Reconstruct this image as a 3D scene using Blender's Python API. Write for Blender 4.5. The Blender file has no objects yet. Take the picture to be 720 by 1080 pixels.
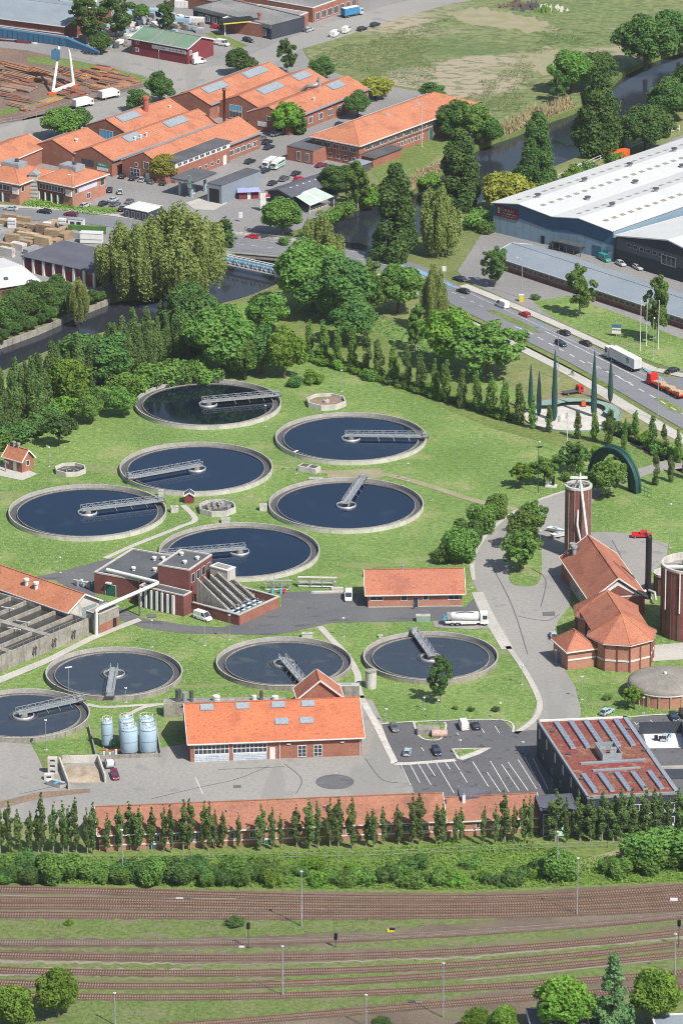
import bpy, bmesh, math, random
from mathutils import Vector, Matrix, noise as mnoise
from mathutils.geometry import tessellate_polygon
PI = math.pi; R = math.radians
sc = bpy.context.scene
col = sc.collection
# ---------------------------------------------------------------- camera
F_PX = 5540.0; PITCH = R(19.7); H = 466.9; DG = 1304.0
cam_d = bpy.data.cameras.new("camera"); cam = bpy.data.objects.new("camera", cam_d); col.objects.link(cam)
cam.location = (0, -DG, H); cam.rotation_euler = (PI/2 - PITCH, 0, 0)
cam_d.sensor_fit = 'VERTICAL'; cam_d.sensor_height = 24; cam_d.lens = F_PX/1080*24
cam_d.clip_start = 5; cam_d.clip_end = 20000
sc.camera = cam
# ---------------------------------------------------------------- light
SUN_EL = 50; SUN_DIR = Vector((0.64, -0.77))        # horizontal direction towards the sun
SUN_DIR.normalize()
w = bpy.data.worlds.new("World"); sc.world = w; w.use_nodes = True
nt = w.node_tree; nt.nodes.clear()
sky = nt.nodes.new('ShaderNodeTexSky'); sky.sky_type = 'NISHITA'; sky.sun_disc = False
sky.sun_elevation = R(SUN_EL); sky.sun_rotation = math.atan2(SUN_DIR.x, SUN_DIR.y)
sky.air_density = 1.3; sky.dust_density = 1.5; sky.ozone_density = 1.5
bg = nt.nodes.new('ShaderNodeBackground'); bg.inputs[1].default_value = 0.078
wo = nt.nodes.new('ShaderNodeOutputWorld')
nt.links.new(sky.outputs[0], bg.inputs[0]); nt.links.new(bg.outputs[0], wo.inputs[0])
sd = bpy.data.lights.new("sun", 'SUN'); sd.energy = 4.7; sd.angle = R(0.55); sd.color = (1.0, 0.95, 0.87)
sun = bpy.data.objects.new("sun", sd); col.objects.link(sun)
dv = Vector((SUN_DIR.x*math.cos(R(SUN_EL)), SUN_DIR.y*math.cos(R(SUN_EL)), math.sin(R(SUN_EL))))
sun.rotation_euler = dv.to_track_quat('Z', 'Y').to_euler(); sun.location = dv*300
sc.view_settings.view_transform = 'Standard'; sc.view_settings.look = 'None'
sc.view_settings.exposure = 0.4; sc.view_settings.gamma = 1.0
sc.render.engine = 'CYCLES'
sc.cycles.pixel_filter_type = 'BLACKMAN_HARRIS'; sc.cycles.filter_width = 1.05
sc.cycles.max_bounces = 5; sc.cycles.transparent_max_bounces = 4; sc.cycles.diffuse_bounces = 2
sc.cycles.glossy_bounces = 2; sc.cycles.caustics_reflective = False; sc.cycles.caustics_refractive = False
rnd = random.Random(7)
# ---------------------------------------------------------------- ground position seen at a place in the frame
SP, CP = math.sin(PITCH), math.cos(PITCH)
def G(px, py, z=0.0):
    a = (px-360)/F_PX; b = -(py-540)/F_PX
    d = Vector((a, CP + b*SP, -SP + b*CP))
    t = (z-H)/d.z
    return Vector((d.x*t, -DG + d.y*t, z))
# ---------------------------------------------------------------- materials
MATS = {}
def mat(name, base, base2=None, rough=0.85, sc1=0.15, sc2=2.5, fine=0.25, metal=0.0, spec=0.3, bump=0.0, obj=False, per_obj=0.0, trans=0.0, contrast=1.0):
    if name in MATS: return MATS[name]
    m = bpy.data.materials.new(name); m.use_nodes = True; nt = m.node_tree; N = nt.nodes; L = nt.links
    b = N['Principled BSDF']; out = N['Material Output']
    base2 = base2 or tuple(c*0.82 for c in base)
    pos = N.new('ShaderNodeTexCoord') if obj else N.new('ShaderNodeNewGeometry')
    src = pos.outputs['Object'] if obj else pos.outputs['Position']
    n1 = N.new('ShaderNodeTexNoise'); n1.inputs['Scale'].default_value = sc1; n1.inputs['Detail'].default_value = 5
    n2 = N.new('ShaderNodeTexNoise'); n2.inputs['Scale'].default_value = sc2; n2.inputs['Detail'].default_value = 3
    L.new(src, n1.inputs['Vector']); L.new(src, n2.inputs['Vector'])
    mr = N.new('ShaderNodeMapRange'); k = 0.18/contrast
    mr.inputs['From Min'].default_value = 0.5-k; mr.inputs['From Max'].default_value = 0.5+k
    L.new(n1.outputs['Fac'], mr.inputs['Value'])
    mx = N.new('ShaderNodeMix'); mx.data_type = 'RGBA'
    mx.inputs[6].default_value = (*base, 1); mx.inputs[7].default_value = (*base2, 1)
    L.new(mr.outputs[0], mx.inputs[0])
    mr2 = N.new('ShaderNodeMapRange'); mr2.inputs['From Min'].default_value = .3; mr2.inputs['From Max'].default_value = .7
    mr2.inputs['To Min'].default_value = 1-fine; mr2.inputs['To Max'].default_value = 1+fine
    L.new(n2.outputs['Fac'], mr2.inputs['Value'])
    hs = N.new('ShaderNodeHueSaturation'); L.new(mx.outputs[2], hs.inputs['Color'])
    if per_obj:
        oi = N.new('ShaderNodeObjectInfo')
        m3 = N.new('ShaderNodeMapRange'); m3.inputs['To Min'].default_value = 1-per_obj; m3.inputs['To Max'].default_value = 1+per_obj
        L.new(oi.outputs['Random'], m3.inputs['Value'])
        mu = N.new('ShaderNodeMath'); mu.operation = 'MULTIPLY'; L.new(m3.outputs[0], mu.inputs[0]); L.new(mr2.outputs[0], mu.inputs[1])
        L.new(mu.outputs[0], hs.inputs['Value'])
        m4 = N.new('ShaderNodeMapRange'); m4.inputs['To Min'].default_value = 0.5-per_obj*0.07; m4.inputs['To Max'].default_value = 0.5+per_obj*0.07
        L.new(oi.outputs['Random'], m4.inputs['Value']); L.new(m4.outputs[0], hs.inputs['Hue'])
    else:
        L.new(mr2.outputs[0], hs.inputs['Value'])
    L.new(hs.outputs[0], b.inputs['Base Color'])
    b.inputs['Roughness'].default_value = rough; b.inputs['Metallic'].default_value = metal
    b.inputs['Specular IOR Level'].default_value = spec
    if bump:
        bp = N.new('ShaderNodeBump'); bp.inputs['Strength'].default_value = bump; bp.inputs['Distance'].default_value = 0.3
        L.new(n2.outputs['Fac'], bp.inputs['Height']); L.new(bp.outputs[0], b.inputs['Normal'])
    if trans:
        tr = N.new('ShaderNodeBsdfTranslucent'); L.new(hs.outputs[0], tr.inputs['Color'])
        ms = N.new('ShaderNodeMixShader'); ms.inputs[0].default_value = trans
        L.new(b.outputs[0], ms.inputs[1]); L.new(tr.outputs[0], ms.inputs[2]); L.new(ms.outputs[0], out.inputs['Surface'])
    m['nodes_hs'] = hs.name
    MATS[name] = m
    return m
def nodes_of(m):
    return m.node_tree.nodes, m.node_tree.links, m.node_tree.nodes['Principled BSDF'], m.node_tree.nodes[m['nodes_hs']]
def add_layer(m, kind, scale, thr, width, color, vec=None, detail=3, strength=1.0, stretch=None, rot=0):
    """a second colour of the material itself, where a noise / voronoi of its own passes a threshold"""
    N, L, b, hs = nodes_of(m)
    g = N.new('ShaderNodeNewGeometry'); src = g.outputs['Position']
    if stretch or rot:
        mp = N.new('ShaderNodeMapping'); L.new(src, mp.inputs['Vector'])
        mp.inputs['Rotation'].default_value = (0, 0, rot)
        if stretch: mp.inputs['Scale'].default_value = stretch
        src = mp.outputs[0]
    if kind == 'noise':
        t = N.new('ShaderNodeTexNoise'); t.inputs['Scale'].default_value = scale; t.inputs['Detail'].default_value = detail; o = t.outputs['Fac']
    else:
        t = N.new('ShaderNodeTexVoronoi'); t.inputs['Scale'].default_value = scale; o = t.outputs['Distance']
    L.new(src, t.inputs['Vector'])
    r = N.new('ShaderNodeMapRange'); r.inputs['From Min'].default_value = thr; r.inputs['From Max'].default_value = thr+width
    r.inputs['To Max'].default_value = strength
    L.new(o, r.inputs['Value'])
    cur = b.inputs['Base Color'].links[0].from_socket
    mx = N.new('ShaderNodeMix'); mx.data_type = 'RGBA'; L.new(r.outputs[0], mx.inputs[0])
    L.new(cur, mx.inputs[6]); mx.inputs[7].default_value = (*color, 1); L.new(mx.outputs[2], b.inputs['Base Color'])
    return m
def stripes(m, scale, axis_obj, color, amount=0.5, duty=0.5):
    """courses of tiles / ribs along one object axis"""
    N, L, b, hs = nodes_of(m)
    tc = N.new('ShaderNodeTexCoord'); sp = N.new('ShaderNodeSeparateXYZ'); L.new(tc.outputs['Object'], sp.inputs[0])
    mu = N.new('ShaderNodeMath'); mu.operation = 'MULTIPLY'; mu.inputs[1].default_value = scale; L.new(sp.outputs[axis_obj], mu.inputs[0])
    fr = N.new('ShaderNodeMath'); fr.operation = 'FRACT'; L.new(mu.outputs[0], fr.inputs[0])
    gt = N.new('ShaderNodeMath'); gt.operation = 'GREATER_THAN'; gt.inputs[1].default_value = duty; L.new(fr.outputs[0], gt.inputs[0])
    ml = N.new('ShaderNodeMath'); ml.operation = 'MULTIPLY'; ml.inputs[1].default_value = amount; L.new(gt.outputs[0], ml.inputs[0])
    cur = b.inputs['Base Color'].links[0].from_socket
    mx = N.new('ShaderNodeMix'); mx.data_type = 'RGBA'; L.new(ml.outputs[0], mx.inputs[0])
    L.new(cur, mx.inputs[6]); mx.inputs[7].default_value = (*color, 1); L.new(mx.outputs[2], b.inputs['Base Color'])
    return m
M = {}
M['grass'] = mat('rough_grass', (.11,.15,.042), (.19,.20,.085), sc1=.03, sc2=1.1, fine=.3, bump=.3)
M['lawn'] = mat('lawn_grass', (.11,.19,.038), (.16,.245,.06), sc1=.035, sc2=.8, fine=.28, bump=.3, contrast=1.3)
add_layer(M['lawn'], 'noise', .07, .56, .10, (.25,.26,.11), detail=5, strength=.6)
add_layer(M['lawn'], 'noise', 2.6, .63, .03, (.62,.64,.5), detail=2, strength=.6)
add_layer(M['lawn'], 'noise', .35, .66, .06, (.36,.38,.24), detail=6, strength=.5)
M['verge'] = mat('verge_grass', (.115,.165,.038), (.16,.20,.062), sc1=.06, sc2=.9, fine=.3, bump=.3)
M['dry'] = mat('dry_grass', (.24,.235,.11), (.15,.19,.06), sc1=.06, sc2=1.2, fine=.22, bump=.3)
M['meadow'] = mat('meadow_grass', (.13,.18,.062), (.20,.205,.095), sc1=.02, sc2=.5, fine=.28, bump=.4, contrast=1.3)
add_layer(M['meadow'], 'noise', .024, .55, .08, (.10,.145,.05), detail=6, strength=.8)
add_layer(M['meadow'], 'noise', .018, .53, .06, (.34,.29,.215), detail=8, strength=.9, stretch=(.6,1,1))
M['track_grass'] = mat('track_grass', (.11,.16,.042), (.15,.175,.065), sc1=.08, sc2=1.1, fine=.3, bump=.3)
add_layer(M['track_grass'], 'noise', .35, .58, .05, (.19,.16,.115), detail=8, strength=.7, stretch=(.4,1,1))
add_layer(M['meadow'], 'noise', .35, .52, .06, (.075,.115,.04), detail=8, strength=.6, stretch=(.6,1,1))
add_layer(M['meadow'], 'noise', .9, .6, .05, (.30,.28,.17), detail=4, strength=.5)
add_layer(M['dry'], 'noise', .6, .55, .06, (.09,.12,.04), detail=6, strength=.5)
M['path'] = mat('path_gravel', (.30,.27,.19), (.24,.23,.12), sc1=.2, sc2=2, fine=.2)
M['asphalt'] = mat('asphalt_dark', (.105,.108,.118), (.135,.137,.142), sc1=.05, sc2=1.5, fine=.12)
add_layer(M['asphalt'], 'noise', .25, .62, .04, (.17,.165,.16), detail=8, strength=.5)
M['asphalt_old'] = mat('asphalt_grey', (.25,.243,.23), (.30,.288,.27), sc1=.03, sc2=1.2, fine=.1)
add_layer(M['asphalt_old'], 'noise', .12, .6, .06, (.19,.19,.195), detail=8, strength=.6)
M['asphalt_lot'] = mat('asphalt_parking', (.10,.10,.108), (.13,.13,.137), sc1=.06, sc2=1.5, fine=.12)
M['road'] = mat('road_asphalt', (.165,.17,.19), (.20,.205,.22), sc1=.02, sc2=1.0, fine=.08, contrast=1.2)
add_layer(M['road'], 'noise', .2, .58, .1, (.13,.13,.145), detail=6, strength=.5, stretch=(.25,1,1), rot=R(20))
M['yard'] = mat('industrial_yard', (.205,.20,.20), (.26,.255,.25), sc1=.03, sc2=.9, fine=.12)
M['concrete'] = mat('concrete', (.46,.45,.41), (.36,.35,.32), sc1=.25, sc2=2.5, fine=.12)
M['conc_old'] = mat('weathered_concrete', (.34,.32,.28), (.22,.205,.185), sc1=.3, sc2=1.8, fine=.2)
add_layer(M['conc_old'], 'noise', 1.2, .55, .1, (.14,.125,.11), detail=5, strength=.6, stretch=(1,1,.12))
M['conc_white'] = mat('pale_concrete', (.56,.54,.50), (.44,.42,.39), sc1=.3, sc2=2.5, fine=.1)
add_layer(M['conc_white'], 'noise', .9, .56, .1, (.33,.30,.26), detail=5, strength=.55, stretch=(1,1,.3))
M['paving'] = mat('paving', (.47,.45,.41), (.38,.37,.34), sc1=.1, sc2=1.5, fine=.12)
M['white'] = mat('white_paint', (.70,.70,.69), (.60,.60,.60), sc1=.4, sc2=2, fine=.05, rough=.55)
M['marking'] = mat('road_marking', (.62,.62,.61), (.42,.42,.42), sc1=.6, sc2=4, fine=.15)
M['brick'] = mat('red_brick', (.33,.145,.10), (.265,.11,.08), sc1=.35, sc2=3.5, fine=.22)
M['brick_pale'] = mat('salmon_brick', (.43,.215,.15), (.36,.165,.12), sc1=.35, sc2=3.5, fine=.2)
M['brick_dark'] = mat('maroon_brick', (.20,.075,.066), (.165,.06,.055), sc1=.35, sc2=3.5, fine=.2)
def tiles(name, a, b, obj_axis=2):
    m = mat(name, a, b, sc1=.12, sc2=2.2, fine=.13, rough=.8)
    add_layer(m, 'noise', 1.3, .57, .08, tuple(c*.5 for c in a), detail=8, strength=.5)
    add_layer(m, 'noise', .22, .55, .1, tuple(c*.72 for c in b), detail=6, strength=.55)
    add_layer(m, 'noise', 2.2, .62, .05, tuple(min(.8, c*1.35+.03) for c in a), detail=4, strength=.4)
    return m
M['tile'] = tiles('orange_tiles', (.465,.19,.105), (.40,.155,.09))
M['tile_new'] = tiles('bright_orange_tiles', (.52,.165,.08), (.45,.14,.07))
M['tile_old'] = tiles('weathered_tiles', (.35,.155,.10), (.27,.12,.08))
M['tile_red'] = tiles('red_tiles', (.42,.165,.10), (.35,.13,.085))
for k in ('tile','tile_new','tile_old','tile_red'):
    N, L, b, hs = nodes_of(M[k])
    g = N.new('ShaderNodeNewGeometry'); sp = N.new('ShaderNodeSeparateXYZ'); L.new(g.outputs['Position'], sp.inputs[0])
    mu = N.new('ShaderNodeMath'); mu.operation = 'MULTIPLY'; mu.inputs[1].default_value = 3.4; L.new(sp.outputs[2], mu.inputs[0])
    fr = N.new('ShaderNodeMath'); fr.operation = 'FRACT'; L.new(mu.outputs[0], fr.inputs[0])
    bp = N.new('ShaderNodeBump'); bp.inputs['Strength'].default_value = .5; bp.inputs['Distance'].default_value = .1
    L.new(fr.outputs[0], bp.inputs['Height']); L.new(bp.outputs[0], b.inputs['Normal'])
M['sedum'] = mat('sedum_roof', (.21,.045,.042), (.20,.085,.06), sc1=.12, sc2=1.6, fine=.35, contrast=1.3)
add_layer(M['sedum'], 'noise', .5, .56, .08, (.27,.17,.10), detail=6, strength=.7)
M['roof_dark'] = mat('bitumen_roof', (.075,.08,.092), (.11,.115,.125), sc1=.15, sc2=2, fine=.15)
M['roof_slate'] = mat('slate_roof', (.085,.09,.115), (.11,.115,.14), sc1=.15, sc2=2, fine=.15)
M['roof_grey'] = mat('fibre_cement_roof', (.20,.24,.285), (.25,.285,.32), sc1=.1, sc2=2, fine=.1)
M['roof_old'] = mat('old_grey_roof', (.26,.25,.245), (.18,.18,.18), sc1=.08, sc2=1.5, fine=.2, contrast=1.3)
M['roof_white'] = mat('white_metal_roof', (.56,.57,.57), (.49,.50,.51), sc1=.05, sc2=1, fine=.05)
stripes(M['roof_white'], .5, 1, (.5,.52,.53), .5, .88)
M['roof_green'] = mat('green_metal_roof', (.12,.205,.14), (.16,.25,.175), sc1=.1, sc2=2, fine=.1)
M['clad_blue'] = mat('blue_grey_cladding', (.20,.30,.38), (.24,.34,.42), sc1=.1, sc2=2, fine=.08)
stripes(M['clad_blue'], .33, 0, (.14,.22,.3), .35, .8)
M['clad_navy'] = mat('navy_cladding', (.045,.105,.19), (.055,.12,.21), sc1=.1, sc2=2, fine=.08)
M['clad_dark'] = mat('dark_cladding', (.035,.042,.06), (.05,.058,.075), sc1=.1, sc2=2, fine=.1)
M['red_wall'] = mat('dark_red_boards', (.21,.04,.05), (.17,.034,.045), sc1=.2, sc2=3, fine=.12)
M['rust_clad'] = mat('red_brown_cladding', (.25,.10,.085), (.175,.065,.06), sc1=.5, sc2=2, fine=.2, rough=.5)
M['glass'] = mat('window_glass', (.03,.04,.055), (.05,.06,.08), rough=.08, spec=.6, sc1=.8, sc2=3, fine=.3)
M['glass_sky'] = mat('skylight_glass', (.30,.34,.37), (.25,.29,.32), rough=.2, spec=.6, sc1=.8, sc2=3, fine=.2)
M['solar'] = mat('rooflight_glass_blue', (.16,.22,.32), (.22,.29,.40), rough=.2, spec=.6, sc1=.8, sc2=3, fine=.2)
M['metal'] = mat('galvanised_steel', (.44,.46,.48), (.34,.36,.38), rough=.5, metal=.4, sc1=.8, sc2=4, fine=.15)
M['metal_dark'] = mat('dark_steel', (.10,.10,.105), (.07,.07,.075), rough=.5, sc1=.8, sc2=4, fine=.15)
M['steel_blue'] = mat('blue_steel', (.045,.13,.24), (.06,.16,.28), rough=.5, sc1=.4, sc2=3, fine=.12)
M['pipe_blue'] = mat('blue_pipe', (.08,.33,.55), (.10,.38,.60), rough=.4, sc1=.4, sc2=3, fine=.1)
M['silo_blue'] = mat('pale_blue_silo', (.30,.42,.52), (.36,.48,.57), rough=.4, sc1=.4, sc2=3, fine=.06)
M['arch_green'] = mat('arch_dark_green', (.014,.062,.058), (.02,.08,.075), rough=.5, sc1=.4, sc2=3, fine=.15)
M['cone_green'] = mat('cone_dark_green', (.020,.060,.058), (.028,.075,.07), rough=.6, sc1=.6, sc2=3, fine=.2)
M['canopy_green'] = mat('pale_green_canopy', (.20,.30,.26), (.25,.35,.30), rough=.5, sc1=.3, sc2=2, fine=.1)
M['black'] = mat('black_paint', (.018,.018,.02), rough=.5, sc1=.5, sc2=3, fine=.2)
M['orange'] = mat('orange_paint', (.70,.14,.03), rough=.5, sc1=.5, sc2=3, fine=.1)
M['red_paint'] = mat('red_paint', (.62,.03,.025), rough=.4, sc1=.5, sc2=3, fine=.1)
M['yellow'] = mat('yellow_paint', (.70,.58,.06), rough=.5)
M['green_paint'] = mat('green_paint', (.03,.30,.17), rough=.5)
M['teal_door'] = mat('teal_door_paint', (.03,.14,.12), rough=.5)
M['ballast'] = mat('brown_ballast', (.18,.145,.11), (.115,.088,.066), sc1=.06, sc2=3, fine=.3, contrast=1.2)
add_layer(M['ballast'], 'noise', .12, .53, .06, (.14,.155,.065), detail=8, strength=.75, stretch=(.35,1,1))
M['ballast_pale'] = mat('pale_ballast', (.28,.245,.20), (.20,.175,.14), sc1=.1, sc2=3, fine=.25)
add_layer(M['ballast_pale'], 'noise', .15, .57, .06, (.18,.21,.085), detail=8, strength=.65, stretch=(.35,1,1))
M['sleeper'] = mat('sleeper_wood', (.22,.175,.14), (.30,.25,.20), sc1=.8, sc2=4, fine=.25)
M['rail'] = mat('rusty_rail', (.15,.07,.045), (.20,.105,.07), rough=.6, sc1=.5, sc2=4, fine=.2)
M['rail_bright'] = mat('used_rail', (.34,.29,.27), (.25,.19,.16), rough=.4, metal=.3, sc1=.5, sc2=4, fine=.2)
M['track_bed'] = mat('rusty_track_bed', (.085,.052,.038), (.13,.088,.064), sc1=.15, sc2=3, fine=.3)
M['rim_top'] = mat('stained_rim', (.33,.315,.29), (.42,.40,.37), sc1=.4, sc2=2.5, fine=.2)
M['soil'] = mat('brown_soil', (.20,.145,.11), (.27,.19,.13), sc1=.08, sc2=1.5, fine=.25)
add_layer(M['soil'], 'noise', .1, .56, .06, (.15,.16,.07), detail=6, strength=.6)
M['rust'] = mat('rusty_steel_plate', (.42,.17,.06), (.25,.12,.075), sc1=.4, sc2=2, fine=.2, per_obj=.25)
M['rust_grey'] = mat('mill_scale_steel', (.19,.155,.15), (.27,.17,.13), sc1=.4, sc2=2, fine=.2, per_obj=.3)
M['timber'] = mat('sawn_timber', (.40,.30,.19), (.31,.225,.14), sc1=.5, sc2=3, fine=.2, per_obj=.25)
M['sand'] = mat('damp_sand', (.40,.33,.25), (.30,.24,.18), sc1=.3, sc2=2, fine=.15)
M['reed'] = mat('dry_reed', (.42,.34,.20), (.33,.28,.15), sc1=.3, sc2=2, fine=.2)
M['sludge'] = mat('dark_sludge_water', (.035,.036,.034), (.055,.052,.045), rough=.2, sc1=.2, sc2=1.5, fine=.2, spec=.5)
M['bark'] = mat('bark', (.15,.115,.085), (.10,.08,.06), obj=True, sc1=1, sc2=5, fine=.2)
M['bark_pale'] = mat('pale_bark', (.32,.29,.25), (.22,.19,.16), obj=True, sc1=1, sc2=5, fine=.2)
def water_mat(name, c1, c2, rough, bump, scale, spec=.5):
    m = mat(name, c1, c2, rough=rough, sc1=.02, sc2=scale, fine=.06, spec=spec)
    N, L, b, hs = nodes_of(m)
    b.inputs['IOR'].default_value = 1.33
    g = N.new('ShaderNodeNewGeometry'); t = N.new('ShaderNodeTexNoise'); t.inputs['Scale'].default_value = scale; t.inputs['Detail'].default_value = 4
    L.new(g.outputs['Position'], t.inputs['Vector'])
    bp = N.new('ShaderNodeBump'); bp.inputs['Strength'].default_value = bump; bp.inputs['Distance'].default_value = .05
    L.new(t.outputs['Fac'], bp.inputs['Height']); L.new(bp.outputs[0], b.inputs['Normal'])
    return m
M['river'] = water_mat('river_water', (.020,.024,.034), (.027,.030,.040), .10, .5, .9)
M['tank_water'] = water_mat('clear_tank_water', (.003,.012,.037), (.005,.017,.045), .04, .05, .6)
M['tank_water0'] = water_mat('dark_tank_water', (.003,.006,.014), (.008,.013,.026), .06, .12, .25)
add_layer(M['tank_water'], 'noise', .12, .60, .1, (.014,.03,.06), detail=6, strength=.7)
M['tank_water2'] = water_mat('murky_tank_water', (.030,.042,.062), (.036,.048,.068), .05, .05, .6)
add_layer(M['tank_water2'], 'noise', .15, .56, .1, (.06,.072,.082), detail=7, strength=.8)
add_layer(M['asphalt_old'], 'noise', .06, .55, .03, (.22,.215,.205), detail=2, strength=.5, stretch=(1,.15,1), rot=R(35))
add_layer(M['asphalt_lot'], 'noise', .5, .62, .04, (.05,.05,.055), detail=4, strength=.7)
add_layer(M['asphalt'], 'noise', .3, .62, .03, (.07,.07,.075), detail=3, strength=.6, stretch=(.3,1,1), rot=R(-10))
add_layer(M['lawn'], 'noise', .5, .6, .05, (.085,.14,.03), detail=8, strength=.5)
add_layer(M['lawn'], 'noise', .05, .62, .03, (.25,.235,.13), detail=8, strength=.45, stretch=(.5,1.4,1), rot=R(20))
def leafmat(name, a, b, trans=.38, per=.22, sc1=.22):
    a = tuple(min(.3, c*k) for c, k in zip(a, (1.75,1.85,1.45))); b = tuple(min(.36, c*k) for c, k in zip(b, (1.7,1.75,1.4)))
    return mat(name, a, b, rough=.75, sc1=sc1, sc2=1.6, fine=.28, per_obj=per, trans=trans, spec=.2, contrast=1.3)
M['leaf_poplar'] = leafmat('leaves_poplar', (.065,.105,.040), (.10,.145,.055))
M['leaf_dark'] = leafmat('leaves_dark', (.050,.098,.034), (.078,.135,.044))
M['leaf_mid'] = leafmat('leaves_mid', (.075,.135,.036), (.11,.18,.05))
M['leaf_bright'] = leafmat('leaves_bright', (.09,.17,.028), (.13,.225,.04))
M['leaf_willow'] = leafmat('leaves_willow', (.135,.17,.058), (.18,.215,.08), per=.1)
M['leaf_yellow'] = leafmat('leaves_yellow', (.20,.26,.03), (.26,.31,.05))
M['leaf_conifer'] = leafmat('leaves_conifer', (.055,.10,.05), (.08,.13,.065), trans=.15)
# ---------------------------------------------------------------- mesh collector
class MB:
    def __init__(s): s.v = []; s.f = []; s.mi = []; s.mats = []; s.smooth = []
    def _m(s, m):
        if m not in s.mats: s.mats.append(m)
        return s.mats.index(m)
    def poly(s, pts, m, sm=False):
        i = len(s.v); s.v += [tuple(p) for p in pts]; s.f.append(tuple(range(i, i+len(pts)))); s.mi.append(s._m(m)); s.smooth.append(sm)
    def faces(s, vs, fs, m, sm=False):
        i = len(s.v); s.v += [tuple(p) for p in vs]; k = s._m(m)
        for f in fs: s.f.append(tuple(i+j for j in f)); s.mi.append(k); s.smooth.append(sm)
    def hexa(s, b4, t4, m, bottom=True):
        fs = [(4,5,6,7),(0,1,5,4),(1,2,6,5),(2,3,7,6),(3,0,4,7)]
        if bottom: fs.append((3,2,1,0))
        s.faces(list(b4)+list(t4), fs, m)
    def box(s, x0, y0, z0, x1, y1, z1, m):
        s.hexa([(x0,y0,z0),(x1,y0,z0),(x1,y1,z0),(x0,y1,z0)], [(x0,y0,z1),(x1,y0,z1),(x1,y1,z1),(x0,y1,z1)], m)
    def bar(s, a, b, w, h, m, up=Vector((0,0,1))):
        a = Vector(a); b = Vector(b); d = b-a
        if d.length < 1e-6: return
        d.normalize()
        if abs(d.dot(up)) > .98: up = Vector((1,0,0))
        sd = d.cross(up).normalized()*(w/2); u = sd.cross(d).normalized()*(h/2)
        s.hexa([a-sd-u, a+sd-u, b+sd-u, b-sd-u], [a-sd+u, a+sd+u, b+sd+u, b-sd+u], m)
    def tube(s, pts, r, m, n=8, caps=True, sm=True):
        pts = [Vector(p) for p in pts]; rr = r if isinstance(r, (list, tuple)) else [r]*len(pts)
        rings = []
        for i, p in enumerate(pts):
            d = (pts[min(i+1, len(pts)-1)] - pts[max(i-1, 0)]).normalized()
            up = Vector((0,0,1)) if abs(d.z) < .95 else Vector((1,0,0))
            a = d.cross(up).normalized(); b = a.cross(d).normalized()
            rings.append([p + (a*math.cos(t) + b*math.sin(t))*rr[i] for t in [2*PI*k/n for k in range(n)]])
        vs = [q for g in rings for q in g]; fs = []
        for i in range(len(pts)-1):
            for k in range(n):
                k2 = (k+1) % n; fs.append((i*n+k, (i+1)*n+k, (i+1)*n+k2, i*n+k2))
        s.faces(vs, fs, m, sm)
        if caps:
            s.poly(rings[0], m); s.poly(list(reversed(rings[-1])), m)
    def lathe(s, c, prof, m, n=32, sm=True, a0=0.0, a1=None):
        """prof: (radius, z) list around centre c"""
        c = Vector(c); full = a1 is None; a1 = 2*PI if full else a1
        cnt = n if full else n+1
        vs = []; fs = []
        for (r, z) in prof:
            for k in range(cnt):
                t = a0 + (a1-a0)*k/n; vs.append((c.x+r*math.cos(t), c.y+r*math.sin(t), c.z+z))
        for i in range(len(prof)-1):
            for k in range(n):
                k2 = (k+1) % cnt if full else k+1
                fs.append((i*cnt+k, i*cnt+k2, (i+1)*cnt+k2, (i+1)*cnt+k))
        s.faces(vs, fs, m, sm)
    def disc(s, c, r, m, n=48, sq=1):
        c = Vector(c); s.poly([(c.x+r*math.cos(2*PI*k/n), c.y+r*sq*math.sin(2*PI*k/n), c.z) for k in range(n)], m)
    def cyl(s, c, r, h, m, n=16, sm=True, r2=None):
        r2 = r if r2 is None else r2; c = Vector(c)
        s.lathe(c, [(r,0),(r2,h)], m, n, sm)
        s.disc(c+Vector((0,0,h)), r2, m, n)
    def mesh(s, name):
        me = bpy.data.meshes.new(name); me.from_pydata(s.v, [], s.f)
        for m in s.mats: me.materials.append(m)
        me.polygons.foreach_set('material_index', s.mi); me.polygons.foreach_set('use_smooth', s.smooth)
        me.update()
        if len(s.f) < 60000 and not getattr(s, 'nofix', False):
            bm = bmesh.new(); bm.from_mesh(me); bmesh.ops.recalc_face_normals(bm, faces=bm.faces); bm.to_mesh(me); bm.free()
        return me
    def build(s, name, parent=None, label=None):
        o = bpy.data.objects.new(name, s.mesh(name)); col.objects.link(o)
        if parent: o.parent = parent
        if label: o['label'] = label
        return o
def part(name, me, parent, loc=(0,0,0), rot=0, label=None):
    o = bpy.data.objects.new(name, me); col.objects.link(o); o.parent = parent; o.location = loc; o.rotation_euler = (0,0,rot)
    if label: o['label'] = label
    return o
def tag(o, label=None, cat=None, group=None, kind=None):
    if label: o['label'] = label
    if cat: o['category'] = cat
    if group: o['group'] = group
    if kind: o['kind'] = kind
    return o
def thing(name, label, cat, loc=(0,0,0), rot=0, group=None):
    o = bpy.data.objects.new(name, None); col.objects.link(o); o.empty_display_size = .5
    o.location = loc; o.rotation_euler = (0,0,rot)
    return tag(o, label, cat, group)
KIDS = {}
def copy_tree(root, loc, rot=0, scale=1.0, label=None, group=None, cat=None):
    if root.name not in KIDS:
        KIDS[root.name] = [o for o in col.objects if o.parent == root]
    def cp(o, par):
        c = o.copy(); col.objects.link(c); c.parent = par
        if o.name not in KIDS: KIDS[o.name] = [q for q in KIDS.get('*', col.objects) if q.parent == o]
        for k in KIDS[o.name]: cp(k, c)
        return c
    c = cp(root, None)
    c.location = loc; c.rotation_euler = (0,0,rot)
    c.scale = scale if isinstance(scale, (tuple, list)) else (scale,)*3
    return tag(c, label, cat, group)
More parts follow.
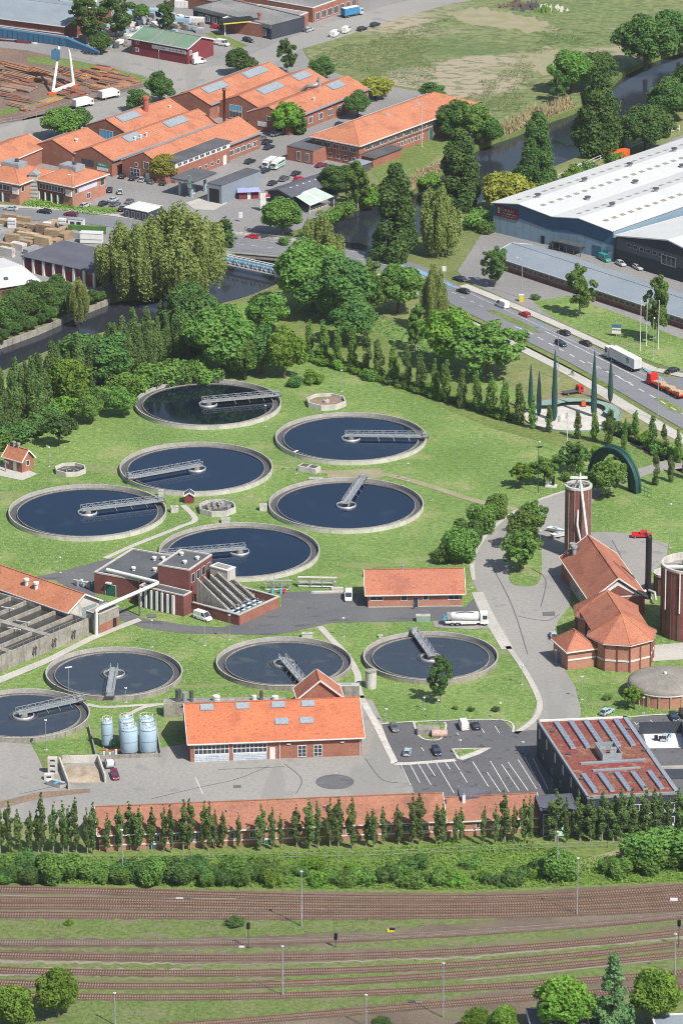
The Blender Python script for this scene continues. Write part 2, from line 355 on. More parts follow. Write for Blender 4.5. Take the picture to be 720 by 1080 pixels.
ORD = ['zeroth','first','second','third','fourth','fifth','sixth','seventh','eighth','ninth','tenth','eleventh','twelfth','thirteenth','fourteenth','fifteenth','sixteenth','seventeenth','eighteenth','nineteenth','twentieth']
def ordw(n):
    if n <= 20: return ORD[n]
    return '%d%s' % (n, {1:'st',2:'nd',3:'rd'}.get(n % 10, 'th'))
def smooth_line(p, closed=True, k=6):
    n = len(p); out = []
    rng_ = range(n) if closed else range(n-1)
    for i in rng_:
        if closed: q = [p[(i-1) % n], p[i], p[(i+1) % n], p[(i+2) % n]]
        else: q = [p[max(i-1,0)], p[i], p[i+1], p[min(i+2,n-1)]]
        for j in range(k):
            t = j/k; o = []
            for a in range(2):
                p0,p1,p2,p3 = q[0][a],q[1][a],q[2][a],q[3][a]
                o.append(.5*((2*p1)+(-p0+p2)*t+(2*p0-5*p1+4*p2-p3)*t*t+(-p0+3*p1-3*p2+p3)*t**3))
            out.append(tuple(o))
    if not closed: out.append(tuple(p[-1]))
    return out
def flat_poly(pts3, z):
    """triangles of a flat, possibly concave outline"""
    pts = [Vector((p[0], p[1], 0)) for p in pts3]
    return [Vector((p.x, p.y, z)) for p in pts], tessellate_polygon([pts])
def patch(name, px, m, layer, smooth=False, z=None, kind='structure', skirt=0):
    if smooth: px = smooth_line(px)
    w = [G(*p) for p in px]; z = layer*.02 if z is None else z
    vs, fs = flat_poly(w, z)
    mb = MB(); mb.faces(vs, fs, m)
    if skirt:
        n = len(vs)
        for i in range(n):
            a, b = vs[i], vs[(i+1) % n]
            mb.poly([a, b, b-Vector((0,0,skirt)), a-Vector((0,0,skirt))], m)
    for i, f in enumerate(mb.f[:len(fs)]):
        a, b, c = [Vector(mb.v[j]) for j in f[:3]]
        if (b-a).cross(c-a).z < 0: mb.f[i] = tuple(reversed(f))
    mb.nofix = True
    o = mb.build(name); o['kind'] = kind
    return o
def jag(px, amp=2.0, step=6, seed=3):
    rg = random.Random(seed); out = []
    for (x0,y0), (x1,y1) in zip(px, px[1:]+px[:1]):
        n = max(1, int(math.hypot(x1-x0, (y1-y0)*2)/step))
        for i in range(n): t = i/n; out.append((x0+(x1-x0)*t, y0+(y1-y0)*t+(rg.uniform(-amp,amp) if i else 0)))
    return out
def ribbon(name, px, wid, m, layer, kind='structure', z=None, h=0):
    pts = [G(*p) for p in smooth_line(px, False, 6)]; z = layer*.02 if z is None else z
    L_, R_ = [], []
    for i, p in enumerate(pts):
        d = (pts[min(i+1, len(pts)-1)] - pts[max(i-1, 0)]); d.z = 0; d.normalize(); n = Vector((-d.y, d.x, 0))*wid/2
        L_.append(Vector((p.x, p.y, z))+n); R_.append(Vector((p.x, p.y, z))-n)
    mb = MB()
    for i in range(len(pts)-1):
        mb.poly([R_[i], R_[i+1], L_[i+1], L_[i]], m)
        if h:
            dz = Vector((0,0,h)); mb.poly([L_[i], L_[i+1], L_[i+1]-dz, L_[i]-dz], m); mb.poly([R_[i+1], R_[i], R_[i]-dz, R_[i+1]-dz], m)
    o = mb.build(name); o['kind'] = kind
    return o
def rect(A, B, z=0.0):
    a = G(*A, z); b = G(*B, z); d = b-a
    return (a.x, a.y, 0), math.atan2(d.y, d.x), d.length
# ================================================================ SETTING
RIV_N = [(-300,440),(-120,392),(0,361),(68,334),(115,314),(160,309),(200,298),(231,281),(262,258),(295,250),(324,244),(349,226),(389,213),(430,203),(470,177),(507,152),(543,139),(577,125),(612,112),(640,92),(657,76),(690,60),(720,50),(790,20),(960,-60)]
RIV_S = [(-300,490),(-120,440),(0,392),(60,366),(120,347),(170,336),(225,322),(262,312),(300,296),(345,278),(402,267),(450,246),(505,214),(540,193),(590,173),(640,151),(680,124),(700,97),(722,80),(800,45),(980,-40)]
river_px = smooth_line(RIV_N, False, 4) + list(reversed(smooth_line(RIV_S, False, 4)))
creek_px = [(640,452),(668,462),(680,465),(708,482),(740,500),(780,522),(775,530),(735,508),(700,489),(672,470),(640,457)]
def ground():
    outer = [Vector((-6000,-1260,0)), Vector((6000,-1260,0)), Vector((6000,9000,0)), Vector((-6000,9000,0))]
    # widen towards the river ends: the holes stay inside the sheet
    riv = [Vector((G(*p).x, G(*p).y, 0)) for p in river_px]; cr = [Vector((G(*p).x, G(*p).y, 0)) for p in creek_px]
    pts = outer + riv + cr
    tris = tessellate_polygon([outer, riv, cr])
    mb = MB(); vs = [Vector((p.x, p.y, -.02)) for p in pts]; mb.nofix = True
    fs = []
    for t in tris:
        a, b, c = [pts[i] for i in t]
        fs.append(t if (b-a).cross(c-a).z > 0 else tuple(reversed(t)))
    mb.faces(vs, fs, M['grass'])
    for ring, d in ((riv, 2.6), (cr, 1.6)):
        n = len(ring)
        cen = None
        for i in range(n):
            a, b = ring[i], ring[(i+1) % n]
            mb.poly([(a.x,a.y,-.02), (b.x,b.y,-.02), (b.x,b.y,-d), (a.x,a.y,-d)], M['verge'])
    o = mb.build('ground'); o['kind'] = 'structure'
ground()
def waterbox(name, px, z, grow=1.0):
    patch(name, px, M['river'], 0, z=z)
waterbox('river_water', river_px, -1.8)
waterbox('creek_water', creek_px, -.9)
# large areas; each sheet lies a little above the one below
patch('meadow', [(317,49),(380,30),(472,4),(500,-12),(560,-60),(900,-90),(900,-30),(790,17),(720,47),(690,57),(657,72),(637,88),(610,108),(577,121),(543,135),(507,148),(490,120),(455,96),(380,84),(330,66)], M['meadow'], 1)
patch('industrial_yard', [(-300,-80),(640,-110),(560,-62),(500,-14),(472,3),(380,29),(317,48),(328,68),(380,86),(450,98),(470,120),(440,150),(400,168),(372,186),(345,222),(324,240),(295,247),(262,255),(228,279),(198,294),(158,304),(113,309),(66,329),(0,356),(-120,386),(-300,434)], M['yard'], 1)
patch('plant_lawn', [(-300,500),(0,402),(60,376),(130,354),(225,330),(300,305),(345,288),(390,330),(480,372),(545,412),(590,432),(640,457),(672,474),(700,494),(735,512),(775,534),(900,590),(900,760),(735,760),(640,760),(570,772),(530,775),(400,790),(190,790),(0,800),(-300,810)], M['lawn'], 1)
patch('road_verge_slope', [(345,282),(402,270),(440,285),(481,327),(532,352),(604,390),(655,422),(720,456),(800,500),(900,560),(900,585),(775,520),(735,497),(706,480),(678,463),(640,448),(590,428),(545,408),(480,368),(390,326)], M['dry'], 2)
patch('orchard_grass', [(300,318),(345,345),(400,352),(480,395),(540,425),(560,440),(600,458),(640,458),(650,462),(640,470),(600,474),(520,452),(430,415),(330,382),(290,350)], M['verge'], 3)
patch('flagpole_lawn', [(392,180),(425,155),(455,148),(472,152),(470,165),(440,182),(405,198)], M['verge'], 3)
patch('pavilion_verge', [(0,208),(55,208),(90,216),(130,220),(125,224),(60,219),(0,215)], M['verge'], 3)
patch('river_bank_grass', [(345,226),(372,212),(392,196),(440,182),(470,158),(500,140),(507,147),(470,172),(430,198),(389,208),(349,222),(330,238),(324,241)], M['dry'], 4)
patch('steel_yard', [(-60,62),(0,50),(28,53),(60,60),(110,72),(150,80),(168,88),(120,100),(85,114),(30,126),(-60,140)], mat('oily_yard_soil', (.15,.105,.09), (.22,.15,.11), sc1=.08, sc2=1.2, fine=.3), 2)
patch('steel_yard_verge', [(28,60),(60,60),(110,70),(150,80),(172,90),(165,96),(148,86),(120,82),(60,70),(30,66)], M['verge'], 4)
patch('steel_yard_strip', [(0,116),(40,105),(75,97),(80,99),(45,111),(0,123)], M['verge'], 4)
patch('scrapyard_grass', [(215,35),(228,34),(262,48),(250,52)], M['verge'], 3)
# the estate street along the sheds
patch('estate_street', [(-20,148),(0,136),(30,124),(85,112),(130,102),(165,92),(165,84),(120,70),(70,58),(100,50),(215,72),(240,68),(300,42),(345,25),(400,8),(460,-6),(540,-18),(500,0),(472,5),(420,19),(352,42),(317,52),(290,66),(240,84),(205,98),(150,118),(90,140),(50,152)], M['asphalt_old'], 2)
# main road
ROAD_U = [(-60,215),(0,220),(60,223),(112,229),(175,238),(244,248),(313,256),(380,264),(440,279),(478,299),(530,322),(586,347),(640,373),(684,395),(720,413),(800,455),(950,535)]
ROAD_L = [(-60,229),(0,232),(60,234),(112,239),(175,251),(244,265),(313,272),(380,281),(440,299),(481,324),(532,349),(604,385),(655,415),(720,453),(800,497),(950,580)]
road_poly = smooth_line(ROAD_U, False, 4) + list(reversed(smooth_line(ROAD_L, False, 4)))
patch('road', road_poly, M['road'], 6)
def shift(line, dx, dy): return [(x+dx, y+dy) for x, y in line]
ribbon('pavement_south', [(396,290),(440,307),(481,333),(532,358),(604,395),(655,426),(720,464),(800,510)], 4.2, M['paving'], 7)
ribbon('grass_strip_south', [(440,301),(481,327.5),(532,352.5),(604,389),(640,408)], 2.6, M['verge'], 7)
ribbon('pavement_north', [(488,301),(530,318),(586,342),(640,367),(684,388),(700,392),(760,405)], 3.2, M['paving'], 8)
ribbon('pavement_west', [(-60,236),(0,236.5),(60,238),(112,243)], 2.4, M['paving'], 7)
ribbon('pavement_far_side', [(-60,213),(0,217.5),(60,220.5),(112,226),(175,235),(244,245),(313,253)], 2.6, M['paving'], 7)
patch('median_grass', [(511,327),(520,327.5),(545,337),(566,348),(571,352),(562,350),(535,339)], M['verge'], 8)
patch('median_grass', [(688,420),(700,421),(716,430),(720,437),(705,433)], M['verge'], 8)
patch('junction', [(684,394),(700,398),(760,400),(860,430),(950,530),(800,452),(720,414)], M['road'], 5)
# north-east lots
patch('warehouse_apron', [(490,296),(482,286),(498,262),(512,240),(516,228),(560,205),(640,178),(720,140),(900,80),(900,420),(760,395),(720,392),(700,386),(640,362),(586,338),(530,314)], M['yard'], 3)
patch('office_lawn', [(562,318),(600,312),(660,334),(720,358),(800,390),(790,404),(720,390),(690,383),(640,362),(590,339),(572,328)], M['lawn'], 4)
patch('quay_strip', [(500,232),(505,218),(540,198),(590,178),(640,157),(690,130),(715,108),(900,60),(900,84),(720,142),(640,180),(560,208),(516,230)], M['dry'], 5)
# road paint
def paint(px0, px1, wid, layer=9):
    a, b = G(*px0), G(*px1); d = (b-a); d.z = 0; n = Vector((-d.y, d.x, 0)).normalized()*wid/2; z = layer*.02
    mb = MB(); mb.nofix = True; mb.poly([(a.x-n.x,a.y-n.y,z),(b.x-n.x,b.y-n.y,z),(b.x+n.x,b.y+n.y,z),(a.x+n.x,a.y+n.y,z)] if n.y*d.x-n.x*d.y > 0 else [(a.x+n.x,a.y+n.y,z),(b.x+n.x,b.y+n.y,z),(b.x-n.x,b.y-n.y,z),(a.x-n.x,a.y-n.y,z)], M['marking'])
    return mb
def paints(name, segs, wid, layer=9):
    mb = MB(); mb.nofix = True
    for s in segs:
        q = paint(s[0], s[1], wid, layer); mb.faces(q.v, q.f, M['marking'])
    o = mb.build(name); o['kind'] = 'structure'
def dashes(line, n, frac):
    out = []; pts = smooth_line(line, False, 12)
    Ls = [0]
    for a, b in zip(pts, pts[1:]): Ls.append(Ls[-1]+(G(*b)-G(*a)).length)
    def at(s):
        for i in range(len(Ls)-1):
            if s <= Ls[i+1]:
                t = (s-Ls[i])/(Ls[i+1]-Ls[i]); return (pts[i][0]*(1-t)+pts[i+1][0]*t, pts[i][1]*(1-t)+pts[i+1][1]*t)
        return pts[-1]
    T = Ls[-1]
    for k in range(n): out.append((at(T*k/n), at(T*(k+frac)/n)))
    return out
def zc(x, y, s=2.769, ox=460, oy=280): return (ox+x/s, oy+y/s)
cl = [zc(228,180), zc(262,193), zc(312,220), zc(390,262), zc(440,290), zc(520,322), zc(590,362), zc(650,395), zc(700,425), zc(780,470)]
paints('centre_line', dashes(cl, 17, .5), .45)
paints('lane_line', dashes([zc(315,193), zc(400,228), zc(480,268), zc(560,312), zc(620,345)], 1, 1)+dashes([zc(440,283), zc(520,322)], 1, 1), .35, 10)
paints('turn_arrow', dashes([zc(510,318), zc(535,328)], 1, 1)+dashes([zc(545,338), zc(570,346)], 1, 1)+dashes([zc(480,303), zc(497,311)], 1, 1), .5, 10)
def wave(a, b, y, k, n=10):
    return [(a+(b-a)*i/n, y(a+(b-a)*i/n)) for i in range(n+1)]
paints('edge_line', dashes([(244,250),(313,258.5),(380,267)], 1, 1)+dashes([(244,263),(313,269.5)], 1, 1)+dashes([(478,302),(530,325),(586,350),(640,376),(684,398)], 1, 1), .22, 10)
paints('middle_line', dashes([(175,246),(244,257),(313,265),(380,274),(440,290),(481,311),(515,327)], 26, .45), .28, 10)
bl = patch('cycle_lane', [zc(608,300), zc(640,318), zc(668,338), zc(655,338), zc(630,322), zc(602,303)], mat('blue_cycle_lane', (.20,.36,.52)), 9)
patch('cycle_lane_north', [(420,279),(440,284),(470,297),(482,305),(470,301),(440,288),(420,282)], mat('blue_cycle_lane', (.20,.36,.52)), 9)
# plant roads
patch('plant_road', [(720,480),(700,486),(672,495),(640,508),(622,513),(600,517),(575,525),(548,537),(528,550),(508,570),(498,592),(499,615),(510,640),(524,668),(545,698),(560,722),(566,742),(560,758),(540,772),(530,776),(560,776),(612,756),(612,748),(606,725),(596,708),(590,690),(583,670),(588,655),(600,640),(603,612),(596,590),(600,580),(622,592),(650,625),(678,622),(684,606),(702,590),(704,574),(662,563),(640,561),(622,562),(618,540),(628,525),(650,512),(690,498),(735,492)], M['asphalt_old'], 4)
ribbon('road_kerb', [(600,517),(575,525),(548,537),(528,550),(508,570),(498,592),(499,612)], 1.1, M['paving'], 6)
ribbon('concrete_gutter', [(503,625),(512,645),(525,668),(535,685)], 3.0, M['paving'], 6)
ribbon('road_shoulder', [(535,682),(548,700),(562,724),(569,744),(562,760),(543,774)], 1.4, M['paving'], 6)
patch('road_island', [(552,545),(562,552),(570,575),(571,600),(569,612),(562,618),(545,618),(537,612),(537,595),(541,565),(546,550)], M['lawn'], 6, smooth=True)
patch('service_road', [(20,612),(60,604),(112,590),(150,585),(150,590),(110,600),(60,612)], M['asphalt'], 2)
patch('yard_lane', [(54,610),(115,590),(124,594),(108,606),(100,628),(124,640),(150,652),(200,660),(235,662),(297,640),(297,625),(355,622),(385,628),(388,640),(490,640),(502,628),(512,650),(508,660),(454,655),(349,657),(320,664),(291,670),(230,669),(190,668),(150,662),(115,650),(95,632),(62,614)], M['asphalt'], 3)
patch('tanker_stand', [(456,655),(508,656),(520,662),(500,664),(458,662)], M['asphalt_old'], 5)
ribbon('garden_path', [(337,661),(350,675),(366,692),(377,712),(378,728),(388,750),(402,770),(416,795),(424,805)], 1.7, M['paving'], 5)
ribbon('garden_path', [(111,589),(140,576),(165,566),(190,556),(206,548),(193,533)], 1.6, M['paving'], 5)
ribbon('garden_path', [(372,736),(384,735)], 1.6, M['paving'], 5)
ribbon('garden_path', [(92,743),(110,746),(150,744),(178,743)], 1.4, M['paving'], 5)
ribbon('garden_path', [(130,757),(150,747),(165,744)], 1.4, M['paving'], 6)
ribbon('gravel_track', [(330,498),(400,500),(450,512),(500,528),(545,538)], 2.6, M['path'], 5)
patch('gravel_patch', [(345,497),(400,494),(405,503),(385,507),(345,504)], M['path'], 4)
patch('basin_footpath', [(-60,728),(0,714),(50,694),(96,671),(124,660),(146,652),(150,655),(124,665),(97,676),(50,700),(0,721),(-60,740)], M['paving'], 5)
patch('pump_house_terrace', [(0,491),(12,489),(40,500),(24,507),(0,502),(-10,497)], M['paving'], 4)
# front yard and lots
patch('front_yard', [(-300,850),(-300,800),(0,783),(33,785),(41,800),(46,812),(100,800),(130,795),(195,785),(300,780),(382,778),(380,738),(392,738),(440,830),(440,850),(300,862),(100,872),(0,866),(-300,880)], M['asphalt_old'], 4)
ribbon('yard_kerb', [(384,742),(398,768),(414,800),(420,806),(470,803),(480,802)], 1.6, M['conc_white'], 8)
patch('parking_lot', [(402,764),(440,762),(470,761),(530,760),(540,772),(570,770),(620,768),(600,850),(440,850),(435,830),(420,806),(408,780)], M['asphalt_lot'], 6)
patch('parking_island', [(436,765),(441,774),(446,779),(460,780),(467,776),(469,768),(466,762),(436,761)], M['lawn'], 8)
patch('island_kerb', [(476,790),(518,789),(505,796),(488,802),(482,801)], M['conc_white'], 7)
patch('parking_island', [(478,791),(508,790),(484,799)], M['lawn'], 8)
patch('corner_lawn', [(470,761),(530,760),(542,772),(532,774),(470,764)], M['asphalt_lot'], 7)
ribbon('island_kerb', [(436,762),(440,774),(447,780),(460,781),(467,777),(470,766),(468,762)], .5, M['conc_white'], 9)
ribbon('lot_kerb', [(402,764),(440,761.5),(530,760),(541,773)], .5, M['conc_white'], 9)
patch('east_parking', [(655,764),(672,756),(720,754),(860,752),(860,860),(735,860),(716,836)], M['asphalt_lot'], 6)
ribbon('lot_kerb', [(662,757),(690,754.5),(760,752)], .6, M['conc_white'], 9)
def z6(x, y): return (380+x/3.6, 740+y/3.6)
bays = [((150,235),(190,320)),((185,235),(225,310)),((217,235),(267,318)),((250,235),(283,285)),((287,235),(355,350)),((320,230),(340,260)),((353,230),(380,268)),((375,262),(405,310)),((370,322),(385,345)),((425,230),(485,325)),((492,228),(562,345)),((480,270),(530,345)),((535,240),(602,340)),((560,232),(635,340)),((597,222),(668,335))]
paints('parking_bay_lines', [(z6(*a), z6(*b)) for a, b in bays], .22, 9)
def z5(x, y): return (540+x/4, 740+y/4)
paints('parking_bay_lines', [(z5(50,235), z5(120,365)), (z5(85,240), z5(150,372)), (z5(118,230), z5(170,340))]+[(z6(460,105), z6(470,122)), (z6(510,95), z6(527,122)), (z6(365,120), z6(372,130)), (z6(230,175), z6(240,190))], .2, 9)
paints('parking_bay_lines', [(z5(520,100), z5(545,112)), (z5(520,98), z5(545,88)), (z5(600,96), z5(625,112)), (z5(580,80), z5(598,96)),((668,762),(674,768)),((690,763),(696,769))], .2, 9)
paints('yard_line', [((206,820),(214,838))], .25, 6)
mb = MB(); mb.nofix = True; c = G(353,825); mb.poly([(c.x+4.4*math.cos(2*PI*k/40), c.y+4.4*math.sin(2*PI*k/40), .13) for k in range(40)], M['asphalt']); mb.build('tarmac_patch')['kind'] = 'structure'
patch('tarmac_patch', [(0,846),(40,836),(95,832),(96,836),(45,842),(0,853)], M['soil'], 6)
for l in ([(160,843),(205,832),(250,822),(284,808)],[(300,806),(318,822),(312,838)],[(20,838),(90,822),(112,812)],[(385,800),(402,822),(420,826)],[(230,812),(300,809)]): ribbon('tar_seam', l, .22, M['asphalt'], 6)
for l in ([(560,600),(575,612),(570,640)],[(545,650),(575,655),(590,648)],[(520,600),(540,640),(556,690)],[(645,570),(655,590),(660,612)]): ribbon('tar_seam', l, .25, M['asphalt'], 6)
for x, y, s in ((578,648,3.2),(640,580,2.4),(250,830,2),(160,650,2.5),(330,640,3)):
    patch('tarmac_patch', jag([(x-s*2,y-s*.6),(x+s*2,y-s*.8),(x+s*2.2,y+s*.6),(x-s*1.8,y+s*.7)], .3, 3), M['asphalt'], 7)
patch('meadow_bare_ground', jag([(470,14),(510,8),(560,18),(590,30),(560,34),(500,26)], 2.5, 4), M['path'], 2)
patch('meadow_bare_ground', jag([(548,58),(580,50),(602,58),(596,74),(572,80),(552,68)], 2.5, 4), M['path'], 2)
# strip between the long hall and the railway
patch('hall_front_grass', [(-300,880),(100,890),(300,885),(569,862),(600,850),(735,850),(900,850),(900,912),(720,915),(500,925),(240,930),(0,925),(-300,925)], M['verge'], 7)
patch('embankment_grass', [(-300,918),(0,918),(240,922),(500,918),(720,905),(900,895),(900,928),(720,934),(490,944),(240,941),(0,936),(-300,938)], M['verge'], 8)
patch('sandy_bank', [(545,926),(570,918),(600,912),(640,900),(655,896),(668,899),(655,908),(600,919),(560,929)], M['path'], 9)
patch('railway_ballast', [(-300,936),(0,934),(240,940),(490,943),(720,932),(900,918),(1100,1500),(-500,1500)], M['ballast'], 10)
patch('ballast_grass', jag([(-300,968),(0,970),(130,971),(250,972),(380,971),(470,965),(600,958),(560,966),(480,975),(390,982),(250,989),(130,991),(0,991),(-300,990)], 1.6), M['track_grass'], 12)
patch('ballast_grass', jag([(380,997),(440,990),(520,983),(610,978),(600,984),(520,991),(440,999)], 1.6), M['track_grass'], 12)
patch('pale_ballast', jag([(-300,1012),(0,1013),(250,1018),(490,1010),(720,988),(900,965),(900,975),(720,998),(490,1022),(250,1031),(0,1030),(-300,1028)], .9), M['ballast_pale'], 11)
patch('pale_ballast_two', jag([(-300,1042),(0,1042),(250,1044),(490,1034),(720,1012),(900,995),(900,1010),(720,1025),(490,1048),(250,1056),(0,1054),(-300,1052)], 1.2), M['track_grass'], 11)
patch('ballast_grass', jag([(-300,1056),(0,1056),(130,1056),(250,1054),(330,1052),(400,1052),(500,1040),(600,1030),(560,1040),(470,1054),(380,1062),(300,1072),(200,1078),(0,1092),(-300,1090)], 1.6), M['track_grass'], 12)
patch('ballast_grass', jag([(-300,1017),(0,1016),(250,1019),(490,1012),(720,991),(900,970),(900,976),(720,996),(490,1017),(250,1024),(0,1021),(-300,1022)], 1.4), M['track_grass'], 12)
patch('ballast_grass', jag([(-300,1030),(0,1030),(250,1033),(490,1023),(720,1002),(720,1004),(490,1027),(250,1037),(0,1034),(-300,1034)], 1.4), M['track_grass'], 12)
patch('ballast_grass', jag([(-300,999),(0,1000),(250,1002),(490,993),(720,972),(900,955),(900,958),(720,976),(490,998),(250,1006),(0,1003),(-300,1003)], 1.2), M['track_grass'], 11)
patch('ballast_grass', jag([(560,1062),(640,1046),(720,1040),(900,1030),(900,1120),(560,1110)], 1.6), M['track_grass'], 12)
patch('pale_platform', [(490,1034),(560,1028),(640,1019),(720,1010),(720,1011.5),(640,1020.3),(560,1029.6),(490,1035.5)], M['ballast_pale'], 13)
# ---------------------------------------------------------------- railway tracks
def track(name_label, ys, gauge_mat='rail', sl=M['sleeper'], x0=-60, x1=780, xs=(0,250,490,720), z0=.26):
    def y_at(x):
        # cubic through four readings
        s = 0
        for i in range(4):
            t = ys[i]
            for j in range(4):
                if j != i: t *= (x-xs[j])/(xs[i]-xs[j])
            s += t
        return s
    pts = [G(x, y_at(x)) for x in [x0+(x1-x0)*i/60 for i in range(61)]]
    root = thing('railway_track', name_label, 'track', (pts[30].x, pts[30].y, 0), 0, 'parallel railway tracks in front of the plant')
    o0 = Vector((pts[30].x, pts[30].y, 0))
    mb = MB()
    for i in range(60):
        a, b = pts[i]-o0, pts[i+1]-o0; d = (b-a).normalized(); n = Vector((-d.y, d.x, 0))*rnd.uniform(1.45,1.7); e = Vector((0,0,z0+.03)); k = n*1.25; e2 = Vector((0,0,.2))
        mb.poly([a-n+e,b-n+e,b+n+e,a+n+e], M['track_bed']); mb.poly([a-k+e2,b-k+e2,b-n+e,a-n+e], M['track_bed'])
    mb.build('ballast_bed', root)
    for s in (-.75, .75):
        mb = MB()
        for i in range(60):
            a, b = pts[i]-o0, pts[i+1]-o0
            d = (b-a).normalized(); n = Vector((-d.y, d.x, 0))*s
            mb.bar(a+n+Vector((0,0,z0+.22)), b+n+Vector((0,0,z0+.22)), .13, .16, M[gauge_mat])
        mb.build('rail', root)
    mb = MB(); acc = 0
    for i in range(60):
        a, b = pts[i]-o0, pts[i+1]-o0; Ls = (b-a).length; d = (b-a)/Ls; n = Vector((-d.y, d.x, 0))
        k = int(Ls/.68)+1
        for j in range(k):
            c = a + d*(Ls*(j+.5)/k); q = rnd.uniform(-.06,.06); z1 = z0+.12
            h = d*.14; w_ = n*1.3
            mb.poly([c-h-w_+Vector((0,0,z1)), c+h-w_+Vector((0,0,z1)), c+h+w_+Vector((0,0,z1)), c-h+w_+Vector((0,0,z1))], sl)
            mb.poly([c-h-w_+Vector((0,0,z1)), c-h-w_, c+h-w_, c+h-w_+Vector((0,0,z1))], sl)
    s_ = mb.build('sleepers', root); s_['kind'] = 'stuff'
SL2 = mat('concrete_sleeper', (.30,.25,.21), (.21,.16,.13), sc1=.8, sc2=4, fine=.2)
TR = [('nearest the shrubs, its pale sleepers showing', (939,945,948,936), 'rail', SL2),
      ('second from the shrubs, rails dark brown', (949.5,953.5,955.5,944), 'rail', M['sleeper']),
      ('third from the shrubs, between two close rusty ones', (956.5,959,960.5,951), 'rail', M['sleeper']),
      ('fourth from the shrubs, just above the long grass strip', (965.5,967.5,966.5,958), 'rail', SL2),
      ('fifth from the shrubs, bordering the near edge of the grass strip', (995,994,985,966), 'rail_bright', SL2),
      ('sixth from the shrubs, ballast deep rusty brown', (1008,1011,1004,984), 'rail', SL2),
      ('seventh from the shrubs, lying in pale grey ballast', (1024,1027,1018,996), 'rail', M['sleeper']),
      ('eighth from the shrubs, beside the pale platform edge', (1037,1040,1028,1007), 'rail', M['sleeper']),
      ('ninth from the shrubs, faint and overgrown with grass', (1050,1052,1043,1027), 'rail', M['sleeper']),
      ('tenth from the shrubs, near the bottom of the picture', (1096,1078,1058,1042), 'rail', M['sleeper'])]
for lb, ys, gm, sl in TR: track('railway track '+lb, ys, gm, sl)
patch('platform_edge', [(-60,945.2),(0,945.6),(120,949.3),(250,949.4),(250,948.6),(120,948.4),(0,944.6),(-60,944.3)], M['ballast_pale'], 12)
# ================================================================ BUILDINGS
def fmap(face, L, D):
    """(u along the face, v up, d outwards) -> local point; origin front-left base"""
    if face == 'f': return lambda u, v, d: Vector((u, -d, v))
    if face == 'b': return lambda u, v, d: Vector((L-u, D+d, v))
    if face == 'r': return lambda u, v, d: Vector((L+d, u, v))
    if face == 'l': return lambda u, v, d: Vector((-d, D-u, v))
def fbox(mb, f, u0, v0, u1, v1, d0, d1, m):
    b = [f(u0,v0,d0), f(u1,v0,d0), f(u1,v0,d1), f(u0,v0,d1)]; t = [f(u0,v1,d0), f(u1,v1,d0), f(u1,v1,d1), f(u0,v1,d1)]
    mb.hexa(b, t, m)
def window(root, f, u, v, w_, h, fm=None, gm=None, bars=1, name='window', hbars=0, pane='pane', label=None):
    fm = fm or M['white']; gm = gm or M['glass']; t = .13; mb = MB()
    fbox(mb, f, u, v, u+w_, v+t, .01, .09, fm); fbox(mb, f, u, v+h-t, u+w_, v+h, .01, .09, fm)
    fbox(mb, f, u, v+t, u+t, v+h-t, .01, .09, fm); fbox(mb, f, u+w_-t, v+t, u+w_, v+h-t, .01, .09, fm)
    for k in range(bars):
        x = u+w_*(k+1)/(bars+1); fbox(mb, f, x-.05, v+t, x+.05, v+h-t, .01, .08, fm)
    for k in range(hbars):
        y = v+h*(k+1)/(hbars+1); fbox(mb, f, u+t, y-.04, u+w_-t, y+.04, .01, .075, fm)
    o = mb.build(name, root, label)
    p = MB(); fbox(p, f, u+t*.6, v+t*.6, u+w_-t*.6, v+h-t*.6, .005, .05, gm); p.build(pane, o)
    return o
def wrow(root, f, n, u0, u1, v, w_, h, **k):
    for i in range(n):
        c = u0+(u1-u0)*(i+.5)/n; window(root, f, c-w_/2, v, w_, h, **k)
def plate(root, name, f, u, v, w_, h, m, d=.06, label=None):
    mb = MB(); fbox(mb, f, u, v, u+w_, v+h, .01, d, m); return mb.build(name, root, label)
def slope_slab(mb, a, b, c, d, t, m):
    """roof plate a,b (eave) c,d (ridge end above b, a), thickness t downwards"""
    dz = Vector((0,0,t)); P = [Vector(q) for q in (a,b,c,d)]
    mb.hexa([p-dz for p in P], P, m)
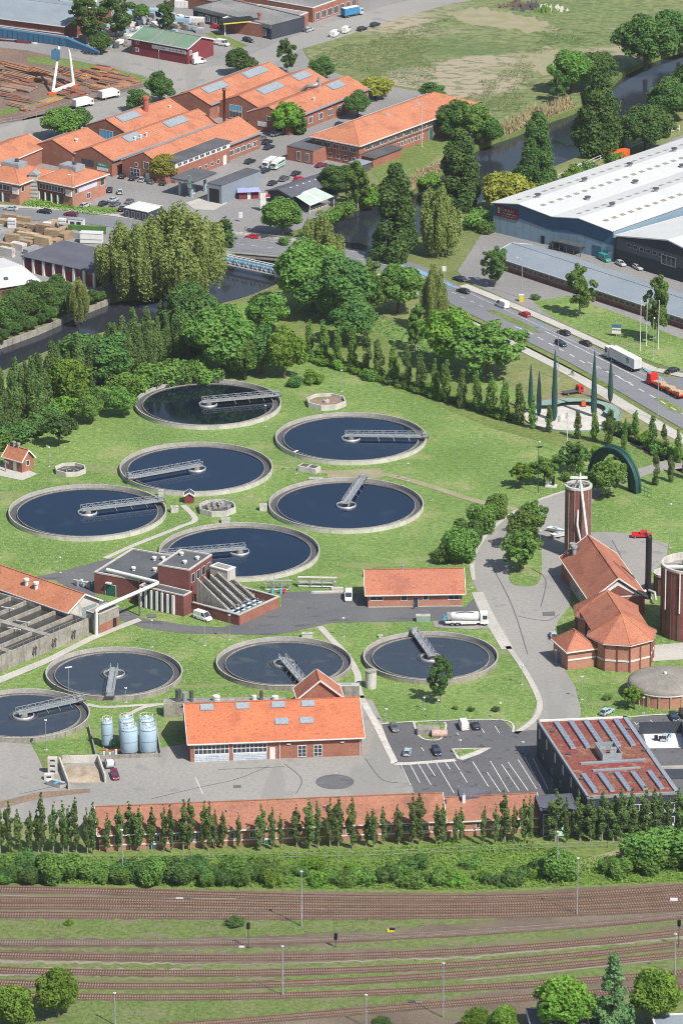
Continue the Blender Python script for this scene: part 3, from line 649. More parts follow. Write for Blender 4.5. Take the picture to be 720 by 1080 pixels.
def building(name, label, cat, A, B, D, eave, ridge=None, style='gx', z=0, wall='brick', roof='tile', over=.5, group=None, trim='white', hipin=None, roof_t=.22, slope_back=False, L=None, par=.5):
    loc, ang, L0 = rect(A, B, z); L = L or L0
    root = thing(name, label, cat, loc, ang, group)
    wm, rm = M[wall], M[roof]; f_ = {k: fmap(k, L, D) for k in 'fbrl'}
    w_ = MB()
    if style == 'flat':
        w_.box(0,0,0,L,D,eave, wm)
        w_.build('wall', root)
        r = MB(); r.box(.35,.35,eave-.05,L-.35,D-.35,eave+.06, rm); r.build('roof', root)
        t = MB(); h = eave+par
        for (x0,y0,x1,y1) in ((-.06,-.06,L+.06,.34),(-.06,D-.34,L+.06,D+.06),(-.06,.34,.34,D-.34),(L-.34,.34,L+.06,D-.34)):
            t.box(x0,y0,eave+.003,x1,y1,h, M[trim] if trim else wm)
        t.build('parapet', root)
    elif style in ('gx','gy'):
        if style == 'gx':
            w_.faces([(0,0,0),(L,0,0),(L,D,0),(0,D,0),(0,0,eave),(L,0,eave),(L,D,eave),(0,D,eave),(0,D/2,ridge),(L,D/2,ridge)],
                     [(0,1,5,4),(2,3,7,6),(1,2,6,9,5),(3,0,4,8,7),(4,5,9,8),(7,8,9,6)], wm)
            w_.build('wall', root)
            s = (ridge-eave)/(D/2); e = over*s; r = MB(); q = .12
            slope_slab(r, (-over,-over,eave-e+q), (L+over,-over,eave-e+q), (L+over,D/2,ridge+q), (-over,D/2,ridge+q), roof_t*.6, rm)
            slope_slab(r, (L+over,D+over,eave-e+q), (-over,D+over,eave-e+q), (-over,D/2,ridge+q), (L+over,D/2,ridge+q), roof_t*.6, rm)
            r.bar((-over,D/2,ridge+q+.03), (L+over,D/2,ridge+q+.03), .4, .14, rm)
            r.build('roof', root)
            if trim:
                t = MB(); tm = M[trim]
                t.bar((-over,-over-.08,eave-e+.02), (L+over,-over-.08,eave-e+.02), .16, .26, tm)
                for x in (-over-.06, L+over+.06):
                    t.bar((x,-over,eave-e+.02), (x,D/2,ridge+.04), .12, .38, tm); t.bar((x,D+over,eave-e+.02), (x,D/2,ridge+.04), .12, .38, tm)
                t.build('gutter', root)
        else:
            w_.faces([(0,0,0),(L,0,0),(L,D,0),(0,D,0),(0,0,eave),(L,0,eave),(L,D,eave),(0,D,eave),(L/2,0,ridge),(L/2,D,ridge)],
                     [(0,1,5,8,4),(1,2,6,5),(2,3,7,9,6),(3,0,4,7),(5,6,9,8),(4,8,9,7)], wm)
            w_.build('wall', root)
            s = (ridge-eave)/(L/2); e = over*s; r = MB(); q = .12
            slope_slab(r, (-over,-over,eave-e+q), (-over,D+over,eave-e+q), (L/2,D+over,ridge+q), (L/2,-over,ridge+q), roof_t*.6, rm)
            slope_slab(r, (L+over,D+over,eave-e+q), (L+over,-over,eave-e+q), (L/2,-over,ridge+q), (L/2,D+over,ridge+q), roof_t*.6, rm)
            r.bar((L/2,-over,ridge+q+.03), (L/2,D+over,ridge+q+.03), .4, .14, rm)
            r.build('roof', root)
            if trim:
                t = MB(); tm = M[trim]
                for x in (-over-.08, L+over+.08): t.bar((x,-over,eave-e+.02), (x,D+over,eave-e+.02), .16, .26, tm)
                for y in (-over-.06, D+over+.06):
                    t.bar((-over,y,eave-e+.02), (L/2,y,ridge+.04), .12, .38, tm); t.bar((L+over,y,eave-e+.02), (L/2,y,ridge+.04), .12, .38, tm)
                t.build('gutter', root)
    elif style == 'hip':
        w_.box(0,0,0,L,D,eave, wm); w_.build('wall', root)
        hi = hipin if hipin is not None else min(L, D)/2; o = over; q = .05
        if L >= D: R0, R1 = Vector((hi, D/2, ridge)), Vector((L-hi, D/2, ridge))
        else: R0, R1 = Vector((L/2, hi, ridge)), Vector((L/2, D-hi, ridge))
        a, b, c, d = [Vector(p) for p in ((-o,-o,eave+q),(L+o,-o,eave+q),(L+o,D+o,eave+q),(-o,D+o,eave+q))]
        r = MB(); dz = Vector((0,0,.25))
        if L >= D: fs = [(a,b,R1,R0),(b,c,R1),(c,d,R0,R1),(d,a,R0)]
        else: fs = [(a,b,R0),(b,c,R1,R0),(c,d,R1),(d,a,R0,R1)]
        for q_ in fs: r.poly([p+dz for p in q_], rm)
        for p0, p1 in ((a,b),(b,c),(c,d),(d,a)): r.poly([p0, p1, p1+dz, p0+dz], rm)
        r.poly([d,c,b,a], M['white'])
        for p0, p1 in (((a,R0),(b,R1),(c,R1),(d,R0),(R0,R1)) if L >= D else ((a,R0),(b,R0),(c,R1),(d,R1),(R0,R1))):
            if (p1-p0).length > .3: r.bar(p0+dz*1.05, p1+dz*1.05, .35, .12, rm)
        r.build('roof', root)
        if trim:
            t = MB(); tm = M[trim]
            for p0, p1 in ((a,b),(b,c),(c,d),(d,a)): t.bar(p0+dz*.5, p1+dz*.5, .34, .3, tm)
            t.build('gutter', root)
    root['L'] = L; root['D'] = D
    return root, L, D, f_
def roof_pt(L, D, eave, ridge, style, u, s, lift=.14):
    """point on the camera-side slope: u along, s from eave 0 to ridge 1"""
    if style == 'gx': return Vector((u, D/2*s, eave+(ridge-eave)*s+lift))
    if style == 'gr': return Vector((L-(L/2)*s, u, eave+(ridge-eave)*s+lift))
    if style == 'gl': return Vector(((L/2)*s, u, eave+(ridge-eave)*s+lift))
def skylight(root, L, D, eave, ridge, style, u0, u1, s0, s1, name='skylight', h=.3, gm=None):
    P = [roof_pt(L,D,eave,ridge,style,u,s,0) for u, s in ((u0,s0),(u1,s0),(u1,s1),(u0,s1))]
    n = (P[1]-P[0]).cross(P[3]-P[0]).normalized()
    if n.z < 0: n = -n
    mb = MB(); ctr = sum(P, Vector())/4
    mb.hexa([p+n*.05 for p in P], [p+n*h for p in P], M['roof_grey']); o = mb.build(name, root)
    g = MB(); Q = [ctr+(p-ctr)*.9 for p in P]; g.hexa([p+n*(h-.02) for p in Q], [p+n*(h+.05) for p in Q], gm or M['glass_sky']); g.build('pane', o)
    return o
def vent(root, p, name='roof_vent', r=.3, h=1.2, m=None):
    mb = MB(); p = Vector(p); m = m or M['metal']; mb.cyl(p-Vector((0,0,.3)), r, h+.3, m, 10); mb.cyl(p+Vector((0,0,h)), r*1.5, r, m, 10)
    return mb.build(name, root)
def door(root, f, u, w_, h, m, name='door', v=0.02, handle=True):
    mb = MB(); fbox(mb, f, u, v, u+w_, v+h, .01, .08, m)
    fbox(mb, f, u-.1, v, u, v+h+.1, .01, .11, M['white']); fbox(mb, f, u+w_, v, u+w_+.1, v+h+.1, .01, .11, M['white']); fbox(mb, f, u, v+h, u+w_, v+h+.1, .01, .11, M['white'])
    o = mb.build(name, root)
    if handle:
        g = MB(); fbox(g, f, u+w_*.8, v+1.0, u+w_*.92, v+1.1, .08, .15, M['metal_dark']); g.build('handle', o)
    return o
# ---- workshop
r, L, D, f = building('workshop', 'long brick workshop with a bright orange tiled roof and two garage doors', 'workshop', (201,804), (381,797), 22, 5, 10.2, 'gx', roof='tile_new', wall='brick', over=.7)
X = L/180.
for (zx, s0, s1) in ((168,.80,.97),(281,.80,.97),(394,.80,.97),(489,.80,.97),(413,.36,.53),(491,.36,.53)):
    u = (zx/3+160-201)*X + (1.3 if s0 > .5 else .3); skylight(r, L, D, 5, 10.2, 'gx', u-1.6, u+1.6, s0, s1)
for u0, u1 in ((.9, 9.0),(9.9,17.8)):
    mb = MB(); mb_l = u1-u0
    fbox(mb, f['f'], u0, .02, u1, 1.7, .01, .07, mat('pale_blue_door', (.55,.62,.70))); fbox(mb, f['f'], u0, 1.7, u1, 2.0, .01, .09, M['white'])
    fbox(mb, f['f'], u0, 3.0, u1, 3.15, .01, .09, M['white']); fbox(mb, f['f'], u0, 4.05, u1, 4.25, .01, .09, M['white'])
    for k in range(9): x = u0+mb_l*k/8; fbox(mb, f['f'], x-.06, 2.0, x+.06, 4.05, .01, .085, M['white'])
    for k in range(3): fbox(mb, f['f'], u0, .4+k*.42, u1, .46+k*.42, .07, .1, M['metal'])
    o = mb.build('garage_door', r); g = MB(); fbox(g, f['f'], u0+.05, 2.0, u1-.05, 4.05, .01, .05, M['glass']); g.build('pane', o)
    for k in (0,1,2):
        pass
mb = MB(); fbox(mb, f['f'], 0, 4.3, L, 4.62, .01, .08, M['brick_dark']); mb.build('brick_band', r)
door(r, f['f'], 18.6, 1.1, 2.9, M['white'])
window(r, f['f'], 25.0, .3, 2.1, 2.9, bars=1, hbars=2); window(r, f['f'], 28.7, .3, 2.1, 2.9, bars=1, hbars=2)
mb = MB(); mb.bar(f['f'](20.8,0,.12), f['f'](20.8,4.9,.12), .14, .14, M['white']); mb.bar(f['f'](L-.3,0,.12), f['f'](L-.3,4.9,.12), .14, .14, M['white']); mb.build('downpipe', r)
for u in (22.5, 35): plate(r, 'wall_lamp', f['f'], u, 3.6, .9, .35, M['white'], .3)
wrow(r, f['l'], 3, 4, 18, 2.0, 1.2, 1.2)
r, L, D, f = building('annex', 'small red tiled annex with steep roof behind the orange workshop', 'annex', (315,758), (360,756), 6.5, 5.4, 9.6, 'gy', roof='tile_red', over=.5)
door(r, f['l'], 4, 1.1, 2.4, M['teal_door'])
# ---- storage house
r, L, D, f = building('storage_house', 'low salmon brick house with a red tiled roof beside the yard lane', 'house', (388,641), (487,639.5), 12, 4.0, 7.9, 'gx', wall='brick_pale', roof='tile_red', over=.8)
for u0, u1, v in ((.6,9.2,0),(23.0,30,0)): pass
k = L/275.
for (a, b, v0, v1) in ((6,44,1.9,3.1),(96,114,1.7,3.1),(160,176,1.8,3.1),(233,268,1.8,3.2)): window(r, f['f'], a*k, v0, (b-a)*k, v1-v0, bars=1 if b-a > 20 else 0)
door(r, f['f'], 131*k, 1.3, 2.6, M['glass']); vent(r, (L*.38, D/2, 7.9), 'chimney', .25, .9)
mb = MB(); fbox(mb, f['f'], 0, 3.45, L, 3.72, .01, .1, M['white']); mb.build('frieze', r)
mb = MB(); fbox(mb, f['f'], 0, 0, L, .3, .01, .06, M['concrete']); mb.build('plinth', r)
# ---- pump house on the lawn
r, L, D, f = building('pump_house', 'tiny brick pump house with an orange gable roof on the left lawn', 'pump house', (5,493.5), (23.5,499), 4.6, 3.6, 6.0, 'gx', roof='tile', over=.45)
window(r, f['r'], 1.6, 1.5, 1.3, 1.6, bars=0)
plate(r, 'door', f['f'], 3.4, .05, 1.2, 2.6, M['white']); vent(r, (1.6, D/2, 6.0), 'roof_vent', .35, .9); vent(r, (3.3, D/2, 6.0), 'roof_vent', .35, .9)
mb = MB(); mb.box(L*.35,-2.2,0, L*.35+.3,-1.9,3.2, M['metal']); mb.box(L*.35-.5,-2.2,2.6, L*.35+1.2,-1.9,3.0, M['metal']); mb.build('pipe_stand', r)
# ---- long hall at the railway (two roof levels)
r, L, D, f = building('long_hall', 'very long low brick hall with a weathered tiled roof behind the poplar row', 'hall', (105,898), (468,883), 14, 4.2, 7.8, 'gx', wall='brick_pale', roof='tile_old', over=.5)
mb = MB(); fbox(mb, f['f'], 0, 1.25, L, 1.55, .01, .12, M['white']); mb.build('white_band', r)
wrow(r, f['f'], 17, 2, L-2, 1.8, 1.6, 1.5, bars=1)
for u in (11, 37, 60): door(r, f['f'], u, 1.6, 1.1, M['teal_door'], handle=False)
for u in (8, 29, 51, 70): vent(r, (u, D*.3, 6.2), 'roof_vent', .18, .7)
r2, L, D, f = building('hall_extension', 'lower tiled end of the long hall with a dark dormer and chimney', 'hall', (468.6,882.8), (568,878), 12.5, 3.9, 6.9, 'gx', wall='brick_pale', roof='tile_old', over=.45)
mb = MB(); fbox(mb, f['f'], 0, 1.25, L, 1.55, .01, .12, M['white']); mb.build('white_band', r2)
wrow(r2, f['f'], 4, 1, L-2, 1.8, 1.6, 1.5, bars=1)
plate(r2, 'gable_panel', f['r'], 3, .3, 6, 3.2, M['orange'], .08)
mb = MB(); x = 4.2
mb.faces([(x,5.2,5.4),(x+4.2,5.2,5.4),(x+7.6,9.5,5.4),(x,9.5,5.4),(x,5.2,7.2),(x+4.2,5.6,7.0),(x+7.6,9.5,6.9),(x,9.5,8.2)], [(0,1,5,4),(1,2,6,5),(2,3,7,6),(3,0,4,7),(4,5,6,7)], M['roof_slate']); mb.build('dormer', r2)
mb = MB(); mb.box(x+.4,4.4,5.2,x+1.1,5.1,7.9,M['white']); mb.cyl((x+.75,4.75,7.9),.2,.5,M['metal'],8); mb.build('chimney', r2)
mb = MB(); mb.cyl((.8,4.6,5.6),.3,1.5,M['metal_dark'],8); mb.build('chimney', r2)
# ---- modern office with red sedum roof
BZ = 9.0
def office():
    BL, BR, FR, FL = G(566,760,BZ), G(660,756,BZ), G(716,836,BZ), G(619,841,BZ)
    o = FL.copy(); o.z = 0
    root = thing('office_block', 'modern dark office block with a flat red planted roof and blue rooflights', 'office', tuple(o))
    q = [v-o for v in (FL,FR,BR,BL)]
    b = [Vector((p.x,p.y,0)) for p in q]; t = [Vector((p.x,p.y,BZ-.25)) for p in q]
    mb = MB(); mb.hexa(b, t, M['clad_dark']); mb.build('wall', root)
    c = sum(t, Vector())/4
    mb = MB(); ins = [c+(p-c)*.975 for p in t]; mb.hexa(ins, [p+Vector((0,0,.12)) for p in ins], M['sedum']); mb.build('roof', root)
    def U(a, b_, z=BZ): # a across from left, b_ from front to back
        l = q[0].lerp(q[3], b_); r_ = q[1].lerp(q[2], b_); p = l.lerp(r_, a); return Vector((p.x, p.y, z))
    mb = MB()
    for (p0, p1, w_, m) in ((q[0],q[1],.5,'metal'),(q[1],q[2],1.0,'roof_grey'),(q[2],q[3],.6,'white'),(q[3],q[0],.5,'roof_grey')):
        p0 = Vector((p0.x,p0.y,BZ-.1)); p1 = Vector((p1.x,p1.y,BZ-.1)); d = (p1-p0).normalized(); n = Vector((-d.y,d.x,0))*(w_/2-.06)
        mb.bar(p0+n-d*.05, p1+n+d*.05, w_, .62, M[m])
    mb.build('parapet', root)
    def strip(a0, b0, a1, b1, w_, h, m, name):
        p0, p1 = U(a0,b0), U(a1,b1)
        mb = MB(); mb.bar(p0+Vector((0,0,h/2)), p1+Vector((0,0,h/2)), w_, h, M['metal']); o_ = mb.build(name, root)
        d = (p1-p0).normalized(); n = Vector((-d.y,d.x,0))
        g = MB(); k = 9
        for i in range(k):
            s0 = p0.lerp(p1, (i+.08)/k); s1 = p0.lerp(p1, (i+.92)/k)
            g.bar(s0-n*w_*.22+Vector((0,0,h+.03)), s1-n*w_*.22+Vector((0,0,h+.03)), w_*.42, .06, M['solar'])
            g.bar(s0+n*w_*.25+Vector((0,0,h+.03)), s1+n*w_*.25+Vector((0,0,h+.03)), w_*.32, .06, M['solar'])
        g.build('pane', o_)
    for a in (.19,.355,.52,.69,.855): strip(a, .965, a, .61, 1.15, .4, 'metal', 'rooflight')
    for a in (.12,.30,.485,.66,.84): strip(a-.01, .28, a, .05, 1.1, .4, 'metal', 'rooflight')
    mb = MB(); mb.bar(U(.16,.42), U(.88,.43), .9, .5, M['roof_grey']); mb.build('roof_duct', root)
    mb = MB(); mb.bar(U(.24,.325), U(.77,.335), .8, .4, M['roof_grey']); mb.build('roof_duct', root)
    # open plant box
    p = [U(.41,.43),U(.62,.43),U(.62,.58),U(.41,.58)]; hh = Vector((0,0,2.0)); mb = MB()
    for i in range(4):
        a, b_ = p[i], p[(i+1) % 4]; mb.bar(a+hh/2, b_+hh/2, .15, 2.0, M['glass_sky'])
    pb = mb.build('plant_screen', root)
    mb = MB(); cc = sum(p, Vector())/4
    for dx, dy in ((-1.2,.8),(1.3,.6),(1.0,-1.6)): mb.box(cc.x+dx-.7,cc.y+dy-.7,BZ,cc.x+dx+.7,cc.y+dy+.7,BZ+1.7,M['metal'])
    mb.build('fan_unit', pb)
    for a, b_ in ((.09,.85),(.10,.55),(.93,.84),(.94,.55),(.07,.23),(.93,.2)):
        mb = MB(); c_ = U(a,b_); mb.box(c_.x-.5,c_.y-.4,BZ,c_.x+.5,c_.y+.4,BZ+.3,M['metal_dark']); mb.build('roof_hatch', root)
    # west side windows
    d = (q[3]-q[0]); LL = d.length; d.normalize(); n = Vector((-d.y, d.x, 0))
    fl = lambda u, v, e: Vector((q[3].x,q[3].y,0))-d*u+Vector((0,0,v))+n*e
    for u in (2.2,9,17,24.5,32,39): window(root, fl, u, 5.6, 1.1, 2.3, bars=0, fm=M['white'], gm=M['glass_sky'])
    for u in (5,14,22,30): window(root, fl, u, 1.8, 1.6, 1.2, bars=0, fm=M['metal'])
    # front: bands of glass
    d2 = (q[1]-q[0]); L2 = d2.length; d2.normalize(); n2 = Vector((d2.y, -d2.x, 0))
    ff = lambda u, v, e: Vector((q[0].x,q[0].y,0))+d2*u+Vector((0,0,v))+n2*e
    for v in (1.6, 5.0):
        window(root, ff, 7.0, v, L2-8, 1.7, bars=7, fm=M['white'])
        mb = MB(); fbox(mb, ff, 6.6, v-.55, L2-.3, v-.2, .01, .5, M['white']); mb.build('ledge', root)
office()
# sign link building
r, L, D, f = building('link_building', 'low dark flat link between the long hall and the office, with a mint sign', 'annex', (569.5,884), (608,882.3), 9, 6.6, style='flat', wall='clad_dark', roof='roof_slate', trim='roof_slate', par=.15)
window(r, f['f'], .6, .4, 1.6, 5.4, bars=0, hbars=3)
mint = mat('mint_sign', (.50,.72,.62)); 
o = plate(r, 'sign_panel', f['f'], 3.6, .4, 2.4, 6.0, mint, .18)
def text_on(parent, f, body, u, v, size, m, rot=0, d=.2, name='lettering', font_x=1.0):
    cu = bpy.data.curves.new(name, 'FONT'); cu.body = body; cu.size = size; cu.extrude = .01; cu.align_x = 'CENTER'; cu.align_y = 'CENTER'; cu.resolution_u = 3
    tmp = bpy.data.objects.new('tmp', cu); me = bpy.data.meshes.new_from_object(tmp); bpy.data.objects.remove(tmp); 
    o0 = f(u, v, d); ex = (f(u+1, v, d)-o0); ey = (f(u, v+1, d)-o0); ez = ex.cross(ey)
    mt = Matrix((ex, ey, ez)).transposed().to_4x4() @ Matrix.Rotation(rot, 4, 'Z') @ Matrix.Diagonal((font_x,1,1,1))
    mt.translation = o0; me.transform(mt); me.materials.clear(); me.materials.append(m)
    for p in me.polygons: p.material_index = 0
    ob = bpy.data.objects.new(name, me); col.objects.link(ob); ob.parent = parent
    return ob
text_on(o, f['f'], 'S', 4.8, 4.4, 3.6, M['clad_dark'], rot=R(0), d=.22)
text_on(o, f['f'], 'N', 4.8, 1.7, 3.2, M['clad_dark'], rot=R(0), d=.22)
window(r, f['f'], 6.6, .4, 1.6, 5.4, bars=0, hbars=3, fm=M['metal'])
# ---- inlet works
grp = None
r, L, D, f = building('inlet_hall', 'low maroon brick inlet hall with a flat dark roof behind the white pipe', 'hall', (100,625.5), (168,638), 19.5, 5.4, style='flat', wall='brick_dark', roof='roof_dark', trim='conc_white', par=.4)
door(r, f['f'], 3.2, 3.0, 3.0, M['teal_door'])
for (x, y) in ((9,15),(11,16),(12.5,14.5),(14,15.5),(16,13),(8,6),(13,8),(16,8)): vent(r, (x,y,5.4), 'roof_vent', .4, .6, M['white'])
plate(r, 'wall_lamp', f['f'], 3.6, 3.4, 1.5, .3, M['white'], .8)
r, L, D, f = building('inlet_tower', 'tall maroon brick block with a flat roof over the sloping screw channels', 'pump station', (167.2,637.8), (200,643.5), 12.5, 10.5, style='flat', wall='brick_dark', roof='roof_dark', trim='conc_white', par=.35)
for (x, y) in ((2,9),(5.5,4),(7,8)): vent(r, (x,y,10.5), 'roof_vent', .4, .5, M['white'])
wrow(r, f['r'], 4, .6, 12, 6.8, 1.9, 2.4, bars=0, fm=M['conc_white'])
LT, DT = L, D; root_t = r
r, L, D, f = building('inlet_porch', 'glazed brick strip with white fins in front of the maroon tower', 'annex', (147.5,639.5), (194,650.5), 3.6, 5.4, style='flat', wall='brick_dark', roof='roof_dark', trim='conc_white', par=.3)
plate(r, 'glazing', f['f'], .3, .3, L*.76, 4.7, M['glass'], .05)
for i in range(7): plate(r, 'fin', f['f'], .2+L*.76*i/6.2, .1, .5, 5.0, M['white'], .45)
plate(r, 'fin', f['f'], L*.78, .1, .3, 5.0, M['white'], .3)
# screw pump basin
loc, ang, L = rect((203,646.5), (252,660)); D = 16.5
r = thing('screw_pump_basin', 'low walled brick basin with sloping concrete screw channels and pale blue pipes', 'pump basin', loc, ang)
mb = MB(); t = .5
for (x0,y0,x1,y1) in ((0,0,L,t),(L-t,t,L,D),(0,D-t,L-t,D)): mb.box(x0,y0,0,x1,y1,2.7,M['brick_dark'] if x0 == 0 and y0 == 0 else M['brick'])
mb.build('wall', r)
mb = MB()
for (x0,y0,x1,y1) in ((-.05,-.1,L+.1,t+.05),(L-t-.05,t+.05,L+.1,D+.1),(0,D-t-.05,L-t-.05,D+.1)): mb.box(x0,y0,2.703,x1,y1,2.95,M['concrete'])
mb.build('coping', r)
mb = MB(); mb.box(.02,t+.02,.02,L-t-.02,D-t-.02,.6,M['sludge']); mb.build('water', r)
for i in range(5):
    y = 1.6+i*2.7; mb = MB(); hs = 8.8-.25*i
    mb.faces([(0,y,0),(L*.82,y,.5),(L*.82,y,1.4),(0.2,y,hs),(0,y+.45,0),(L*.82,y+.45,.5),(L*.82,y+.45,1.4),(.2,y+.45,hs)], [(0,1,2,3),(7,6,5,4),(3,2,6,7),(1,5,6,2),(0,3,7,4)], M['conc_old'])
    mb.build('channel_wall', r)
    if i < 4:
        mb = MB(); a = Vector((.6,y+1.55,7.0)); b = Vector((L*.78,y+1.55,.9)); mb.tube([a,b], .3, M['metal'], 8); n = 26; d = (b-a)
        up = Vector((0,0,1)); s = d.normalized().cross(up).normalized(); v_ = s.cross(d.normalized())
        for k in range(n*6):
            t0, t1 = k/(n*6), (k+1)/(n*6); an0, an1 = k*PI/3, (k+1)*PI/3
            p0, p1 = a+d*t0, a+d*t1; e0 = s*math.cos(an0)+v_*math.sin(an0); e1 = s*math.cos(an1)+v_*math.sin(an1)
            mb.poly([p0+e0*.3, p1+e1*.3, p1+e1*.95, p0+e0*.95], M['metal_dark'])
        mb.build('pump_screw', r)
mb = MB(); 
for i, x in enumerate((L*.62, L*.72, L*.84)): mb.tube([(x,1.2,2.2),(x,D-3.5,2.2)], .28, mat('pale_blue_pipe', (.42,.56,.66), rough=.5), 8)
mb.build('pipe', r)
for i in range(6):
    mb = MB(); mb.bar((L*.3, 1.2+i*2.2, 2.6), (L*.93, 1.2+i*2.2, 2.6), .3, .15, M['metal_dark'] if i % 2 else M['metal']); mb.build('walkway', r)
mb = MB()
for i in range(4): mb.box(L*.35+i*.9, D-6+i*.9, 1, L*.35+i*.9+.5, D-2, 3.6-.3*i, M['conc_old'])
mb.build('stair_wall', r)
# concrete tower beside it
o_ = G(240,602,9.0); 
r = thing('concrete_tower', 'pale plain concrete tower rising beside the sloping screw channels', 'tower', (o_.x, o_.y, 0), ang)
mb = MB(); mb.box(-5.6,0,0,0,3.2,8.8,M['conc_white']); mb.build('shaft', r)
mb = MB(); mb.box(-5.7,-.1,8.803,.1,3.3,9.1,M['white']); mb.box(-4.9,.6,9.1,-.7,2.6,9.25,M['conc_old']); mb.build('cap', r)
mb = MB(); mb.box(.02,.4,4.5,1.3,2.6,5.2,M['conc_old']); mb.build('ledge', r)
# white air pipe
pz = 6.5
P0, P1, P2 = G(113,600.8,pz), G(168,614.5,pz), G(101.5,643.5,pz)
ctr = Vector((P2.x, P2.y, 0)); r = thing('air_pipe', 'thick white overhead pipe bent from the inlet hall to the concrete basin', 'pipe', tuple(ctr))
mb = MB(); q = [P0-ctr, P1-ctr, P2-ctr, Vector((P2.x, P2.y, .1))-ctr]
pts = []
for i, p in enumerate(q):
    if i in (0, 3): pts.append(p)
    else:
        a = (q[i-1]-p).normalized(); b = (q[i+1]-p).normalized(); pts += [p+a*.9, p+(a+b)*.28, p+b*.9]
mb.tube(pts, .48, M['white'], 12); mb.build('pipe', r)
mb = MB()
for s in (.3, .62):
    p = q[0].lerp(q[1], s); mb.bar(p-Vector((0,0,1.2)), p-Vector((0,0,.3)), .3, .5, M['metal'])
p = q[1].lerp(q[2], .32); mb.bar((p.x,p.y,0), (p.x,p.y,pz-.4), .35, .35, M['metal_dark']); mb.build('support', r)
# valve house at the end of the basin
r, L, D, f = building('valve_house', 'small brick and concrete valve house under the end of the white pipe', 'valve house', (105,668.5), (126,659.5), 4.2, 5.0, style='flat', wall='conc_old', roof='conc_old', trim='concrete', par=.15)
plate(r, 'brick_panel', f['f'], .1, .1, L-2.6, 2.2, M['brick'], .06); plate(r, 'door', f['f'], L-2.4, .05, 1.3, 2.4, M['black'], .05); plate(r, 'brick_pier', f['f'], L-1.0, .1, 1.0, 2.4, M['brick'], .08)
# ---- aeration basin
loc, ang, L = rect((-70,739.5), (94,669.5)); D = 46; Hh = 4.3
r = thing('aeration_basin', 'big weathered concrete basin divided by low walls at the left edge', 'basin', loc, ang)
mb = MB(); t = .45
for (x0,y0,x1,y1) in ((0,0,L,t),(L-t,t,L,D),(0,D-t,L-t,D),(0,t,t,D-t)): mb.box(x0,y0,0,x1,y1,Hh,M['conc_old'])
mb.build('outer_wall', r)
mb = MB(); mb.box(t,t,.02,L-t,D-t,3.3,M['sludge']); mb.build('water', r)
nx = 7
for i in range(1, 4):
    x = L-t-(L*.25)*i; mb = MB(); mb.box(x-.9,t,2.5,x+.9,D-t,Hh+.02,M['conc_old']); mb.build('walkway', r)
for j in range(1, 9):
    y = D*j/9; mb = MB(); xs_ = [t]+[L-t-(L*.25)*i for i in (3,2,1)]+[L-t]
    for i in range(4): mb.box(xs_[i]+(.9 if i else 0), y-.25, 2.5, xs_[i+1]-(.9 if i < 3 else 0), y+.25, Hh-.05, M['conc_old'])
    mb.build('dividing_wall', r)
for i in range(10):
    x = 6+i*(L-8)/10; y = rnd.uniform(3, 20); mb = MB(); mb.tube([(x,y,Hh+.2),(x+.3,y+4.5,Hh-.4)], .15, M['white'], 6); mb.build('air_hose', r)
for i in range(3):
    for k in range(2):
        u = L-6.3-i*7.2; mb = MB(); mb.lathe((0,0,0), [(.45,0),(.45,.2),(.3,.2),(.3,0)], M['metal_dark'], 12)
        mb2 = MB(); 
        for vv, ff in zip(mb.v, [0]*len(mb.v)): mb2.v.append((u+vv[0]+k*.9, -vv[2]-.02, 1.6+vv[1]+.9*(k)))
        mb2.f = mb.f; mb2.mi = mb.mi; mb2.mats = mb.mats; mb2.smooth = mb.smooth; mb2.box(u-.1+k*.9,-.22,.7,u+.12+k*.9,-.02,3.0,M['metal_dark']); mb2.build('ladder', r)
for i in range(9):
    u = 3+i*(L-4)/9
    mb = MB(); mb.box(u,-.06,0,u+.12,-.003,Hh,M['sleeper']); mb.build('joint', r)
mb = MB()
for i in range(26): x = i*L/26+.2; mb.bar((x,.2,Hh), (x,.2,Hh+1.0), .05, .05, M['metal'])
mb.bar((.2,.2,Hh+1), (L,.2,Hh+1), .05, .05, M['metal']); mb.build('railing', r)
# tiled hall behind the basin
r, L, D, f = building('tiled_hall', 'long orange tiled hall with a white gable behind the concrete basin', 'hall', (72,664), (105,652), 62, 5.0, 8.0, 'gy', wall='conc_white', roof='tile', over=.7)
for y in (14, 17.5): vent(r, (L*.25, y, 6.6), 'roof_vent', .5, 1.2, M['white'])
mb = MB(); fbox(mb, f['f'], L*.45, .3, L*.9, 4.4, .01, .08, M['glass_sky']); mb.build('glazed_door', r)
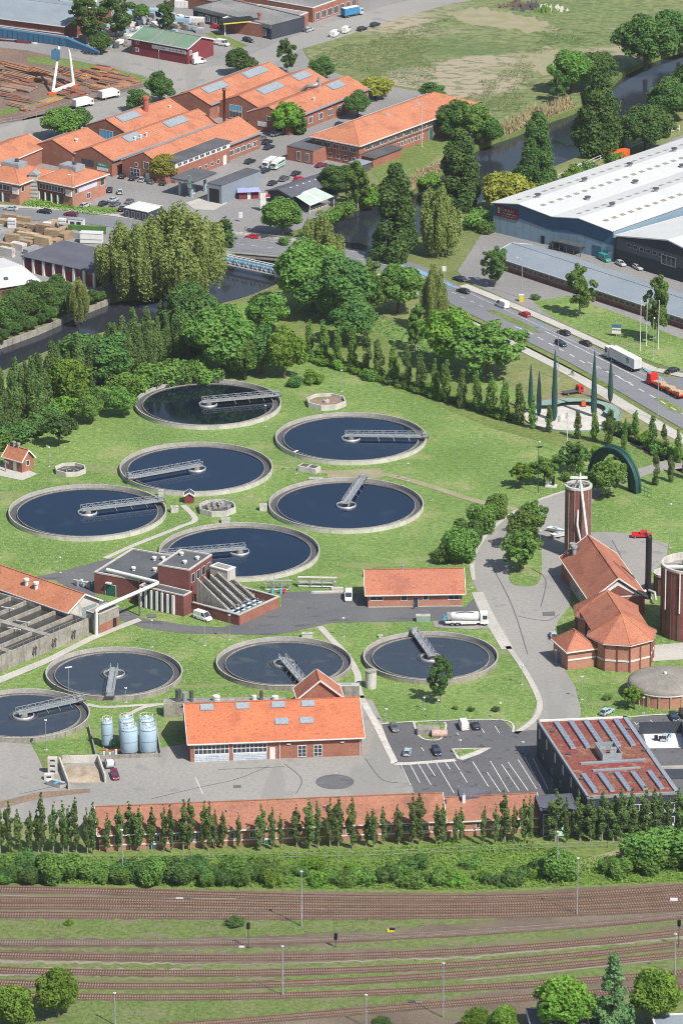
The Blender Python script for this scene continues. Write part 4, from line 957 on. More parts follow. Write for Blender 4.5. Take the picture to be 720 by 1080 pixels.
# ================================================================ CLARIFIERS
def tank(cx, cy, a_px, ex, ey, label, water, group, second=False):
    zr = 1.3; c = G(cx, cy, zr); rr = (G(cx+a_px, cy, zr)-c).length
    root = thing('clarifier', label, 'clarifier tank', (c.x, c.y, 0), 0, group)
    mb = MB(); mb.lathe((0,0,0), [(rr,0),(rr,zr)], M['conc_white'] if not second else M['conc_old'], 96, sm=False); mb.build('rim_wall', root)
    mb = MB(); mb.lathe((0,0,0), [(rr,zr-.1),(rr+.05,zr-.08),(rr+.05,zr+.02),(rr-.26,zr+.02),(rr-.26,.25)], M['rim_top'], 96, sm=False); mb.build('rim_cap', root)
    mb = MB(); mb.lathe((0,0,0), [(rr-.26,.26),(rr-2.1,.26)], M['metal_dark'], 96, sm=False); mb.build('channel', root)
    mb = MB(); mb.lathe((0,0,0), [(rr-2.1,.26),(rr-2.1,.78),(rr-2.25,.78),(rr-2.25,.3)], M['conc_old'], 96, sm=False); mb.build('weir', root)
    mb = MB(); mb.disc((0,0,.52), rr-2.2, water, 96); mb.nofix = True; mb.build('water', root)
    e = G(ex, ey, zr); ang = math.atan2(e.y-c.y, e.x-c.x)
    br = MB(); ln = rr+.3; x0 = -1.6; bw = .85
    br.box(x0, -bw, 1.62, ln, bw, 1.72, M['metal'])
    b = br.build('scraper_bridge', root); b.rotation_euler = (0,0,ang)
    tr = MB(); n = int(ln/1.5)
    for s in (-bw, bw):
        tr.bar((x0,s,1.5), (ln,s,1.5), .14, .22, M['metal']); tr.bar((x0,s,2.75), (ln,s,2.75), .09, .1, M['metal'])
        for i in range(n+1):
            x = x0+(ln-x0)*i/n; tr.bar((x,s,1.5), (x,s,2.75), .09, .09, M['metal'])
            if i < n: tr.bar((x,s,1.5 if i % 2 else 2.75), (x+(ln-x0)/n,s,2.75 if i % 2 else 1.5), .07, .07, M['metal'])
    tr.build('truss', b)
    ct = MB(); ct.lathe((0,0,0), [(2.6,.4),(2.6,1.0),(2.4,1.0),(2.4,.5)], M['metal'], 32); ct.cyl((0,0,.4), 1.0, 1.1, M['conc_old'], 20)
    if second: ct.lathe((0,0,0), [(3.4,.4),(3.4,.8),(3.3,.8),(3.3,.45)], M['metal_dark'], 32)
    ct.build('centre_ring', root)
    ca = MB(); ca.box(ln-1.6,-1.2,1.3,ln+.3,1.2,1.6,M['metal_dark']); ca.box(ln-1.4,-.6,1.72,ln-.3,.6,2.5,M['metal']); ca.build('carriage', b)
    sk = MB()
    for x in (ln*.35, ln*.55, ln*.75): sk.bar((x,-.9,1.5), (x+.5,-1.6,.3), .08, .08, M['metal'])
    sk.build('scraper_arm', b)
    return root, c, rr
UG = 'clear clarifier tanks on the lawn'; LG = 'murky clarifier tanks near the workshop'
tank(219.5,424, 77, 296,417, 'northernmost round clarifier, dark water, its bridge pointing right', M['tank_water0'], UG)
tank(370,460, 79.5, 450,461, 'round clarifier right of the octagonal basin, its bridge touching the right rim', M['tank_water'], UG)
tank(207,492, 80.5, 141,504, 'round clarifier between two others, its bridge pointing left towards the near rim', M['tank_water'], UG)
tank(92.5,538, 83, 174,528, 'leftmost clear round clarifier, its bridge reaching the right rim', M['tank_water'], UG)
tank(365,530.5, 81.5, 382,505, 'round clarifier with its bridge pointing to the far rim', M['tank_water'], UG)
tank(252.5,579.5, 84.5, 172,586, 'round clarifier directly behind the inlet works', M['tank_water'], UG)
tank(120.5,708, 72, 116,735, 'murky clarifier between the concrete basin and the blue silos', M['tank_water2'], LG, True)
tank(299.5,697, 71.5, 322,723, 'murky clarifier directly behind the orange roofed workshop', M['tank_water2'], LG, True)
tank(454,691, 71, 437,667, 'murky clarifier beside the tanker truck, bridge pointing back left', M['tank_water2'], LG, True)
tank(25,752, 70, 88,738, 'murky clarifier cut off by the left edge of the picture', M['tank_water2'], LG, True)
# octagonal basins
def octa(cx, cy, a_px, h, label, inner, clutter=0):
    c = G(cx, cy, h); r_ = (G(cx+a_px, cy, h)-c).length
    root = thing('octagonal_basin', label, 'basin', (c.x, c.y, 0), R(22.5+8), 'octagonal concrete basins on the lawn')
    mb = MB(); mb.lathe((0,0,0), [(r_,0),(r_,h),(r_-.35,h),(r_-.35,h-1.0)], M['conc_white'], 8, sm=False); mb.build('wall', root)
    mb = MB(); mb.disc((0,0,h-.9), r_-.3, inner, 8); mb.nofix = True; mb.build('water', root)
    if clutter == 1:
        mb = MB(); mb.cyl((0,0,h-.9), .8, .7, M['conc_white'], 12); mb.box(-.1,-.1,h-.2,.1,.1,h+.8,M['metal']); mb.build('centre_post', root)
    if clutter == 2:
        for k in range(9):
            mb = MB(); x, y = rnd.uniform(-r_*.6,r_*.6), rnd.uniform(-r_*.5,r_*.5); mb.box(x-.5,y-.4,h-.9,x+.5,y+.4,h+rnd.uniform(-.4,.5),M['metal'] if k % 2 else M['conc_old']); mb.build('valve', root)
        mb = MB()
        for k in range(8):
            a = PI/4*k; mb.bar((r_*.9*math.cos(a),r_*.9*math.sin(a),h), (r_*.9*math.cos(a),r_*.9*math.sin(a),h+1), .07,.07,M['metal'])
            b_ = a+PI/4; mb.bar((r_*.9*math.cos(a),r_*.9*math.sin(a),h+1), (r_*.9*math.cos(b_),r_*.9*math.sin(b_),h+1), .07,.07,M['metal'])
        mb.build('railing', root)
    mb = MB()
    for k in range(10): a = rnd.uniform(0,6.28); q = rnd.uniform(0,r_*.7); mb.bar((q*math.cos(a),q*math.sin(a),h-.87), (q*math.cos(a+1),q*math.sin(a+1),h-.87), .3, .06, M['conc_old'])
    mb.build('pipework', root)
octa(344,421, 21.5, 1.6, 'octagonal concrete basin with a central post behind the clarifiers', M['soil'], 1)
octa(74.5,493, 17, 1.3, 'small octagonal concrete basin right of the tiny pump house', M['sludge'], 0)
octa(229,533, 20.5, 1.6, 'octagonal basin full of grey valves beside the red shed', M['metal_dark'], 2)
# small concrete things on the lawn
def cbox(px, py, w_, d, h, ang, label, m='conc_white', name='concrete_box', cat='manhole', lid=True, grp='concrete boxes on the lawns'):
    p = G(px, py); r = thing(name, label, cat, (p.x, p.y, 0), ang, grp)
    mb = MB(); mb.box(-w_/2,-d/2,0,w_/2,d/2,h,M[m]); mb.build('body', r)
    if lid: mb = MB(); mb.box(-w_/2-.08,-d/2-.08,h+.003,w_/2+.08,d/2+.08,h+.12,M['concrete']); mb.box(-w_*.2,-d*.2,h+.12,w_*.2,d*.2,h+.2,M['metal']); mb.build('lid', r)
    return r
cbox(170,523.5, 1.3,1.3,1.6, 0, 'square white concrete box at the rim between the two left clarifiers')
cbox(184,540, 2.0,1.6,1.5, .2, 'pale concrete box left of the red shed path')
cbox(277.5,538, 1.9,1.6,1.5, .1, 'white concrete cube left of the clarifier whose bridge points back')
cbox(238,551, 2.2,1.5,1.0, 0, 'low concrete box between the octagonal basin and a clarifier')
cbox(333,506, 3.6,1.4,.35, -.2, 'flat concrete slab beside the twin concrete trough')
cbox(324,672, 2.6,1.4,1.0, 0, 'low concrete box above the middle murky clarifier', grp=None)
cbox(365,737, 6.2,2.0,3.6, 0, 'grey concrete block right of the annex with the steep red roof', m='conc_old', grp=None)
cbox(401,619+53, 1.0,1.0,.5, 0, 'tiny concrete lid right of the garden path', grp=None)
p = G(326,497); r = thing('twin_trough', 'raised concrete trough with two dark openings between the clarifiers', 'trough', (p.x,p.y,0), R(-28))
mb = MB(); mb.box(-2.8,-1.4,0,2.8,1.4,1.5,M['conc_white']); mb.build('body', r)
for k in (-1.3, 1.3): mb = MB(); mb.box(k-1.0,-1.0,1.503,k+1.0,1.0,1.6,M['metal_dark']); mb.build('hatch', r)
p = G(391,725); r = thing('concrete_silo', 'short pale concrete cylinder beside the garden path', 'silo', (p.x,p.y,0))
mb = MB(); mb.cyl((0,0,0), 1.35, 4.2, M['conc_white'], 20); mb.build('body', r); mb = MB(); mb.cyl((0,0,4.2), 1.42, .2, M['conc_old'], 20); mb.build('lid', r)
r, L, D, f = building('red_shed', 'little dark red shed with a sloping grey roof among the clarifiers', 'shed', (195,531), (204.5,531), 2.6, 2.2, 3.0, 'gy', wall='red_wall', roof='roof_dark', over=.2)
# green cabinet near tanker, small water cabinet
cbox(446,655, 3.4,1.6,1.5, 0, 'pale green utility cabinet left of the tanker truck', m='canopy_green', name='utility_cabinet', cat='cabinet', grp=None)
# parking island concrete things
p = G(456,775); r = thing('bunker_entrance', 'half round concrete shelter with a pipe mouth on the parking island', 'shelter', (p.x,p.y,0))
mb = MB(); mb.box(-3.6,-.6,0,1.6,2.6,1.5,M['conc_old']); mb.build('body', r); mb = MB(); mb.tube([(-.2,-1.4,.9),(3.4,-1.4,.9)], .95, mat('rose_concrete',(.50,.34,.29)), 16); mb.build('pipe_mouth', r)
# ================================================================ DIGESTERS, TOWERS AND BRICK HALLS AT RIGHT
def ribbed(root, r_, h, m, nr, rib, top_m='conc_white', n=48, inner=True):
    mb = MB(); mb.lathe((0,0,0), [(r_,0),(r_,h)], m, n); mb.build('wall', root)
    mb = MB(); mb.lathe((0,0,0), [(r_+.05,h-.35),(r_+.18,h-.35),(r_+.18,h+.25),(r_-.45,h+.25),(r_-.45,h-1.6)], M[top_m], n, sm=False); mb.build('rim', root)
    mb = MB(); mb.disc((0,0,h-1.5), r_-.4, M['conc_old'], n); mb.nofix = True; mb.build('roof', root)
    for k in range(nr):
        a = 2*PI*k/nr+.2; x, y = (r_+.08)*math.cos(a), (r_+.08)*math.sin(a)
        mb = MB(); mb.bar((x,y,0), (x,y,h-.4), .18, .18, rib, up=Vector((math.cos(a),math.sin(a),0))); mb.build('rib', root)
p = G(608.5,586); t = thing('digester_tower', 'slim round dark red tower with white pipes leaning on it', 'tower', (p.x,p.y,0))
TH = 19.2; ribbed(t, 3.35, TH, M['rust_clad'], 12, M['conc_old'])
mb = MB(); mb.tube([(.4,-3.0,TH+1.5),(2.0,-5.2,8),(3.4,-5.8,1.5)], [.38,.36,.36], M['white'], 10); mb.tube([(.2,-1.5,TH+1.0),(-.4,-4.0,10),(1.6,-4.4,0.5)], .28, M['white'], 10)
mb.tube([(.4,-3.0,TH+1.5),(.4,3.0,TH+1.5)], .2, M['white'], 8); mb.build('white_pipe', t)
mb = MB(); mb.bar((-2.2,-.6,TH+2.3), (2.2,-.6,TH+2.3), .7, .5, M['white']); mb.bar((.4,-.6,TH-.4), (.4,-.6,TH+3.6), .4, .4, M['white']); mb.bar((-3,0,TH+.4), (3,0,TH+.4), .5, .2, M['metal']); mb.build('gantry', t)
for k in range(3): mb = MB(); mb.cyl((-1.4+k*1.2,.4*(-1)**k,TH-1.4), .45, 1.5, M['metal'], 10); mb.build('roof_vent', t)
# big digester at the right edge
c = G(729,594,18.2); rr = (G(729+31.5,594,18.2)-c).length; t = thing('big_digester', 'huge round dark red digester with vertical ribs at the right edge', 'tank', (c.x,c.y,0))
ribbed(t, rr, 18.2, M['rust_clad'], 22, M['metal_dark'])
for a in (-2.62,-2.02): mb = MB(); mb.bar(((rr+.2)*math.cos(a),(rr+.2)*math.sin(a),7.5), ((rr+.2)*math.cos(a),(rr+.2)*math.sin(a),18), .35, .3, M['white']); mb.build('downpipe', t)
mb = MB(); mb.bar((-rr,-1.5,17.9), (rr,-1.5,17.9), 1.0, .3, M['white']); mb.bar((-rr,0.6,17.9), (rr,.6,17.9), .3, .3, M['metal']); mb.cyl((-1,1,16.8), 1.4, 1.8, M['metal'], 16); mb.build('gantry', t)
c = G(702,604,5.4); t = thing('small_digester', 'smaller round brown tank half hidden behind the huge digester', 'tank', (c.x,c.y,0)); ribbed(t, 3.1, 5.4, M['rust_clad'], 10, M['metal_dark'], n=32)
# chimney
p = G(682.5,634); t = thing('chimney', 'tall black round chimney rising beside the gabled brick hall', 'chimney', (p.x,p.y,0))
mb = MB(); mb.lathe((0,0,0), [(.78,0),(.78,17),(.66,17.6),(.5,17.6),(.5,16.5)], M['black'], 20); mb.build('stack', t)
mb = MB(); mb.box(-1.1,-1.1,0,1.1,1.1,.7,M['concrete']); mb.build('base', t)
mb = MB(); mb.tube([(.1,-.6,3.2),(1.6,-1.8,3.0),(1.9,-2.6,1.2)], .35, M['metal'], 8); mb.tube([(-.6,-.6,3.0),(-3.5,-2.2,2.6)], .4, M['white'], 8); mb.build('flue_pipe', t)
# gabled brick hall
r, L, D, f = building('gabled_hall', 'tall brick hall with an orange gable roof between tower and chimney', 'hall', (622,652.5), (679,648.5), 31, 5.3, 10.4, 'gy', wall='brick', roof='tile_red', over=.6)
mb = MB(); mb.faces([(.8,-.02,5.2),(L-.8,-.02,5.2),(L/2,-.02,9.4),(.8,-.12,5.2),(L-.8,-.12,5.2),(L/2,-.12,9.4)], [(3,4,5),(0,1,4,3),(1,2,5,4),(2,0,3,5)], M['white']); mb.build('gable_panel', r)
mb = MB(); mb.faces([(2.4,-.13,5.6),(L-2.4,-.13,5.6),(L/2,-.13,8.4),(2.4,-.18,5.6),(L-2.4,-.18,5.6),(L/2,-.18,8.4)], [(3,4,5)], M['brick_dark']); mb.build('gable_infill', r)
plate(r, 'louvre_panel', f['l'], 10, .4, 18, 4.0, M['conc_old'], .1)
for y in (27.5, 29.5): vent(r, (L*.17, y, 7.2), 'roof_vent', .55, 1.6, M['metal'])
mb = MB(); mb.tube([(L*.05,28.5,7),(L*.3,28.5,8.6)], .4, M['metal_dark'], 8); mb.build('roof_duct', r)
mb = MB(); mb.bar((L*.72,17,8.3), (L*.9,8,6.4), .35, .3, M['brick_dark']); mb.build('chimney_shadow_bar', r)  # dark bar laid on the tiles to imitate the chimney's cast shadow
# octagonal brick pavilions joined by a roof ridge
def oct_hall(name, label, cpx, cpy, zc_, r_px, eave, apex, z0ang, cat='hall'):
    c = G(cpx, cpy, zc_); rr = (G(cpx+r_px, cpy, zc_)-c).length
    t = thing(name, label, cat, (c.x,c.y,0), z0ang)
    mb = MB(); mb.lathe((0,0,0), [(rr-.7,0),(rr-.7,eave+.1)], M['brick_pale'], 8, sm=False); mb.build('wall', t)
    mb = MB(); mb.lathe((0,0,0), [(rr,eave),(rr,eave+.25),(.3,apex),(0,apex+.1)], M['tile_red'], 8, sm=False)
    for k in range(8):
        a = 2*PI*k/8; mb.bar((rr*math.cos(a),rr*math.sin(a),eave+.28), (.2*math.cos(a),.2*math.sin(a),apex+.06), .3, .14, M['tile'])
    mb.build('roof', t)
    mb = MB(); mb.lathe((0,0,0), [(rr-.8,eave-.02),(rr+.1,eave-.02),(rr+.1,eave+.2)], M['white'], 8, sm=False); mb.build('gutter', t)
    mb = MB(); mb.lathe((0,0,0), [(rr-.7,2.6),(rr-.55,2.6),(rr-.55,3.0),(rr-.7,3.0)], M['white'], 8, sm=False); mb.build('white_band', t)
    for k in range(16):
        a = 2*PI*k/16; q = (rr-.62)*(1 if k % 2 == 0 else math.cos(PI/8)); mb = MB(); mb.bar((q*math.cos(a),q*math.sin(a),0), (q*math.cos(a),q*math.sin(a),eave-.1), .3, .3, M['brick_dark'], up=Vector((math.cos(a),math.sin(a),0))); mb.build('pilaster', t)
    return t, c, rr
t1, c1, r1 = oct_hall('octagonal_hall', 'front octagonal brick hall with a tent shaped tiled roof and white band', 655,668.5,7, 38, 7.0, 12.2, R(12))
t2, c2, r2_ = oct_hall('octagonal_hall', 'rear octagonal brick hall joined to the gabled hall', 639,645,7, 37, 7.0, 12.6, R(22.5))
# ridge roof between them, part of the rear hall
mb = MB(); d = (c1-c2); d.z = 0; ln = d.length; d.normalize(); n = Vector((-d.y,d.x,0)); a = Vector((0,0,12.55)); b = d*ln+Vector((0,0,12.15))
hw = 7.2; 
rotm = Matrix.Rotation(-R(22.5), 3, 'Z')
P = [rotm @ q for q in (a, b, b+n*hw-Vector((0,0,4.4)), a+n*hw-Vector((0,0,4.4)), b-n*hw-Vector((0,0,4.4)), a-n*hw-Vector((0,0,4.4)))]
mb.poly([P[0],P[1],P[2],P[3]], M['tile_red']); mb.poly([P[1],P[0],P[5],P[4]], M['tile_red']); mb.bar(P[0],P[1],.3,.15,M['tile']); mb.build('link_roof', t2)
r, L, D, f = building('side_wing', 'small square brick wing with a sloped tiled roof left of the octagonal hall', 'annex', (598,707), (627,703), 9, 4.6, 8.2, 'hip', wall='brick_pale', roof='tile_red', over=.5)
mb = MB(); fbox(mb, f['f'], 0, 2.4, L, 2.8, .01, .12, M['white']); mb.build('white_band', r)
plate(r, 'door', f['l'], 2.5, .05, 2.4, 2.6, M['steel_blue'], .1)
# gas holder
c = G(701,719,3.6); rr = (G(701+39.5,719,3.6)-c).length; t = thing('domed_tank', 'low round brick tank with a grey domed roof at the right edge', 'tank', (c.x,c.y,0))
mb = MB(); mb.lathe((0,0,0), [(rr-.25,0),(rr-.25,3.6)], M['brick_pale'], 64, sm=True); mb.build('wall', t)
dome = mat('dome_grey', (.27,.25,.225), (.20,.185,.165), sc1=.3, sc2=2, fine=.15)
mb = MB(); mb.lathe((0,0,0), [(rr,3.3),(rr,4.0),(rr*.93,4.5),(rr*.8,4.95),(rr*.6,5.3),(rr*.35,5.55),(.3,5.65)], dome, 64); mb.build('dome', t)
mb = MB()
for k in range(16):
    a = 2*PI*k/16
    pr = [(rr*.93,4.52),(rr*.8,4.97),(rr*.6,5.32),(rr*.35,5.57),(.3,5.67)]
    for (ra,za),(rb,zb) in zip(pr, pr[1:]): mb.bar((ra*math.cos(a),ra*math.sin(a),za), (rb*math.cos(a),rb*math.sin(a),zb), .08, .06, M['conc_old'])
mb.build('dome_rib', t)
mb = MB(); mb.cyl((0,0,5.6), .4, .5, M['white'], 10); mb.build('dome_cap', t)
mb = MB(); mb.lathe((0,0,0), [(rr-.24,3.1),(rr+.1,3.1),(rr+.1,3.32),(rr-.24,3.32)], M['white'], 64, sm=False); mb.build('white_band', t)
for k in range(20):
    a = 2*PI*k/20+.1; mb = MB(); mb.bar(((rr-.2)*math.cos(a),(rr-.2)*math.sin(a),0), ((rr-.2)*math.cos(a),(rr-.2)*math.sin(a),3.1), .5, .35, M['timber'], up=Vector((math.cos(a),math.sin(a),0))); mb.build('pilaster', t)
patch('tank_path', [(686,681),(735,677),(735,695),(684,698)], M['paving'], 6)
# ================================================================ BLUE SILOS AND YARD BAYS
def silo(px, py, r_px, h_px, label):
    p = G(px, py); s = 4.62; r_ = r_px/s; h = h_px/s/.925
    t = thing('silo', label, 'silo', (p.x,p.y,0), 0, 'pale blue silos in the walled yard')
    mb = MB(); mb.lathe((0,0,0), [(r_*.9,.6),(r_,1.0),(r_,h-.6),(r_*.8,h-.2),(r_*.3,h),(0.01,h)], M['silo_blue'], 28); mb.build('body', t)
    mb = MB()
    for z in (1.0, h*.5, h-.7): mb.lathe((0,0,0), [(r_+.01,z),(r_+.06,z),(r_+.06,z+.14),(r_+.01,z+.14)], M['metal'], 28, sm=False)
    mb.build('hoop', t)
    for k in range(4): a = PI/2*k+.7; mb = MB(); mb.bar((r_*.85*math.cos(a),r_*.85*math.sin(a),0), (r_*.85*math.cos(a),r_*.85*math.sin(a),1.0), .25, .25, M['metal']); mb.build('leg', t)
    mb = MB()
    for k in range(12):
        a = PI/6*k; b = PI/6*(k+1); A_ = Vector((r_*.85*math.cos(a),r_*.85*math.sin(a),h-.4)); B_ = Vector((r_*.85*math.cos(b),r_*.85*math.sin(b),h-.4))
        mb.bar(A_, A_+Vector((0,0,1)), .06,.06,M['white']); mb.bar(A_+Vector((0,0,1)), B_+Vector((0,0,1)), .06,.06,M['white'])
    mb.cyl((0,0,h), .5, .35, M['white'], 10); mb.build('railing', t)
silo(113.5,787.5, 6.2, 29, 'slimmest pale blue silo, left of the others')
silo(134,785, 8.5, 29, 'pale blue silo standing behind the left fat silo')
silo(155,784.5, 8.5, 29, 'pale blue silo standing behind the rightmost fat silo')
silo(136.5,795, 9.5, 30, 'fat pale blue silo in front, in the middle of the silo yard')
silo(156.5,794.5, 9.5, 30, 'fat pale blue silo in front, on the right of the silo yard')
def wallseg(mb, a, b, t, h, m, z=0):
    a = G(*a); b = G(*b); mb.bar((a.x,a.y,z+h/2), (b.x,b.y,z+h/2), t, h, m)
mb = MB()
for a, b in (((94,768),(102,801)),((102,801),(170,798.5)),((170,798.5),(164,762))): wallseg(mb, a, b, .3, 1.0, M['conc_old'])
tag(mb.build('silo_yard_wall'), 'low concrete wall around the blue silos', 'wall')
p = G(113,798); r = thing('dosing_skid', 'clutter of white pumps and pipes in front of the slimmest silo', 'pump', (p.x,p.y,0))
for k in range(6):
    mb = MB(); x = -1.6+k*.7; mb.box(x,-.6+.2*(k % 2),0,x+.5,.3,1.0+.4*(k % 3),M['white'] if k % 2 else M['metal']); mb.build('pump_unit', r)
mb = MB(); mb.tube([(-2,-.2,1.6),(3,.2,1.6)], .12, M['red_paint'], 6); mb.build('pipe', r)
mb = MB()
for a, b in (((63,806),(73,833)),((104,804),(111.5,826)),((66,805),(104,804))): wallseg(mb, a, b, .4, 1.9, M['conc_white'])
tag(mb.build('sand_bay_wall'), 'white concrete walls of the sand bay beside the yard', 'wall')
mb = MB(); c = G(88,817)
nx_, ny_ = 16, 10; vs = []; fs = []
for j in range(ny_+1):
    for i in range(nx_+1):
        x = -4.2+8.4*i/nx_; y = -5+10*j/ny_; e = max(0, 1-(abs(x)/4.2)**3)*max(0, 1-(abs(y)/5)**3); z = .1+1.2*e*(.5+.8*mnoise.noise(Vector((x*.5,y*.5,3))))
        vs.append((c.x+x, c.y+y, max(z, .09)))
for j in range(ny_):
    for i in range(nx_): k = j*(nx_+1)+i; fs.append((k,k+1,k+nx_+2,k+nx_+1))
mb.faces(vs, fs, M['sand'], True); tag(mb.build('sand_heap'), 'heap of brown sand between the white bay walls', 'sand heap')
k = 0
for (px, py, zz, lb) in ((56,816,0,'bottom concrete block of the stack left of the sand bay'),(56,816,1.35,'middle concrete block of the stack left of the sand bay'),(56,816,2.7,'top concrete block of the stack left of the sand bay'),(52,822,0,'single concrete block in front of the block stack')):
    p = G(px, py); mb = MB(); x = 1.1
    mb.box(-x,-.7,0,x,.7,.35,M['conc_white']); mb.box(-x,-.7,1.0,x,.7,1.3,M['conc_white']); mb.box(-x,-.7,.35,-.55,.7,1.0,M['conc_white']); mb.box(.55,-.7,.35,x,.7,1.0,M['conc_white'])
    o = mb.build('concrete_block'); o.location = (p.x,p.y,zz+.1); tag(o, lb, 'concrete block', 'concrete blocks beside the sand bay')
p = G(60,829); r = thing('work_boat', 'small white work boat lying on the yard near the block stack', 'boat', (p.x,p.y,.1), R(-35))
mb = MB(); mb.faces([(-2.2,-.8,0),(1.6,-.8,0),(2.6,0,.2),(1.6,.8,0),(-2.2,.8,0),(-2.4,-1.1,1.0),(1.8,-1.1,1.0),(3.2,0,1.2),(1.8,1.1,1.0),(-2.4,1.1,1.0)], [(0,1,6,5),(1,2,7,6),(2,3,8,7),(3,4,9,8),(4,0,5,9),(4,3,2,1,0)], M['white']); mb.build('hull', r)
mb = MB(); mb.box(-2.2,-.9,.5,1.6,.9,.6,M['metal_dark']); mb.box(-.4,-.9,.6,.2,.9,.8,M['pipe_blue']); mb.build('thwart', r)
# ================================================================ INDUSTRIAL QUARTER
# all sheds of the quarter share one direction
def marks(parent, f, u0, u1, v, h, n, m, d):
    mb = MB(); rg = random.Random(n)
    for i in range(n):
        a = u0+(u1-u0)*i/n; w_ = (u1-u0)/n*.7; fbox(mb, f, a, v-h/2*rg.uniform(.6,1), a+w_*rg.uniform(.3,1), v+h/2*rg.uniform(.5,1), d-.02, d+.01, m)
    mb.build('lettering', parent)
def shed(name, label, R0, R1, w_, h_, eave, cat='shed', roof='tile', wall='brick', group=None, over=.25, trim='roof_grey', skirt=0):
    """R0, R1: near and far ridge ends as seen; w_ half width, h_ rise"""
    zr = eave+h_; a = G(*R0, zr); b = G(*R1, zr); d = b-a; D = d.length; ang = math.atan2(d.y, d.x)-PI/2
    u = Vector((math.cos(ang), math.sin(ang), 0)); o = a-u*w_; L = 2*w_
    root = thing(name, label, cat, (o.x,o.y,0), ang, group)
    wm, rm = M[wall], M[roof]; f_ = {k: fmap(k, L, D) for k in 'fbrl'}
    mb = MB(); mb.faces([(0,0,0),(L,0,0),(L,D,0),(0,D,0),(0,0,eave),(L,0,eave),(L,D,eave),(0,D,eave),(L/2,0,zr),(L/2,D,zr)],
             [(0,1,5,8,4),(1,2,6,5),(2,3,7,9,6),(3,0,4,7),(5,6,9,8),(4,8,9,7)], wm); mb.build('wall', root)
    s = h_/w_; e = over*s; r = MB(); q = .12
    slope_slab(r, (-over,-.1,eave-e+q), (-over,D+.1,eave-e+q), (L/2,D+.1,zr+q), (L/2,-.1,zr+q), .14, rm)
    slope_slab(r, (L+over,D+.1,eave-e+q), (L+over,-.1,eave-e+q), (L/2,-.1,zr+q), (L/2,D+.1,zr+q), .14, rm)
    r.bar((L/2,-.1,zr+q+.03), (L/2,D+.1,zr+q+.03), .35, .12, rm); r.build('roof', root)
    t = MB(); t.bar((L+over+.25,-.1,eave-e+.1), (L+over+.25,D+.1,eave-e+.1), .7, .35, M[trim]); t.bar((-over-.12,-.1,eave-e+.1), (-over-.12,D+.1,eave-e+.1), .25, .3, M[trim]); t.build('gutter', root)
    return root, L, D, f_, eave, zr
SG = 'gabled tiled sheds of the works quarter'
def rsky(S, t0, t1, s0=.55, s1=.95):
    r, L, D, f, ev, zr = S; skylight(r, L, D, ev, zr, 'gr', t0*D, t1*D, s0, s1, name='rooflight', h=.4)
S1 = shed('tiled_shed', 'tiled shed with the flat black roofed office strip on its front side', (151.4,160.8), (252,123), 8.6, 4.0, 5.4, group=SG)
r, L, D, f, ev, zr = S1
mb = MB(); mb.box(L-5.5,3,.02,L+1.6,D*.63,7.0,M['brick']); mb.build('office_wall', r)
mb = MB(); mb.box(L-5.8,2.7,7.0,L+2.2,D*.63+.3,7.35,M['roof_dark']); mb.build('office_roof', r)
plate(r, 'fascia', f['r'], 3, 5.0, D*.63-3.1, 1.95, M['white'], 1.66)
ff = lambda u, v, d: f['r'](u, v, d+1.62)
wrow(r, ff, 9, 4, D*.6, 5.2, 2.2, 1.2, bars=1, fm=M['white'])
wrow(r, ff, 8, 5, D*.6, 1.2, 1.4, 1.3, bars=0)
door(r, ff, 8.5, 2.2, 2.6, M['black']); door(r, ff, D*.56, 1.6, 3.0, M['white'])
wrow(r, f['r'], 5, D*.66, D*.97, 1.4, 2.6, 1.8, bars=2)
window(r, f['f'], 3.2, 1.0, 4, 2.6, bars=2, hbars=1); window(r, f['f'], 8.6, 4.0, 2.2, 2.4, bars=1); window(r, f['f'], 5.2, 4.2, 1.2, 1.4, bars=0); door(r, f['f'], 9.5, 1.4, 2.8, M['white'])
S2 = shed('tiled_shed', 'long tiled shed with a dark green banner on its near gable', (97,155), (209,115), 8.2, 3.2, 5.4, group=SG)
r, L, D, f, ev, zr = S2
rsky(S2, .64, .83); rsky(S2, .26, .40)
plate(r, 'sign_panel', f['f'], 10.2, 2.6, 4.6, 1.3, M['green_paint'], .1); plate(r, 'sign_panel', f['f'], 10.2, 1.4, 4.6, 1.1, M['white'], .1); marks(r, f['f'], 11, 14.2, 3.3, .6, 5, M['white'], .12)
window(r, f['f'], 4.0, 2.2, 5, 2.0, bars=3, fm=M['metal_dark'])
for y in (18, 21, 24): vent(r, (L*.72, y, 7.4), 'roof_vent', .3, .9, M['white'])
S3 = shed('tiled_shed', 'short tiled shed left of the shed with the green banner', (55.5,147.5), (92,134.5), 8.2, 3.2, 5.4, group=SG)
vent(S3[0], (S3[1]*.75, S3[2]*.4, 7), 'roof_vent', .4, .6, M['white'])
S4 = shed('tiled_shed', 'tiled shed with a fat red chimney pipe and a wide rooflight', (112,126), (179,103.6), 8.2, 3.2, 5.4, group=SG)
r, L, D, f, ev, zr = S4; rsky(S4, .12, .42)
mb = MB(); mb.cyl((L*.62,D*.55,6.5), .9, 5.5, mat('brick_red_pipe', (.42,.12,.09)), 12); mb.cyl((L*.62,D*.55,12), 1.2, .8, mat('brick_red_pipe', (.42,.12,.09)), 12); mb.build('chimney', r)
window(r, f['f'], 5.5, 2.0, 5.5, 3.0, bars=3, gm=M['pipe_blue']); vent(r, (L*.75, D*.85, 6.9), 'roof_vent', .3, .7, M['white'])
S5 = shed('tiled_shed', 'tiled shed behind the thin tall chimney, with three wide rooflights', (200,97), (284,65.7), 8.2, 3.2, 5.4, group=SG)
rsky(S5, .62, .88); rsky(S5, .12, .38)
r, L, D, f, ev, zr = S5; window(r, f['r'], 5, 1.5, 3, 2, bars=2)
